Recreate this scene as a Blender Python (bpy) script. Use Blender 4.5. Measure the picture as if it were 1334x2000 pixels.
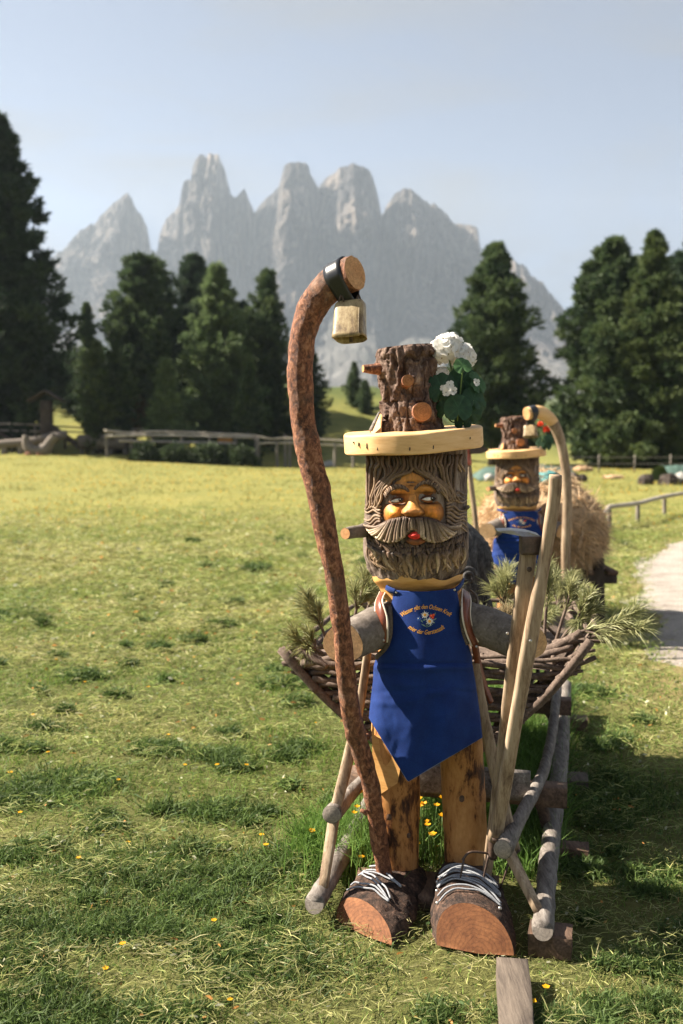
import bpy, math, random
import numpy as np
from mathutils import Vector, Matrix

for o in list(bpy.data.objects):
    bpy.data.objects.remove(o, do_unlink=True)
SC = bpy.context.scene
COL = SC.collection
rng = np.random.default_rng(7)
random.seed(7)
R_ = math.radians

# ------------------------------------------------------------------ camera
F = 35.0 / 36.0 * 2000.0           # focal length in photo pixels
CAMZ = 1.65
TH = math.atan(150.0 / F)          # pitch
cd = bpy.data.cameras.new('camera')
cam = bpy.data.objects.new('camera', cd)
COL.objects.link(cam)
cam.location = (0, 0, CAMZ)
cam.rotation_euler = (math.pi / 2 - TH, 0, 0)
cd.sensor_fit = 'VERTICAL'
cd.sensor_height = 36.0
cd.sensor_width = 24.0
cd.lens = 35.0
cd.clip_start = 0.05
cd.clip_end = 12000
cd.dof.use_dof = True
cd.dof.focus_distance = 3.32
cd.dof.aperture_fstop = 2.6
SC.camera = cam

# ------------------------------------------------------------------ sky, sun, exposure
SUN_AZ = 77.0     # degrees to the left of the viewing direction (+Y)
SUN_EL = 40.0
w = bpy.data.worlds.new('World')
SC.world = w
w.use_nodes = True
wn = w.node_tree
wn.nodes.clear()
wo = wn.nodes.new('ShaderNodeOutputWorld')
bg = wn.nodes.new('ShaderNodeBackground')
sky = wn.nodes.new('ShaderNodeTexSky')
sky.sky_type = 'NISHITA'
sky.sun_disc = False
sky.sun_elevation = R_(SUN_EL)
sky.sun_rotation = R_(-SUN_AZ)
sky.altitude = 2000
sky.air_density = 0.75
sky.dust_density = 0.6
sky.ozone_density = 1.0
# thin veil of high cloud over the whole sky
tc = wn.nodes.new('ShaderNodeTexCoord')
mp = wn.nodes.new('ShaderNodeMapping')
mp.inputs['Scale'].default_value = (1.1, 2.0, 4.5)
mp.inputs['Rotation'].default_value = (0.25, 0.35, 0.4)
nz = wn.nodes.new('ShaderNodeTexNoise')
nz.inputs['Scale'].default_value = 2.2
nz.inputs['Detail'].default_value = 7
nz.inputs['Roughness'].default_value = 0.55
nz.inputs['Distortion'].default_value = 0.6
cr = wn.nodes.new('ShaderNodeValToRGB')
cr.color_ramp.elements[0].position = 0.43
cr.color_ramp.elements[0].color = (0.52, 0.52, 0.52, 1)
cr.color_ramp.elements[1].position = 0.64
cr.color_ramp.elements[1].color = (0.88, 0.88, 0.88, 1)
mx = wn.nodes.new('ShaderNodeMix')
mx.data_type = 'RGBA'
mx.inputs[7].default_value = (1.65, 1.68, 1.76, 1)
wn.links.new(tc.outputs['Generated'], mp.inputs['Vector'])
wn.links.new(mp.outputs['Vector'], nz.inputs['Vector'])
wn.links.new(nz.outputs['Fac'], cr.inputs['Fac'])
wn.links.new(cr.outputs['Color'], mx.inputs[0])
wn.links.new(sky.outputs['Color'], mx.inputs[6])
wn.links.new(mx.outputs[2], bg.inputs['Color'])
bg.inputs['Strength'].default_value = 0.05
wn.links.new(bg.outputs['Background'], wo.inputs['Surface'])

sd = bpy.data.lights.new('sun', 'SUN')
sd.energy = 5.0
sd.angle = R_(0.55)
sd.color = (1.0, 0.90, 0.76)
sun = bpy.data.objects.new('sun', sd)
COL.objects.link(sun)
sv = Vector((-math.sin(R_(SUN_AZ)) * math.cos(R_(SUN_EL)), math.cos(R_(SUN_AZ)) * math.cos(R_(SUN_EL)), math.sin(R_(SUN_EL))))
sun.rotation_euler = sv.to_track_quat('Z', 'Y').to_euler()
sun.location = sv * 50

vs = SC.view_settings
vs.view_transform = 'Standard'
vs.look = 'None'
vs.exposure = 1.98
vs.gamma = 1.0
vs.use_curve_mapping = False
SC.cycles.use_denoising = True
try:
    SC.cycles.denoiser = 'OPENIMAGEDENOISE'
except Exception:
    pass
SC.cycles.max_bounces = 6
SC.cycles.diffuse_bounces = 3
SC.cycles.glossy_bounces = 2
SC.cycles.transmission_bounces = 3
SC.cycles.volume_bounces = 0
SC.cycles.caustics_reflective = False
SC.cycles.caustics_refractive = False

# ------------------------------------------------------------------ helpers: pixels to places
def W(px, py, Y):
    x = (px - 667.0) / F
    y = -(py - 1000.0) / F
    dy = math.cos(TH) + y * math.sin(TH)
    dz = -math.sin(TH) + y * math.cos(TH)
    t = Y / dy
    return np.array([x * t, Y, CAMZ + dz * t])

def G(px, py, z=0.0):
    """point of the picture on the level z"""
    x = (px - 667.0) / F
    y = -(py - 1000.0) / F
    dy = math.cos(TH) + y * math.sin(TH)
    dz = -math.sin(TH) + y * math.cos(TH)
    t = (z - CAMZ) / dz
    return np.array([x * t, dy * t, z])

# ------------------------------------------------------------------ numpy noise
def _hash(i, j, k):
    n = (i.astype(np.int64) * 374761393 + j.astype(np.int64) * 668265263 + k.astype(np.int64) * 2147483647 * 3 + 1013904223)
    n = (n ^ (n >> 13)) * 1274126177
    n = n & 0x7fffffff
    n = (n ^ (n >> 16)) * 60493
    return ((n & 0x7fffffff) % 100003) / 100003.0

def vn(p):
    p = np.asarray(p, float)
    i = np.floor(p).astype(np.int64)
    f = p - i
    u = f * f * (3 - 2 * f)
    r = 0
    for a in (0, 1):
        wa = u[..., 0] if a else 1 - u[..., 0]
        for b in (0, 1):
            wb = u[..., 1] if b else 1 - u[..., 1]
            for c in (0, 1):
                wc = u[..., 2] if c else 1 - u[..., 2]
                r = r + wa * wb * wc * _hash(i[..., 0] + a, i[..., 1] + b, i[..., 2] + c)
    return r

def fbm(p, o=4, g=0.5):
    p = np.asarray(p, float)
    s = 0; a = 1.0; t = 0
    for k in range(o):
        s = s + a * vn(p * (2.03 ** k) + 17.3 * k)
        t += a; a *= g
    return s / t

def ridged(p, o=4, g=0.5):
    p = np.asarray(p, float)
    s = 0; a = 1.0; t = 0
    for k in range(o):
        s = s + a * (1 - np.abs(2 * vn(p * (2.1 ** k) + 31.7 * k) - 1))
        t += a; a *= g
    return s / t

def sstep(a, b, x):
    t = np.clip((np.asarray(x, float) - a) / (b - a), 0, 1)
    return t * t * (3 - 2 * t)

def interp(tab, x):
    tab = np.array(tab, float)
    return np.interp(x, tab[:, 0], tab[:, 1])

def crom(pts, n):
    """smooth curve through control points (any dimension), n samples"""
    P = np.array(pts, float)
    if len(P) == 2:
        t = np.linspace(0, 1, n)[:, None]
        return P[0] * (1 - t) + P[1] * t
    Q = np.vstack([2 * P[0] - P[1], P, 2 * P[-1] - P[-2]])
    m = len(P) - 1
    u = np.linspace(0, m - 1e-9, n)
    k = u.astype(int)
    t = (u - k)[:, None]
    a, b, c, d = Q[k], Q[k + 1], Q[k + 2], Q[k + 3]
    return 0.5 * ((2 * b) + (-a + c) * t + (2 * a - 5 * b + 4 * c - d) * t * t + (-a + 3 * b - 3 * c + d) * t ** 3)

# ------------------------------------------------------------------ objects
def tag(o, label=None, cat=None, group=None, kind=None):
    if label: o['label'] = label
    if cat: o['category'] = cat
    if group: o['group'] = group
    if kind: o['kind'] = kind
    return o

ROOT = {}
def thing(name, label, cat, loc, group=None):
    o = bpy.data.objects.new(name, None)
    o.empty_display_size = 0.1
    COL.objects.link(o)
    o.location = [float(v) for v in loc]
    ROOT[o.name] = np.array(loc, float)
    return tag(o, label, cat, group)

def base_of(o):
    while o.parent is not None:
        o = o.parent
    return ROOT.get(o.name, np.zeros(3))

def raw_mesh(name, verts, faces, mat, parent=None, smooth=True, col=None, ring=None):
    verts = np.asarray(verts, float)
    if parent is not None:
        verts = verts - base_of(parent)
    me = bpy.data.meshes.new(name)
    if isinstance(faces, np.ndarray):
        nf, k = faces.shape
        me.vertices.add(len(verts))
        me.vertices.foreach_set('co', verts.astype(np.float32).ravel())
        me.loops.add(nf * k)
        me.loops.foreach_set('vertex_index', faces.astype(np.int32).ravel())
        me.polygons.add(nf)
        me.polygons.foreach_set('loop_start', np.arange(0, nf * k, k, dtype=np.int32))
        me.update(calc_edges=True)
    else:
        me.from_pydata([tuple(v) for v in verts], [], faces)
    if smooth:
        me.polygons.foreach_set('use_smooth', np.ones(len(me.polygons), dtype=bool))
    if col is not None:
        c = np.ones((len(verts), 4), np.float32)
        c[:, :3] = col
        a = me.attributes.new('col', 'FLOAT_COLOR', 'POINT')
        a.data.foreach_set('color', c.ravel())
    if ring is not None:
        a = me.attributes.new('ring', 'FLOAT', 'POINT')
        a.data.foreach_set('value', np.asarray(ring, np.float32))
    me.materials.append(mat)
    me.validate()
    o = bpy.data.objects.new(name, me)
    COL.objects.link(o)
    if parent is not None:
        o.parent = parent
    return o

def frames(P):
    P = np.asarray(P, float)
    T = np.gradient(P, axis=0)
    T /= np.linalg.norm(T, axis=1)[:, None] + 1e-12
    up = np.array([0, 0, 1.0]) if abs(T[0][2]) < 0.9 else np.array([0, 1.0, 0])
    n = np.cross(T[0], up); n /= np.linalg.norm(n)
    N = [n]
    for i in range(1, len(P)):
        n = N[-1] - T[i] * np.dot(N[-1], T[i])
        n /= np.linalg.norm(n) + 1e-12
        N.append(n)
    N = np.array(N)
    B = np.cross(T, N)
    return T, N, B

class MB:
    def __init__(s):
        s.v = []; s.f = []; s.c = []; s.r = []; s.n = 0
    def add(s, verts, faces, col=None, ring=None):
        verts = np.asarray(verts, float)
        s.v.append(verts)
        for f in faces:
            s.f.append([int(i) + s.n for i in f])
        c = np.ones((len(verts), 3)) * 0.5
        if col is not None:
            c[:] = col
        s.c.append(c)
        r = np.zeros(len(verts))
        if ring is not None:
            r[:] = ring
        s.r.append(r)
        s.n += len(verts)
        return s
    def tube(s, P, rad, sides=8, cap=True, col=None, flat=1.0, wob=0.0, seed=0):
        P = np.asarray(P, float)
        n = len(P)
        rad = np.ones(n) * rad
        T, N, B = frames(P)
        a = np.linspace(0, 2 * math.pi, sides, endpoint=False)
        ring_ = np.cos(a)[None, :, None] * N[:, None, :] + flat * np.sin(a)[None, :, None] * B[:, None, :]
        rr = rad[:, None] * np.ones((1, sides))
        if wob:
            q = P[:, None, :] + ring_ * rad[:, None, None]
            rr = rr * (1 + wob * (fbm(q * (0.7 / max(rad.max(), 1e-4)) + seed * 7.7, 3) - 0.5) * 2)
        V = P[:, None, :] + ring_ * rr[:, :, None]
        faces = []
        for i in range(n - 1):
            for j in range(sides):
                k = (j + 1) % sides
                faces.append((i * sides + j, i * sides + k, (i + 1) * sides + k, (i + 1) * sides + j))
        if cap:
            faces.append(tuple(range(sides - 1, -1, -1)))
            faces.append(tuple((n - 1) * sides + j for j in range(sides)))
        c = None
        if col is not None:
            c = np.repeat(np.ones((n, 3)) * np.asarray(col), sides, axis=0)
        return s.add(V.reshape(-1, 3), faces, c)
    def beam(s, p0, p1, wx, hz, side=None, col=None, taper=1.0, jit=0.0):
        p0 = np.array(p0, float); p1 = np.array(p1, float)
        d = p1 - p0; L = np.linalg.norm(d); d /= L
        if side is None:
            side = np.cross(d, [0, 0, 1.0])
            if np.linalg.norm(side) < 1e-3:
                side = np.array([1.0, 0, 0])
        side = np.array(side, float); side -= d * np.dot(side, d); side /= np.linalg.norm(side)
        up = np.cross(side, d)
        V = []
        b = 0.12
        prof = [(-1, -1 + b), (-1, 1 - b), (-1 + b, 1), (1 - b, 1), (1, 1 - b), (1, -1 + b), (1 - b, -1), (-1 + b, -1)]
        m = 7
        for i in range(m):
            t = i / (m - 1)
            k = 1 + (taper - 1) * t
            c = p0 + d * L * t
            for (a, e) in prof:
                V.append(c + side * (a * wx / 2 * k) + up * (e * hz / 2 * k) + (rng.normal(0, jit, 3) if jit else 0))
        faces = []
        for i in range(m - 1):
            for j in range(8):
                k = (j + 1) % 8
                faces.append((i * 8 + j, i * 8 + k, (i + 1) * 8 + k, (i + 1) * 8 + j))
        faces.append(tuple(range(7, -1, -1)))
        faces.append(tuple((m - 1) * 8 + j for j in range(8)))
        return s.add(np.array(V), faces, col)
    def disc(s, c, nrm, rad, sides=32, nr=7, col=None, dome=0.0, noise=0.0, radf=None, seed=0):
        c = np.array(c, float); nrm = np.array(nrm, float); nrm /= np.linalg.norm(nrm)
        u = np.cross(nrm, [0, 0, 1.0])
        if np.linalg.norm(u) < 1e-3: u = np.array([1.0, 0, 0])
        u /= np.linalg.norm(u); v = np.cross(nrm, u)
        V = [c + nrm * dome]; ring = [0.0]; faces = []
        for i in range(1, nr + 1):
            q = i / nr
            for j in range(sides):
                a = 2 * math.pi * j / sides
                rr = rad * q * (radf(a) if radf else 1)
                V.append(c + nrm * dome * (1 - q * q) + u * math.cos(a) * rr + v * math.sin(a) * rr + nrm * (noise * (random.random() - .5)))
                ring.append(q * rad)
        for j in range(sides):
            faces.append((0, 1 + j, 1 + (j + 1) % sides))
        for i in range(nr - 1):
            for j in range(sides):
                k = (j + 1) % sides
                a0 = 1 + i * sides
                faces.append((a0 + j, a0 + sides + j, a0 + sides + k, a0 + k))
        return s.add(np.array(V), faces, col, ring)
    def build(s, name, mat, parent=None, smooth=True, col=False, ring=False, auto=None):
        v = np.vstack(s.v)
        o = raw_mesh(name, v, s.f, mat, parent, smooth, np.vstack(s.c) if col else None, np.concatenate(s.r) if ring else None)
        if auto and smooth:
            me = o.data
            me.set_sharp_from_angle(angle=R_(auto))
        return o

def grid_faces(nr, nc, wrap=False):
    f = []
    for i in range(nr - 1):
        for j in range(nc if wrap else nc - 1):
            k = (j + 1) % nc
            f.append((i * nc + j, i * nc + k, (i + 1) * nc + k, (i + 1) * nc + j))
    return f

def grid_faces_np(nr, nc, wrap=False):
    i, j = np.meshgrid(np.arange(nr - 1), np.arange(nc if wrap else nc - 1), indexing='ij')
    k = (j + 1) % nc
    return np.stack([i * nc + j, i * nc + k, (i + 1) * nc + k, (i + 1) * nc + j], -1).reshape(-1, 4)

def copy_tree(o, parent=None):
    c = o.copy(); COL.objects.link(c); c.parent = parent
    for ch in list(o.children):
        copy_tree(ch, c)
    return c

# ------------------------------------------------------------------ materials
def nmat(name):
    m = bpy.data.materials.new(name)
    m.use_nodes = True
    nt = m.node_tree
    b = nt.nodes.get('Principled BSDF')
    return m, nt, b

def node(nt, t, **kw):
    n = nt.nodes.new(t)
    for k, v in kw.items():
        if k.startswith('_'):
            setattr(n, k[1:], v)
        else:
            n.inputs[k].default_value = v
    return n

def ramp(nt, stops, fac):
    n = nt.nodes.new('ShaderNodeValToRGB')
    e = n.color_ramp.elements
    while len(e) < len(stops):
        e.new(0.5)
    for q, (p, c) in zip(e, stops):
        q.position = p
        q.color = (*c, 1) if len(c) == 3 else c
    nt.links.new(fac, n.inputs['Fac'])
    return n.outputs['Color']

def coords(nt, scale=(1, 1, 1), rot=(0, 0, 0), kind='Object'):
    t = nt.nodes.new('ShaderNodeTexCoord')
    m = nt.nodes.new('ShaderNodeMapping')
    m.inputs['Scale'].default_value = scale
    m.inputs['Rotation'].default_value = rot
    nt.links.new(t.outputs[kind], m.inputs['Vector'])
    return m.outputs['Vector']

def mixc(nt, a, b, fac, mode='MIX'):
    n = nt.nodes.new('ShaderNodeMix')
    n.data_type = 'RGBA'
    n.blend_type = mode
    for sock, val in ((0, fac), (6, a), (7, b)):
        if hasattr(val, 'is_linked') or hasattr(val, 'links'):
            nt.links.new(val, n.inputs[sock])
        else:
            n.inputs[sock].default_value = val if sock == 0 else (*val, 1)
    return n.outputs[2]

def bump(nt, b, h, strength=0.5, dist=0.01):
    n = nt.nodes.new('ShaderNodeBump')
    n.inputs['Strength'].default_value = strength
    n.inputs['Distance'].default_value = dist
    nt.links.new(h, n.inputs['Height'])
    nt.links.new(n.outputs['Normal'], b.inputs['Normal'])

def noise(nt, vec, scale, detail=6, rough=0.6, dist=0.0):
    n = nt.nodes.new('ShaderNodeTexNoise')
    n.inputs['Scale'].default_value = scale
    n.inputs['Detail'].default_value = detail
    n.inputs['Roughness'].default_value = rough
    n.inputs['Distortion'].default_value = dist
    nt.links.new(vec, n.inputs['Vector'])
    return n.outputs['Fac']

def m_stretch(name, stops, scale, stretch=(1, 1, 1), rot=(0, 0, 0), rough=0.8, bstr=0.5, bdist=0.004, spec=0.3, fine=4.0, dist=0.4):
    """wood, bark, cloth: stretched noise through a colour ramp"""
    m, nt, b = nmat(name)
    v = coords(nt, stretch, rot)
    n1 = noise(nt, v, scale, 8, 0.65, dist)
    n2 = noise(nt, v, scale * fine, 6, 0.7, 0.2)
    mm = nt.nodes.new('ShaderNodeMath'); mm.operation = 'MULTIPLY_ADD'
    nt.links.new(n2, mm.inputs[0]); mm.inputs[1].default_value = 0.45
    m2 = nt.nodes.new('ShaderNodeMath'); m2.operation = 'MULTIPLY'
    nt.links.new(n1, m2.inputs[0]); m2.inputs[1].default_value = 0.62
    nt.links.new(m2.outputs[0], mm.inputs[2])
    c = ramp(nt, stops, mm.outputs[0])
    nt.links.new(c, b.inputs['Base Color'])
    b.inputs['Roughness'].default_value = rough
    b.inputs['Specular IOR Level'].default_value = spec
    bump(nt, b, mm.outputs[0], bstr, bdist)
    return m

def m_attr(name, rough=0.8, spec=0.3, var=0.25, scale=60, bstr=0.3, bdist=0.002, stretch=(1, 1, 1), trans=0.0, coat=0.0, sheen=0.0):
    """colour from the mesh, broken up by noise"""
    m, nt, b = nmat(name)
    a = nt.nodes.new('ShaderNodeAttribute'); a.attribute_name = 'col'
    v = coords(nt, stretch)
    n1 = noise(nt, v, scale, 6, 0.65)
    lo = ramp(nt, [(0.3, (1 - var,) * 3), (0.7, (1 + var,) * 3)], n1)
    c = mixc(nt, a.outputs['Color'], lo, 1.0, 'MULTIPLY')
    nt.links.new(c, b.inputs['Base Color'])
    b.inputs['Roughness'].default_value = rough
    b.inputs['Specular IOR Level'].default_value = spec
    if coat:
        b.inputs['Coat Weight'].default_value = coat
        b.inputs['Coat Roughness'].default_value = 0.3
    if bstr:
        bump(nt, b, n1, bstr, bdist)
    if trans:
        t = nt.nodes.new('ShaderNodeBsdfTranslucent')
        nt.links.new(c, t.inputs['Color'])
        mx = nt.nodes.new('ShaderNodeMixShader')
        mx.inputs[0].default_value = trans
        out = nt.nodes['Material Output']
        nt.links.new(b.outputs[0], mx.inputs[1]); nt.links.new(t.outputs[0], mx.inputs[2])
        nt.links.new(mx.outputs[0], out.inputs['Surface'])
    return m

def m_endgrain(name, c_in, c_out, c_line, freq=260.0, rough=0.75):
    m, nt, b = nmat(name)
    a = nt.nodes.new('ShaderNodeAttribute'); a.attribute_name = 'ring'
    v = coords(nt, (1, 1, 1))
    n1 = noise(nt, v, 18, 5, 0.6)
    n2 = noise(nt, v, 90, 5, 0.7)
    ad = nt.nodes.new('ShaderNodeMath'); ad.operation = 'MULTIPLY_ADD'
    nt.links.new(n1, ad.inputs[0]); ad.inputs[1].default_value = 0.045; nt.links.new(a.outputs['Fac'], ad.inputs[2])
    mu = nt.nodes.new('ShaderNodeMath'); mu.operation = 'MULTIPLY'
    nt.links.new(ad.outputs[0], mu.inputs[0]); mu.inputs[1].default_value = freq * 2.4
    si = nt.nodes.new('ShaderNodeMath'); si.operation = 'SINE'
    nt.links.new(mu.outputs[0], si.inputs[0])
    base = mixc(nt, c_in, c_out, ramp(nt, [(0.25, (0, 0, 0)), (0.75, (1, 1, 1))], n1))
    ln = ramp(nt, [(0.55, (0, 0, 0)), (1.0, (0.40, 0.40, 0.40))], si.outputs[0])
    c = mixc(nt, base, c_line, ln)
    c2 = mixc(nt, c, ramp(nt, [(0.3, (0.65,) * 3), (0.7, (1.2,) * 3)], n2), 1.0, 'MULTIPLY')
    nt.links.new(c2, b.inputs['Base Color'])
    b.inputs['Roughness'].default_value = rough
    b.inputs['Specular IOR Level'].default_value = 0.25
    bump(nt, b, n2, 0.4, 0.002)
    return m

def m_plain(name, c, rough=0.6, metal=0.0, var=0.2, scale=30, bstr=0.2, bdist=0.002, spec=0.4):
    m, nt, b = nmat(name)
    v = coords(nt)
    n1 = noise(nt, v, scale, 6, 0.65)
    cc = ramp(nt, [(0.3, tuple(x * (1 - var) for x in c)), (0.7, tuple(min(1, x * (1 + var)) for x in c))], n1)
    nt.links.new(cc, b.inputs['Base Color'])
    b.inputs['Roughness'].default_value = rough
    b.inputs['Metallic'].default_value = metal
    b.inputs['Specular IOR Level'].default_value = spec
    bump(nt, b, n1, bstr, bdist)
    return m

M = {}
M['bark_dark'] = m_stretch('bark_dark', [(0.34, (0.010, 0.007, 0.006)), (0.45, (0.055, 0.032, 0.025)), (0.54, (0.13, 0.080, 0.060)), (0.64, (0.25, 0.175, 0.135)), (0.72, (0.36, 0.28, 0.22))], 26, (1, 1, 0.5), bstr=1.0, bdist=0.012, rough=0.9, fine=3.2)
M['bark_boot'] = m_stretch('bark_boot', [(0.36, (0.006, 0.005, 0.005)), (0.48, (0.028, 0.018, 0.014)), (0.60, (0.085, 0.050, 0.035)), (0.70, (0.20, 0.12, 0.085))], 30, bstr=1.0, bdist=0.012, rough=0.9, fine=3.2)
M['bark_head'] = m_stretch('bark_head', [(0.34, (0.016, 0.011, 0.010)), (0.46, (0.08, 0.055, 0.042)), (0.56, (0.19, 0.14, 0.11)), (0.68, (0.34, 0.28, 0.23))], 30, (1, 1, 0.22), bstr=1.0, bdist=0.006, rough=0.9)
M['bark_red'] = m_stretch('bark_red', [(0.38, (0.030, 0.012, 0.008)), (0.46, (0.12, 0.042, 0.020)), (0.53, (0.24, 0.088, 0.040)), (0.60, (0.40, 0.18, 0.095)), (0.67, (0.55, 0.36, 0.26))], 58, (1, 1, 0.6), bstr=1.0, bdist=0.010, rough=0.72, spec=0.4, fine=3.0)
M['bark_grey'] = m_stretch('bark_grey', [(0.30, (0.05, 0.04, 0.034)), (0.48, (0.13, 0.108, 0.09)), (0.62, (0.20, 0.17, 0.145)), (0.75, (0.36, 0.33, 0.28))], 26, (1, 1, 1), bstr=0.7, bdist=0.003, rough=0.85)
M['carve_grey'] = m_stretch('weathered_carving', [(0.34, (0.012, 0.012, 0.013)), (0.48, (0.040, 0.038, 0.038)), (0.60, (0.10, 0.095, 0.092)), (0.72, (0.20, 0.19, 0.18))], 30, (1, 1, 0.3), bstr=0.9, bdist=0.006, rough=0.8)
M['wood_leg'] = m_stretch('wood_leg', [(0.43, (0.030, 0.012, 0.007)), (0.475, (0.13, 0.048, 0.018)), (0.52, (0.42, 0.185, 0.055)), (0.68, (0.62, 0.33, 0.12))], 7, (1, 1, 0.35), bstr=0.5, bdist=0.003, rough=0.6, fine=5)
M['wood_pale'] = m_stretch('wood_pale', [(0.30, (0.48, 0.26, 0.10)), (0.5, (0.70, 0.43, 0.19)), (0.7, (0.78, 0.53, 0.27))], 10, (0.6, 0.6, 4), bstr=0.25, bdist=0.002, rough=0.6)
M['wood_orange'] = m_stretch('wood_orange', [(0.30, (0.34, 0.15, 0.045)), (0.5, (0.58, 0.31, 0.10)), (0.7, (0.68, 0.41, 0.16))], 9, (0.6, 0.6, 3), bstr=0.25, bdist=0.002, rough=0.5)
M['wood_handle'] = m_stretch('wood_handle', [(0.36, (0.075, 0.045, 0.028)), (0.46, (0.20, 0.135, 0.085)), (0.56, (0.32, 0.235, 0.155)), (0.70, (0.43, 0.335, 0.24))], 30, (1.2, 1.2, 0.12), bstr=0.5, bdist=0.002, rough=0.7)
M['wood_grey'] = m_stretch('wood_grey', [(0.36, (0.035, 0.030, 0.027)), (0.48, (0.115, 0.098, 0.085)), (0.60, (0.20, 0.175, 0.155)), (0.72, (0.34, 0.31, 0.275))], 24, (1.5, 0.22, 1.5), (0, 0, 0.25), bstr=0.7, bdist=0.004, rough=0.8)
M['wood_plank'] = m_stretch('wood_plank', [(0.34, (0.05, 0.04, 0.033)), (0.48, (0.095, 0.075, 0.06)), (0.62, (0.15, 0.12, 0.095)), (0.8, (0.21, 0.175, 0.14))], 40, (1.5, 0.10, 1.5), (0, 0, 0.12), bstr=0.7, bdist=0.004, rough=0.8)
M['wood_brown'] = m_stretch('wood_brown', [(0.34, (0.028, 0.017, 0.012)), (0.5, (0.085, 0.052, 0.036)), (0.66, (0.17, 0.105, 0.07))], 22, (1.5, 0.3, 1.5), bstr=0.6, bdist=0.004, rough=0.8)
M['wood_dark'] = m_stretch('wood_dark', [(0.30, (0.018, 0.014, 0.012)), (0.5, (0.045, 0.034, 0.028)), (0.7, (0.09, 0.07, 0.058))], 8, (1, 1, 0.3), bstr=0.4, bdist=0.01, rough=0.85)
M['twig'] = m_stretch('twig', [(0.30, (0.035, 0.024, 0.019)), (0.5, (0.10, 0.070, 0.054)), (0.7, (0.22, 0.165, 0.13))], 45, (1, 1, 1), bstr=0.6, bdist=0.003, rough=0.85)
M['rail'] = m_stretch('rail', [(0.30, (0.22, 0.18, 0.145)), (0.5, (0.38, 0.33, 0.27)), (0.7, (0.5, 0.45, 0.38))], 3, (0.3, 1, 1), bstr=0.3, bdist=0.01, rough=0.8)
M['post'] = m_stretch('post', [(0.30, (0.10, 0.085, 0.07)), (0.5, (0.19, 0.165, 0.14)), (0.7, (0.28, 0.25, 0.22))], 5, (1, 1, 0.3), bstr=0.3, bdist=0.01, rough=0.85)
M['end_red'] = m_endgrain('end_red', (0.115, 0.042, 0.019), (0.30, 0.125, 0.050), (0.075, 0.028, 0.013), 200)
M['end_pale'] = m_endgrain('end_pale', (0.52, 0.31, 0.15), (0.66, 0.44, 0.25), (0.40, 0.22, 0.10), 280)
M['end_crook'] = m_endgrain('end_crook', (0.46, 0.21, 0.08), (0.62, 0.36, 0.17), (0.30, 0.13, 0.05), 330)
M['end_knot'] = m_endgrain('end_knot', (0.26, 0.11, 0.045), (0.42, 0.20, 0.085), (0.12, 0.045, 0.02), 330)
M['end_grey'] = m_endgrain('end_grey', (0.22, 0.18, 0.15), (0.36, 0.31, 0.26), (0.12, 0.10, 0.085), 260)
M['paint'] = m_attr('carved_paint', rough=0.55, spec=0.4, var=0.38, scale=70, bstr=0.6, bdist=0.002, stretch=(1, 1, 0.35))
M['hair'] = m_attr('carved_hair', rough=0.6, spec=0.4, var=0.4, scale=120, bstr=0.6, bdist=0.0015)
M['leather'] = m_plain('leather', (0.16, 0.042, 0.018), 0.35, 0, 0.3, 45, 0.25, 0.001, 0.5)
M['stitch'] = m_plain('stitching', (0.62, 0.55, 0.44), 0.7)
M['felt'] = m_plain('grey_felt_padding', (0.13, 0.10, 0.075), 0.95, 0, 0.5, 140, 0.8, 0.003)
M['strap'] = m_plain('black_strap', (0.012, 0.013, 0.016), 0.33, 0, 0.25, 60, 0.15, 0.001, 0.5)
M['iron'] = m_stretch('rusty_iron', [(0.35, (0.028, 0.019, 0.015)), (0.55, (0.075, 0.045, 0.032)), (0.75, (0.13, 0.085, 0.06))], 40, bstr=0.5, bdist=0.002, rough=0.6, spec=0.5)
M['steel'] = m_plain('worn_steel', (0.30, 0.28, 0.27), 0.38, 0.75, 0.3, 40, 0.2, 0.001)
M['bell'] = m_stretch('old_bell_brass', [(0.38, (0.055, 0.034, 0.016)), (0.47, (0.17, 0.11, 0.050)), (0.56, (0.33, 0.24, 0.12)), (0.68, (0.48, 0.38, 0.23))], 17, (1, 1, 0.6), bstr=0.5, bdist=0.002, rough=0.42, spec=0.5)
M['bell_in'] = m_plain('bell_inside', (0.04, 0.03, 0.02), 0.8)
M['rope'] = m_plain('lace_rope', (0.27, 0.28, 0.30), 0.85, 0, 0.35, 160, 0.8, 0.002)
M['nail'] = m_plain('nail_head', (0.45, 0.42, 0.38), 0.35, 0.8)
M['gold'] = m_plain('embroidery_gold', (0.72, 0.34, 0.035), 0.7, 0, 0.15, 300, 0.4, 0.0006)
M['white'] = m_plain('embroidery_white', (0.72, 0.70, 0.66), 0.8, 0, 0.1, 300, 0.4, 0.0006)
M['red'] = m_plain('embroidery_red', (0.62, 0.025, 0.02), 0.7, 0, 0.15, 300, 0.4, 0.0006)
M['green'] = m_plain('embroidery_green', (0.16, 0.25, 0.16), 0.8, 0, 0.2, 300, 0.4, 0.0006)
M['gent'] = m_plain('embroidery_blue', (0.03, 0.10, 0.32), 0.7, 0, 0.2, 300, 0.4, 0.0006)
M['tarp'] = m_plain('green_tarp', (0.06, 0.105, 0.085), 0.5, 0, 0.35, 3, 0.6, 0.05)
M['teal'] = m_plain('teal_cloth', (0.06, 0.20, 0.20), 0.7, 0, 0.3, 12, 0.6, 0.02)
M['stone'] = m_stretch('grey_stone', [(0.3, (0.16, 0.15, 0.14)), (0.5, (0.32, 0.31, 0.29)), (0.7, (0.5, 0.48, 0.45))], 3, bstr=0.6, bdist=0.03, rough=0.9)
M['stone_warm'] = m_stretch('warm_stone', [(0.3, (0.22, 0.13, 0.07)), (0.5, (0.40, 0.26, 0.15)), (0.7, (0.5, 0.36, 0.24))], 3, bstr=0.6, bdist=0.03, rough=0.9)
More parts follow.
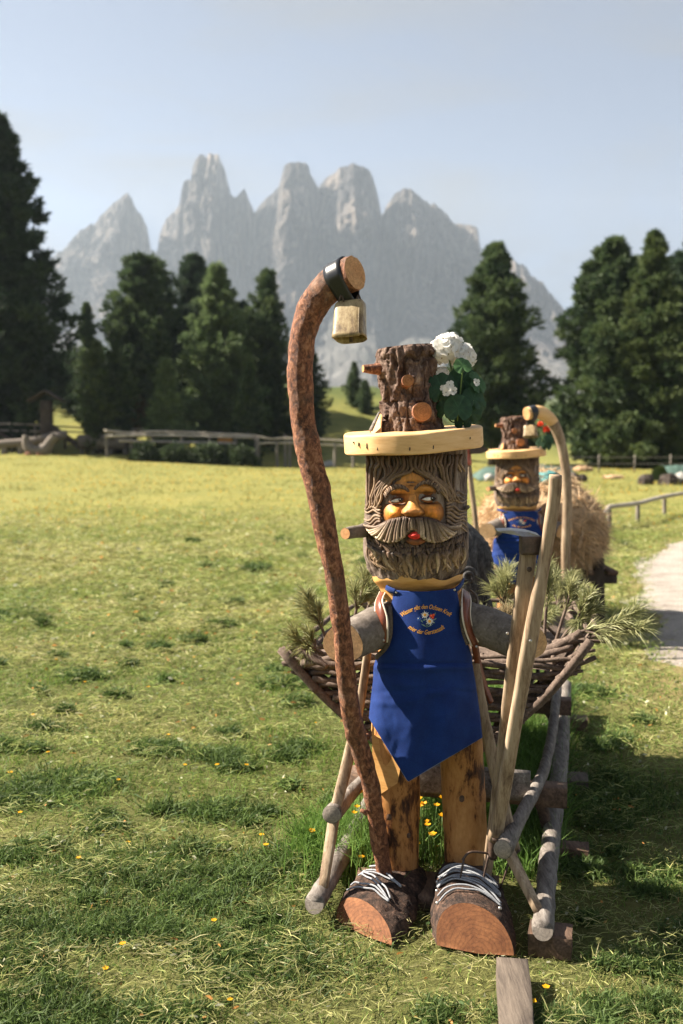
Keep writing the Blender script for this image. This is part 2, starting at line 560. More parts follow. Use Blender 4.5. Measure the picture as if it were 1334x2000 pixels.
M['orange_box'] = m_plain('orange_paint', (0.50, 0.22, 0.04), 0.6, 0, 0.2, 4)
M['red_paint'] = m_plain('faded_red_paint', (0.42, 0.12, 0.09), 0.6, 0, 0.3, 20)
M['needles'] = m_attr('conifer_needles', rough=0.6, spec=0.25, var=0.25, scale=1.5, bstr=0, trans=0.3)
M['sprig'] = m_attr('sprig_needles', rough=0.5, spec=0.35, var=0.2, scale=30, bstr=0, trans=0.3)
M['grass'] = m_attr('grass_blades', rough=0.6, spec=0.25, var=0.2, scale=3, bstr=0, trans=0.38)
M['petal'] = m_attr('petals', rough=0.6, spec=0.2, var=0.06, scale=40, bstr=0, trans=0.4)
M['leaf'] = m_attr('geranium_leaf', rough=0.5, spec=0.35, var=0.2, scale=60, bstr=0.4, bdist=0.002, trans=0.2)
M['hay'] = m_attr('hay_stalks', rough=0.75, spec=0.25, var=0.3, scale=14, bstr=0.5, bdist=0.01, trans=0.25)

# blue work apron: woven cloth
m, nt, b = nmat('blue_apron_cloth')
v = coords(nt)
n1 = noise(nt, v, 14, 5, 0.6)
n2 = noise(nt, v, 420, 3, 0.6)
c = mixc(nt, ramp(nt, [(0.3, (0.005, 0.019, 0.105)), (0.7, (0.009, 0.033, 0.155))], n1), ramp(nt, [(0.3, (0.7,) * 3), (0.7, (1.35,) * 3)], n2), 1.0, 'MULTIPLY')
nt.links.new(c, b.inputs['Base Color'])
b.inputs['Roughness'].default_value = 0.85
b.inputs['Specular IOR Level'].default_value = 0.2
b.inputs['Sheen Weight'].default_value = 0.12
b.inputs['Sheen Roughness'].default_value = 0.4
b.inputs['Sheen Tint'].default_value = (0.35, 0.5, 0.9, 1)
bump(nt, b, n2, 0.35, 0.001)
M['apron'] = m
# bark of the tall crook: flaking red bark over darker and paler patches
m, nt, b = nmat('crook_bark')
v = coords(nt, (1, 1, 0.7))
na = noise(nt, v, 7, 5, 0.6, 0.8); nb2 = noise(nt, v, 62, 7, 0.72, 0.5); nc2 = noise(nt, coords(nt, (1, 1, 0.25)), 30, 6, 0.7, 0.3)
ca_ = ramp(nt, [(0.36, (0.045, 0.018, 0.011)), (0.46, (0.15, 0.055, 0.026)), (0.54, (0.27, 0.105, 0.048)), (0.64, (0.42, 0.21, 0.115))], nb2)
cb_ = ramp(nt, [(0.36, (0.030, 0.018, 0.013)), (0.48, (0.10, 0.058, 0.038)), (0.58, (0.19, 0.12, 0.083)), (0.68, (0.36, 0.27, 0.20))], nc2)
cc_ = mixc(nt, ca_, cb_, ramp(nt, [(0.50, (0, 0, 0)), (0.62, (0.55, 0.55, 0.55))], na))
nt.links.new(cc_, b.inputs['Base Color'])
b.inputs['Roughness'].default_value = 0.72
b.inputs['Specular IOR Level'].default_value = 0.4
bump(nt, b, nb2, 1.0, 0.010)
M['crook_bark'] = m
M['hem'] = m_plain('apron_hem', (0.16, 0.22, 0.42), 0.8, 0, 0.1, 200)

# ================================================================== THE SETTING
def gz(x, y):
    x = np.asarray(x, float); y = np.asarray(y, float)
    hill = 5.6 * sstep(57, 84, y) * (1 - 0.86 * sstep(3.0, 13.0, x - 0.02 * (y - 70)))
    hill = hill + 0.5 * sstep(40, 60, y) * sstep(-2, -14, x)
    far = np.where(y > 90, (y - 90) * 0.038, 0.0)
    und = 0.5 * (fbm(np.stack([x * 0.05, y * 0.05, 0 * x], -1), 3) - 0.5) * sstep(8, 30, np.hypot(x, y))
    big = 14 * (fbm(np.stack([x * 0.008, y * 0.008, 0 * x + 3.3], -1), 3) - 0.5) * sstep(90, 240, np.hypot(x, y))
    near = 0.05 * (fbm(np.stack([x * 1.3, y * 1.3, 0 * x + 9], -1), 3) - 0.5)
    return hill + far + und + big + near

# path: left edge and right edge
PATH_L = np.array([(1.9, -14), (2.0, -4), (2.15, 3), (2.3, 6.4), (2.75, 8.6), (3.25, 10.6), (3.75, 12.2), (4.5, 14.0), (5.7, 15.9), (8.5, 18.0), (14, 20), (26, 22), (60, 24)], float)
PATH_R = np.array([(4.6, -14), (4.7, -4), (4.9, 3), (5.1, 6.0), (5.6, 8.0), (6.2, 9.6), (7.0, 11.0), (8.2, 12.6), (10, 14.0), (12.5, 15.2), (18, 17), (30, 18.6), (62, 20)], float)
pl = crom(PATH_L, 160); pr = crom(PATH_R, 160)
def path_dist(x, y):
    """signed-ish distance to the path (negative inside)"""
    x = np.asarray(x, float); y = np.asarray(y, float)
    dl = np.full(x.shape, 1e9); dr = np.full(x.shape, 1e9)
    for i in range(0, 160, 2):
        dl = np.minimum(dl, np.hypot(x - pl[i, 0], y - pl[i, 1]))
    # inside test by comparing to the left edge x at that y and the right edge
    xl = np.interp(y, pl[:, 1], pl[:, 0]); xr = np.interp(y, pr[:, 1], pr[:, 0])
    ins = (x > xl) & (x < xr) & (y > -14) & (y < 24)
    return np.where(ins, -dl, np.minimum(dl, np.where(x > xr, np.abs(x - xr), 1e9)))

# ---- ground sheet
ys = np.concatenate([np.linspace(-90, -8, 14), np.linspace(-7, 20, 150), 20 + (np.linspace(0, 1, 130) ** 2.6)[1:] * 3000])
ss = np.linspace(-1, 1, 241)
ss = np.sign(ss) * (0.45 * np.abs(ss) + 0.55 * np.abs(ss) ** 3)
half = 26 + 1.05 * np.abs(ys)
YY = np.repeat(ys[:, None], len(ss), 1)
XX = half[:, None] * ss[None, :]
ZZ = gz(XX, YY)
gcol = np.zeros((XX.size, 3))
pdist = path_dist(XX.ravel(), YY.ravel())
nn = fbm(np.stack([XX.ravel() * 0.9, YY.ravel() * 0.9, XX.ravel() * 0], -1), 4)
dirt = 0.65 * (1 - sstep(-0.3, 1.0, pdist + (nn - 0.5) * 1.6))
gcol[:, 0] = dirt
gcol[:, 2] = 0.8 * (1 - sstep(6, 26, np.hypot(XX.ravel(), YY.ravel())))  # near ground: thatch tone, darkened as painted shade in gaps between blades
gcol[:, 1] = sstep(60, 85, YY.ravel())           # alpine slope beyond the fence
m, nt, b = nmat('meadow')
v = coords(nt)
a = nt.nodes.new('ShaderNodeAttribute'); a.attribute_name = 'col'
sp = nt.nodes.new('ShaderNodeSeparateColor'); nt.links.new(a.outputs['Color'], sp.inputs[0])
n_big = noise(nt, v, 0.16, 5, 0.6, 0.4)
n_mid = noise(nt, coords(nt, (1, 2.2, 1)), 1.1, 7, 0.7, 0.5)
n_fine = noise(nt, v, 22, 6, 0.75)
c1 = ramp(nt, [(0.30, (0.135, 0.150, 0.045)), (0.5, (0.215, 0.205, 0.055)), (0.7, (0.29, 0.225, 0.058))], n_big)
c2 = ramp(nt, [(0.34, (0.055, 0.075, 0.024)), (0.42, (0.17, 0.18, 0.055)), (0.58, (0.26, 0.24, 0.07)), (0.75, (0.36, 0.28, 0.10))], n_mid)
c3 = mixc(nt, c1, c2, 0.68)
c3 = mixc(nt, c3, ramp(nt, [(0.25, (0.55,) * 3), (0.75, (1.35,) * 3)], n_fine), 1.0, 'MULTIPLY')
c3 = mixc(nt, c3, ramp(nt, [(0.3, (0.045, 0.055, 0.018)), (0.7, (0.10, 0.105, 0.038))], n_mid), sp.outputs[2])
c4 = mixc(nt, c3, (0.30, 0.23, 0.11), sp.outputs[0])
c5 = mixc(nt, c4, ramp(nt, [(0.35, (0.035, 0.055, 0.016)), (0.65, (0.09, 0.105, 0.028))], n_big), sp.outputs[1])  # far slope green, lowered in colour to imitate shadow lying on it
nt.links.new(c5, b.inputs['Base Color'])
b.inputs['Roughness'].default_value = 0.9
b.inputs['Specular IOR Level'].default_value = 0.1
bump(nt, b, n_fine, 0.8, 0.03)
M['meadow'] = m
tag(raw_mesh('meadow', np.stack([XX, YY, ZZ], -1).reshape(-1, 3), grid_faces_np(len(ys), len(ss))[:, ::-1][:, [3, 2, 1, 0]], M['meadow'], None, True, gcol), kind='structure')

# ---- gravel path: a shallow sheet with frayed edges
m, nt, b = nmat('gravel')
v = coords(nt)
n1 = noise(nt, v, 2.2, 6, 0.7); n2 = noise(nt, v, 60, 5, 0.75)
c = mixc(nt, ramp(nt, [(0.35, (0.38, 0.33, 0.285)), (0.5, (0.50, 0.445, 0.39)), (0.68, (0.60, 0.54, 0.48))], n1), ramp(nt, [(0.32, (0.45,) * 3), (0.68, (1.4,) * 3)], n2), 1.0, 'MULTIPLY')
nt.links.new(c, b.inputs['Base Color']); b.inputs['Roughness'].default_value = 0.95
b.inputs['Specular IOR Level'].default_value = 0.1
bump(nt, b, n2, 1.0, 0.04)
M['gravel'] = m
U = np.linspace(0, 1, 26)
PV = []
pl2 = crom(PATH_L, 420); pr2 = crom(PATH_R, 420)
for i in range(420):
    k = fbm(np.array([[i * 0.10, 0.0, 5.5], [i * 0.10, 9.0, 1.5]]), 2) - 0.5
    a0 = pl2[i] + (pl2[i] - pr2[i]) / np.linalg.norm(pl2[i] - pr2[i]) * (k[0] * 0.7 + .12)
    a1 = pr2[i] + (pr2[i] - pl2[i]) / np.linalg.norm(pl2[i] - pr2[i]) * k[1] * 0.7
    q = a0[None] * (1 - U[:, None]) + a1[None] * U[:, None]
    PV.append(q)
PV = np.array(PV)
pz = gz(PV[..., 0], PV[..., 1]) + 0.012 - 0.02 * (1 - np.minimum(1, 12 * np.minimum(U, 1 - U)))[None, :] + 0.010 * fbm(np.concatenate([PV * 9, PV[..., :1] * 0], -1), 2)
tag(raw_mesh('gravel_path', np.concatenate([PV, pz[..., None]], -1).reshape(-1, 3), grid_faces_np(420, 26), M['gravel']), kind='structure')

# ---- mountains
SKY = np.array([(-2200, 800), (-1500, 760), (-900, 720), (-600, 690), (-400, 640), (-250, 600), (-120, 560), (0, 545), (60, 530), (100, 515), (128, 498), (150, 476), (168, 458), (185, 447), (196, 444), (210, 424), (228, 408), (246, 399), (259, 389), (266, 398), (271, 414), (284, 430), (294, 450), (301, 492), (313, 500), (318, 466), (330, 440), (346, 424), (357, 410), (362, 385), (366, 368), (374, 363), (380, 362), (382, 340), (388, 325), (396, 318), (405, 318), (411, 322), (416, 315), (425, 314), (433, 316), (437, 330), (446, 348), (450, 372), (455, 394), (464, 397), (474, 388), (482, 382), (490, 402), (500, 424), (508, 412), (520, 400), (538, 386), (548, 372), (552, 356), (558, 338), (572, 333), (590, 330), (604, 333), (608, 350), (618, 374), (623, 380), (632, 366), (648, 352), (668, 340), (690, 333), (708, 337), (722, 350), (732, 372), (739, 400), (744, 432), (752, 415), (764, 396), (776, 384), (792, 379), (808, 386), (822, 400), (834, 408), (842, 406), (852, 414), (866, 428), (880, 443), (892, 447), (912, 448), (929, 455), (931, 478), (936, 498), (960, 508), (990, 515), (1010, 520), (1022, 527), (1034, 546), (1048, 556), (1056, 558), (1066, 574), (1080, 590), (1096, 606), (1130, 618), (1200, 640), (1334, 672), (1600, 710), (2100, 760), (3000, 800)], float)
cx = np.concatenate([np.linspace(-2200, 60, 70)[:-1], np.linspace(60, 1110, 900), np.linspace(1110, 3000, 70)[1:]])
top = np.interp(cx, SKY[:, 0], SKY[:, 1])
top = top + (fbm(np.stack([cx * 0.13, cx * 0, cx * 0 + 2], -1), 4, 0.65) - 0.5) * 13 * sstep(40, 120, cx) * (1 - sstep(1100, 1250, cx))
ker = np.exp(-0.5 * (np.arange(-60, 61) / 40.0) ** 2); ker /= ker.sum()
sm = np.convolve(np.pad(top, 60, mode='edge'), ker, mode='valid')
D = 2300 + 160 * np.sin(cx * 0.006 + 0.5) + np.where(cx > 945, -250.0 * sstep(945, 1010, cx), 0)
D = D + np.clip(top - sm, -60, 80) * 4.2
zt = CAMZ + (850 - top) / F * D * 1.0
xs_ = (cx - 667) / F * D
rows = np.concatenate([-np.linspace(1, 0, 8)[:-1], np.linspace(0, 1, 190)])
NB, NC = len(rows), len(cx)
VV = np.zeros((NB, NC, 3)); mcol = np.zeros((NB, NC, 3))
base_z = 48.0
for i, t in enumerate(rows):
    if t < 0:
        VV[i, :, 0] = xs_ * (1 - 0.05 * t)
        VV[i, :, 1] = D - t * 420 + 30
        VV[i, :, 2] = zt + (base_z - zt) * (np.abs(t) ** 0.8)
        continue
    z = zt + (base_z - zt) * t
    hrel = (z - base_z) / 700.0
    toward = 150 * t ** 1.3 + 760 * np.clip((t - 0.52) / 0.48, 0, 1) ** 1.35
    p = np.stack([xs_ * 0.011, z * 0.0026, 0 * z + 1.7], -1)
    q = np.stack([xs_ * 0.0042 + z * 0.0018, z * 0.0034, 0 * z + 8.1], -1)
    r = np.stack([xs_ * 0.035, z * 0.028, 0 * z + 4.4], -1)
    amp = sstep(0.0, 0.34, t) * (1 - 0.6 * sstep(0.6, 1.0, t))
    disp = amp * (290 * (ridged(q, 3) - 0.5) + 120 * (ridged(p, 4) - 0.5) + 55 * (ridged(r, 3) - 0.5))
    crag = ridged(np.stack([xs_ * 0.021 + 0.4 * fbm(r * .6, 2), z * 0.012, 0 * z + 6.6], -1), 4, 0.6)
    disp = disp + sstep(0.0, 0.05, t) * (1 - 0.5 * sstep(0.55, 1, t)) * (70 * (crag ** 2 - 0.45) + 30 * (fbm(r * 2.2, 3, .65) - .5))
    # ledges: soft strata steps
    disp = disp + (0.3 + 0.7 * amp) * 42 * (np.abs(((z * 0.011 + 1.5 * fbm(q * 2, 2)) % 1.0) - 0.5) - 0.25)
    fade = np.clip((D - 2300) / 1, -400, 400) * (t ** 1.6 * 0.75)
    VV[i, :, 0] = xs_ + amp * 14 * (fbm(r * 1.3 + 5, 3) - 0.5)
    VV[i, :, 1] = D - toward - disp - fade
    VV[i, :, 2] = z + amp * 10 * (fbm(r * 0.8 + 9, 2) - 0.5)
    mcol[i, :, 0] = sstep(0.60, 0.80, t + 0.25 * (fbm(p * 1.5 + 3, 3) - 0.5))
# no spur in front rises above the ridge line behind it
for i in range(8, NB):
    pxv = 667 + VV[i, :, 0] / VV[i, :, 1] * F
    lim = CAMZ + (850 - np.interp(pxv, cx, top)) / F * VV[i, :, 1]
    VV[i, :, 2] = np.minimum(VV[i, :, 2], lim - 1.5)
m, nt, b = nmat('dolomite_rock')
v = coords(nt, (1, 1, 0.7))
n1 = noise(nt, v, 0.012, 9, 0.68, 0.6); n2 = noise(nt, coords(nt), 0.05, 7, 0.7)
a = nt.nodes.new('ShaderNodeAttribute'); a.attribute_name = 'col'
sp = nt.nodes.new('ShaderNodeSeparateColor'); nt.links.new(a.outputs['Color'], sp.inputs[0])
c = ramp(nt, [(0.36, (0.032, 0.031, 0.033)), (0.46, (0.085, 0.078, 0.076)), (0.55, (0.16, 0.14, 0.125)), (0.66, (0.34, 0.285, 0.24))], n1)
c = mixc(nt, c, ramp(nt, [(0.32, (0.5,) * 3), (0.68, (1.4,) * 3)], n2), 1.0, 'MULTIPLY')
c = mixc(nt, c, ramp(nt, [(0.35, (0.085, 0.088, 0.08)), (0.6, (0.16, 0.155, 0.145)), (0.74, (0.34, 0.335, 0.325))], n1), sp.outputs[0])
nt.links.new(c, b.inputs['Base Color']); b.inputs['Roughness'].default_value = 0.95
b.inputs['Specular IOR Level'].default_value = 0.1
bump(nt, b, n2, 1.0, 28.0)
M['rock'] = m
tag(raw_mesh('mountain', VV.reshape(-1, 3), grid_faces_np(NB, NC), M['rock'], None, False, mcol.reshape(-1, 3)), kind='structure')

# ---- haze: one closed box of even air
HX, HY0, HY1, HZ0, HZ1 = 3500.0, -320.0, 3300.0, -14.0, 760.0
hb = MB()
hv = [(x, y, z) for x in (-HX, HX) for y in (HY0, HY1) for z in (HZ0, HZ1)]
hb.add(hv, [(0, 1, 3, 2), (4, 6, 7, 5), (0, 4, 5, 1), (2, 3, 7, 6), (0, 2, 6, 4), (1, 5, 7, 3)])
m = bpy.data.materials.new('haze_air'); m.use_nodes = True
nt = m.node_tree; nt.nodes.clear()
out = nt.nodes.new('ShaderNodeOutputMaterial'); pv = nt.nodes.new('ShaderNodeVolumePrincipled')
pv.inputs['Color'].default_value = (0.72, 0.85, 1.0, 1)
pv.inputs['Density'].default_value = 0.00015
pv.inputs['Anisotropy'].default_value = 0.25
nt.links.new(pv.outputs[0], out.inputs['Volume'])
tag(hb.build('haze', m, None, False), kind='stuff')

# ================================================================== TREES
def make_tree(name, label, px, top_py, hw_px, Y, style='pine', seed=0, cols=None, base_py=None, dens=1.0, group=None, low=0.06, lean=0.0):
    r = np.random.default_rng(seed + 100)
    x = (px - 667) / F * Y
    zb = float(gz(x, Y)) - 0.1
    zt_ = W(px, top_py, Y)[2]
    H = zt_ - zb
    R = hw_px / F * Y
    t = thing(name, label, 'tree', (x, Y, zb), group)
    base = np.array([x, Y, zb])
    # crown profile
    if style == 'pine':
        tab = [(0.0, 0.62), (0.08, 0.92), (0.22, 1.0), (0.42, 0.94), (0.60, 0.78), (0.76, 0.55), (0.88, 0.32), (0.96, 0.14), (1.0, 0.03)]
    elif style == 'cone':
        tab = [(0.0, 0.7), (0.08, 0.98), (0.2, 1.0), (0.45, 0.78), (0.7, 0.47), (0.88, 0.22), (0.97, 0.08), (1.0, 0.02)]
    else:
        tab = [(0.0, 0.6), (0.12, 0.95), (0.35, 1.0), (0.6, 0.9), (0.8, 0.66), (0.92, 0.4), (1.0, 0.1)]
    tab = np.array(tab)
    prof = lambda h: np.interp(h, tab[:, 0], tab[:, 1]) * R
    # trunk and limbs
    tb = MB()
    th = np.linspace(0, 0.97, 12)
    sway = np.stack([0.02 * R * np.sin(th * 7 + seed) + lean * th * R, 0.02 * R * np.cos(th * 5 + seed), th * H], -1)
    tr = max(0.018 * H, 0.06)
    tb.tube(base + sway, tr * (1 - 0.93 * th) * (1 + 0.5 * np.exp(-th * 30)), 9)
    nb = int((85 if style == 'cone' else 100) * dens)
    CEN = []; PR = []
    # an uneven outline: a few directions bulge
    ph = r.uniform(0, 6.28, 4); am = r.uniform(0.05, 0.16, 4)
    for k in range(nb):
        h = low + (0.98 - low) * ((k + r.uniform(0, 1)) / nb) ** 0.93
        ang = k * 2.39996 + r.normal(0, 0.35)
        rad = prof((h - low) / (1 - low)) * (1 + sum(am[j] * math.sin((j + 1) * ang + ph[j] + 6 * h) for j in range(4))) * r.uniform(0.74, 1.20)
        pr_ = max(0.08 * R + 0.20 * rad, 0.09 * R) * r.uniform(0.75, 1.3) / math.sqrt(max(dens, .6))
        rr = max(rad - 0.6 * pr_, 0.0)
        droop = -0.05 * rad if style == 'cone' else 0.10 * rad
        c0 = base + np.array([lean * h * R, 0, h * H])
        c1 = c0 + np.array([math.cos(ang) * rr, math.sin(ang) * rr, droop])
        if k % 3 == 0 and rad > 0.3 * R:
            tb.tube(crom([c0 - [0, 0, 0.04 * H], (c0 + c1) / 2 - [0, 0, 0.01 * H], c1], 5), np.linspace(tr * 0.35 * (1 - h) + 0.02, 0.015, 5), 5, False)
        CEN.append(c1); PR.append(pr_)
        CEN.append(c0 * 0.5 + c1 * 0.5 - [0, 0, 0.02 * H]); PR.append(pr_ * 0.95)
        if rad > 0.6 * R:
            CEN.append(c0 * 0.78 + c1 * 0.22); PR.append(pr_ * 0.9)
    tb.build('trunk', M['wood_dark'], t)
    CEN = np.array(CEN); PR = np.array(PR)
    ncl = int(24 * dens)
    nbl = 12
    n = len(CEN)
    d = r.normal(0, 1, (n, ncl, 3)); d /= np.linalg.norm(d, axis=-1)[..., None]
    d[..., 2] *= 0.6
    cpos = CEN[:, None, :] + d * PR[:, None, None] * (r.uniform(0.25, 1.0, (n, ncl, 1)) ** 0.5)
    out_ = cpos - (base + np.array([0, 0, 0]))[None, None, :]
    out_[..., 2] = 0
    out_ /= np.linalg.norm(out_, axis=-1)[..., None] + 1e-6
    axis = out_ * 0.55 + d * 0.6 + np.array([0, 0, 0.45 if style != 'cone' else 0.05])
    sz = (0.075 * R + 0.09) * r.uniform(0.7, 1.3, (n, ncl))
    bd = axis[:, :, None, :] + r.normal(0, 0.55, (n, ncl, nbl, 3))
    bd /= np.linalg.norm(bd, axis=-1)[..., None]
    side = np.cross(bd, r.normal(0, 1, bd.shape)); side /= np.linalg.norm(side, axis=-1)[..., None] + 1e-9
    ln = sz[..., None, None] * r.uniform(0.9, 1.9, (n, ncl, nbl, 1))
    p0 = cpos[:, :, None, :] - bd * ln * 0.35
    wd = ln * 0.095
    v0 = p0 + bd * ln * 0.35 - side * wd; v1 = p0 + bd * ln * 0.35 + side * wd; v2 = p0 + bd * ln
    Vt = np.stack([p0, v0, v2, v1], axis=-2).reshape(-1, 3)
    nq = n * ncl * nbl
    cols_ = cols if cols is not None else ((0.030, 0.046, 0.020), (0.060, 0.078, 0.030))
    ca, cb = np.array(cols_[0]), np.array(cols_[1])
    mixv = np.clip(r.normal(0.45, 0.28, (n, 1, 1)) + r.normal(0, 0.18, (n, ncl, 1)), 0, 1.2)
    cc = ca + (cb - ca) * mixv
    cc = np.repeat(cc.reshape(-1, 3), nbl * 4, axis=0)
    raw_mesh('crown', Vt, np.arange(nq * 4).reshape(-1, 4), M['needles'], t, False, cc)
    return t

DARK = ((0.028, 0.050, 0.029), (0.066, 0.102, 0.050))
MID = ((0.040, 0.070, 0.034), (0.112, 0.155, 0.060))
PALE = ((0.085, 0.13, 0.055), (0.18, 0.24, 0.10))
OLIVE = ((0.046, 0.078, 0.030), (0.12, 0.155, 0.055))
make_tree('stone_pine', 'tall dark stone pine cut by the left picture edge', 12, 222, 128, 60.5, 'pine', 1, DARK, dens=1.55, low=0.02)
make_tree('spruce_tree', 'slim pointed spruce next to the tall dark pine at left', 176, 586, 40, 66, 'cone', 2, MID, dens=0.75)
make_tree('stone_pine', 'broad round-topped dark pine below the leftmost mountain peak', 282, 496, 82, 68, 'round', 3, MID, dens=1.2)
make_tree('stone_pine', 'dark pine rising behind the pale green larch', 385, 494, 58, 72, 'round', 4, DARK)
make_tree('larch_tree', 'pale green feathery larch in the middle of the left wood', 428, 512, 98, 62, 'cone', 5, PALE, dens=1.25)
make_tree('stone_pine', 'dark round-topped pine behind the crook at the wood edge', 525, 522, 62, 64, 'pine', 6, MID)
make_tree('stone_pine', 'dark pine partly hidden behind the bark-covered crook', 606, 676, 36, 63, 'pine', 7, DARK, dens=0.8)
make_tree('young_pine', 'young olive pine with slim top beside its darker twin', 193, 662, 36, 57, 'pine', 8, OLIVE, dens=0.8)
make_tree('young_pine', 'young darker pine just right of its slim olive twin', 232, 668, 40, 58, 'pine', 9, MID, dens=0.8)
make_tree('young_pine', 'slim green pine in front of the round-topped dark pine', 312, 616, 36, 61, 'pine', 10, MID, dens=0.75)
make_tree('young_pine', 'small light green pine in front of the left wood', 326, 696, 34, 56.5, 'pine', 11, PALE, dens=0.7)
make_tree('young_pine', 'small green pine at the foot of the left wood beside the crook', 488, 708, 38, 56.5, 'cone', 12, MID, dens=0.75)
make_tree('stone_pine', 'dark pine between the pale larch and the round-topped pine', 360, 600, 64, 70, 'pine', 13, DARK, dens=0.8)
make_tree('stone_pine', 'dark low pine behind the small spruce twins', 150, 690, 66, 70, 'round', 14, DARK, dens=0.7)
make_tree('stone_pine', 'dark pine behind larch near the wood edge', 470, 590, 72, 72, 'pine', 15, DARK, dens=0.8)
make_tree('young_pine', 'small pine on the grassy slope left of the log hat', 692, 706, 20, 74, 'cone', 16, MID, dens=0.6)
make_tree('young_pine', 'shortest pine on the grassy slope touching its taller neighbour', 713, 742, 17, 72, 'pine', 17, MID, dens=0.55)
make_tree('stone_pine', 'free-standing tall pine right of the white geranium', 964, 470, 86, 58, 'pine', 18, MID, dens=1.35, low=0.10)
make_tree('stone_pine', 'broad pine at left end of the right-hand wood', 1190, 462, 112, 54, 'pine', 19, MID, dens=1.45, low=0.03)
make_tree('spruce_tree', 'ragged-topped olive spruce in the right-hand wood', 1270, 446, 100, 51, 'cone', 20, OLIVE, dens=1.3, low=0.03)
make_tree('stone_pine', 'dark pine cut by the right picture edge', 1345, 462, 88, 54, 'pine', 21, DARK, dens=1.3, low=0.03)
make_tree('stone_pine', 'pine filling the gap between broad pine and ragged spruce', 1228, 500, 84, 56, 'pine', 25, MID, dens=1.0, low=0.03)
make_tree('stone_pine', 'pine between ragged spruce and the right picture edge', 1312, 500, 80, 57, 'round', 26, DARK, dens=1.0, low=0.03)
make_tree('young_pine', 'low dark juniper at the foot of the free-standing pine', 1020, 800, 40, 56, 'round', 24, DARK, dens=0.6)

# ---- shrubs under the far fence
def make_bush(name, label, px, top_py, hw_px, Y, seed, cols=MID, group=None, n=260):
    r = np.random.default_rng(seed)
    x = (px - 667) / F * Y; zb = float(gz(x, Y)) - 0.05
    H = W(px, top_py, Y)[2] - zb; R = hw_px / F * Y
    t = thing(name, label, 'shrub', (x, Y, zb), group)
    base = np.array([x, Y, zb])
    tb = MB()
    for k in range(7):
        a = r.uniform(0, 6.28)
        tb.tube(crom([base, base + [math.cos(a) * R * .2, math.sin(a) * R * .2, H * .4], base + [math.cos(a) * R * .5, math.sin(a) * R * .35, H * .8]], 5), np.linspace(0.03, 0.008, 5), 5)
    tb.build('stem', M['wood_dark'], t)
    d = r.normal(0, 1, (n, 3)); d /= np.linalg.norm(d, axis=1)[:, None]; d[:, 2] = np.abs(d[:, 2])
    lump = 0.75 + 0.5 * fbm(d * 2.2 + seed, 2)
    cp = base + d * np.array([R, min(R, 1.0) * 0.8, H]) * (r.uniform(0.3, 1, (n, 1)) ** 0.4) * lump[:, None]
    nb = 12
    bd = d[:, None, :] * 0.5 + r.normal(0, 0.6, (n, nb, 3)) + [0, 0, 0.2]; bd /= np.linalg.norm(bd, axis=-1)[..., None]
    sd_ = np.cross(bd, r.normal(0, 1, bd.shape)); sd_ /= np.linalg.norm(sd_, axis=-1)[..., None]
    ln = 0.16 * r.uniform(0.6, 1.4, (n, nb, 1)); p0 = cp[:, None, :] + r.normal(0, 0.08, (n, nb, 3))
    V = np.stack([p0, p0 + bd * ln * .4 - sd_ * ln * .22, p0 + bd * ln, p0 + bd * ln * .4 + sd_ * ln * .22], -2).reshape(-1, 3)
    ca, cb = np.array(cols[0]), np.array(cols[1])
    c = ca + (cb - ca) * np.clip(r.normal(.5, .35, (n, 1)), 0, 1.2)
    raw_mesh('foliage', V, np.arange(n * nb * 4).reshape(-1, 4), M['grass'], t, False, np.repeat(c, nb * 4, 0))
    return t
BUSH = ((0.030, 0.048, 0.022), (0.060, 0.085, 0.035))
for i, (px, tp, hw, Y, lb) in enumerate([
        (285, 868, 34, 53.0, 'dark green shrub under the left end of the long rail'),
        (345, 870, 38, 53.0, 'dark green shrub beneath the long rail, second of four'),
        (408, 866, 40, 53.0, 'dark green shrub beneath the long rail, third of four'),
        (470, 872, 36, 53.0, 'dark green shrub at the right end of the long rail'),
        (240, 842, 30, 58.5, 'low shrub below the slim young pine twins'),
        (275, 720 + 60, 40, 66, 'reddish low shrub under the round-topped pine')]):
    make_bush('shrub', lb, px, tp, hw, Y, 40 + i, BUSH if i < 5 else ((0.08, 0.06, 0.03), (0.16, 0.11, 0.05)), 'shrubs along the far fence' if i < 4 else None, 320)

# ================================================================== BACKGROUND THINGS
def pole(mb, a, b_, r0, r1, sides=8, n=8, wob=0.12, sag=0.0, seed=0):
    a = np.array(a, float); b_ = np.array(b_, float)
    t = np.linspace(0, 1, n)[:, None]
    P = a * (1 - t) + b_ * t
    P = P + np.array([0, 0, -sag]) * (4 * t * (1 - t))
    P = P + (fbm(np.concatenate([t * 3 + seed, t * 0, t * 0], 1), 2)[:, None] - 0.5) * np.array([0, 0, 1.0]) * r0 * 0.8
    mb.tube(P, np.linspace(r0, r1, n), sides, True, wob=wob, seed=seed)
    return mb

def at(px, py, Y):
    return W(px, py, Y)

def fence(label, posts, rails, Y, prad=0.06, rrad=0.055, name='rail_fence'):
    """posts: (px, py_top, Y); rails: polylines of (px, py, Y)"""
    p0 = posts[0]
    x0 = (p0[0] - 667) / F * p0[2]
    t = thing(name, label, 'fence', (x0, p0[2], float(gz(x0, p0[2]))))
    for i, (px, pt, yy) in enumerate(posts):
        tp = at(px, pt, yy)
        bz = float(gz(tp[0], yy)) - 0.2
        pole(MB(), (tp[0], yy, bz), tp, prad * 1.1, prad, wob=0.12, seed=i).build('post', M['post'], t)
    for i, pts in enumerate(rails):
        P = crom([at(*q) for q in pts], 4 * len(pts))
        MB().tube(P, np.linspace(rrad, rrad * 0.8, len(P)), 8, True, wob=0.15, seed=i).build('rail', M['rail'], t)
    return t

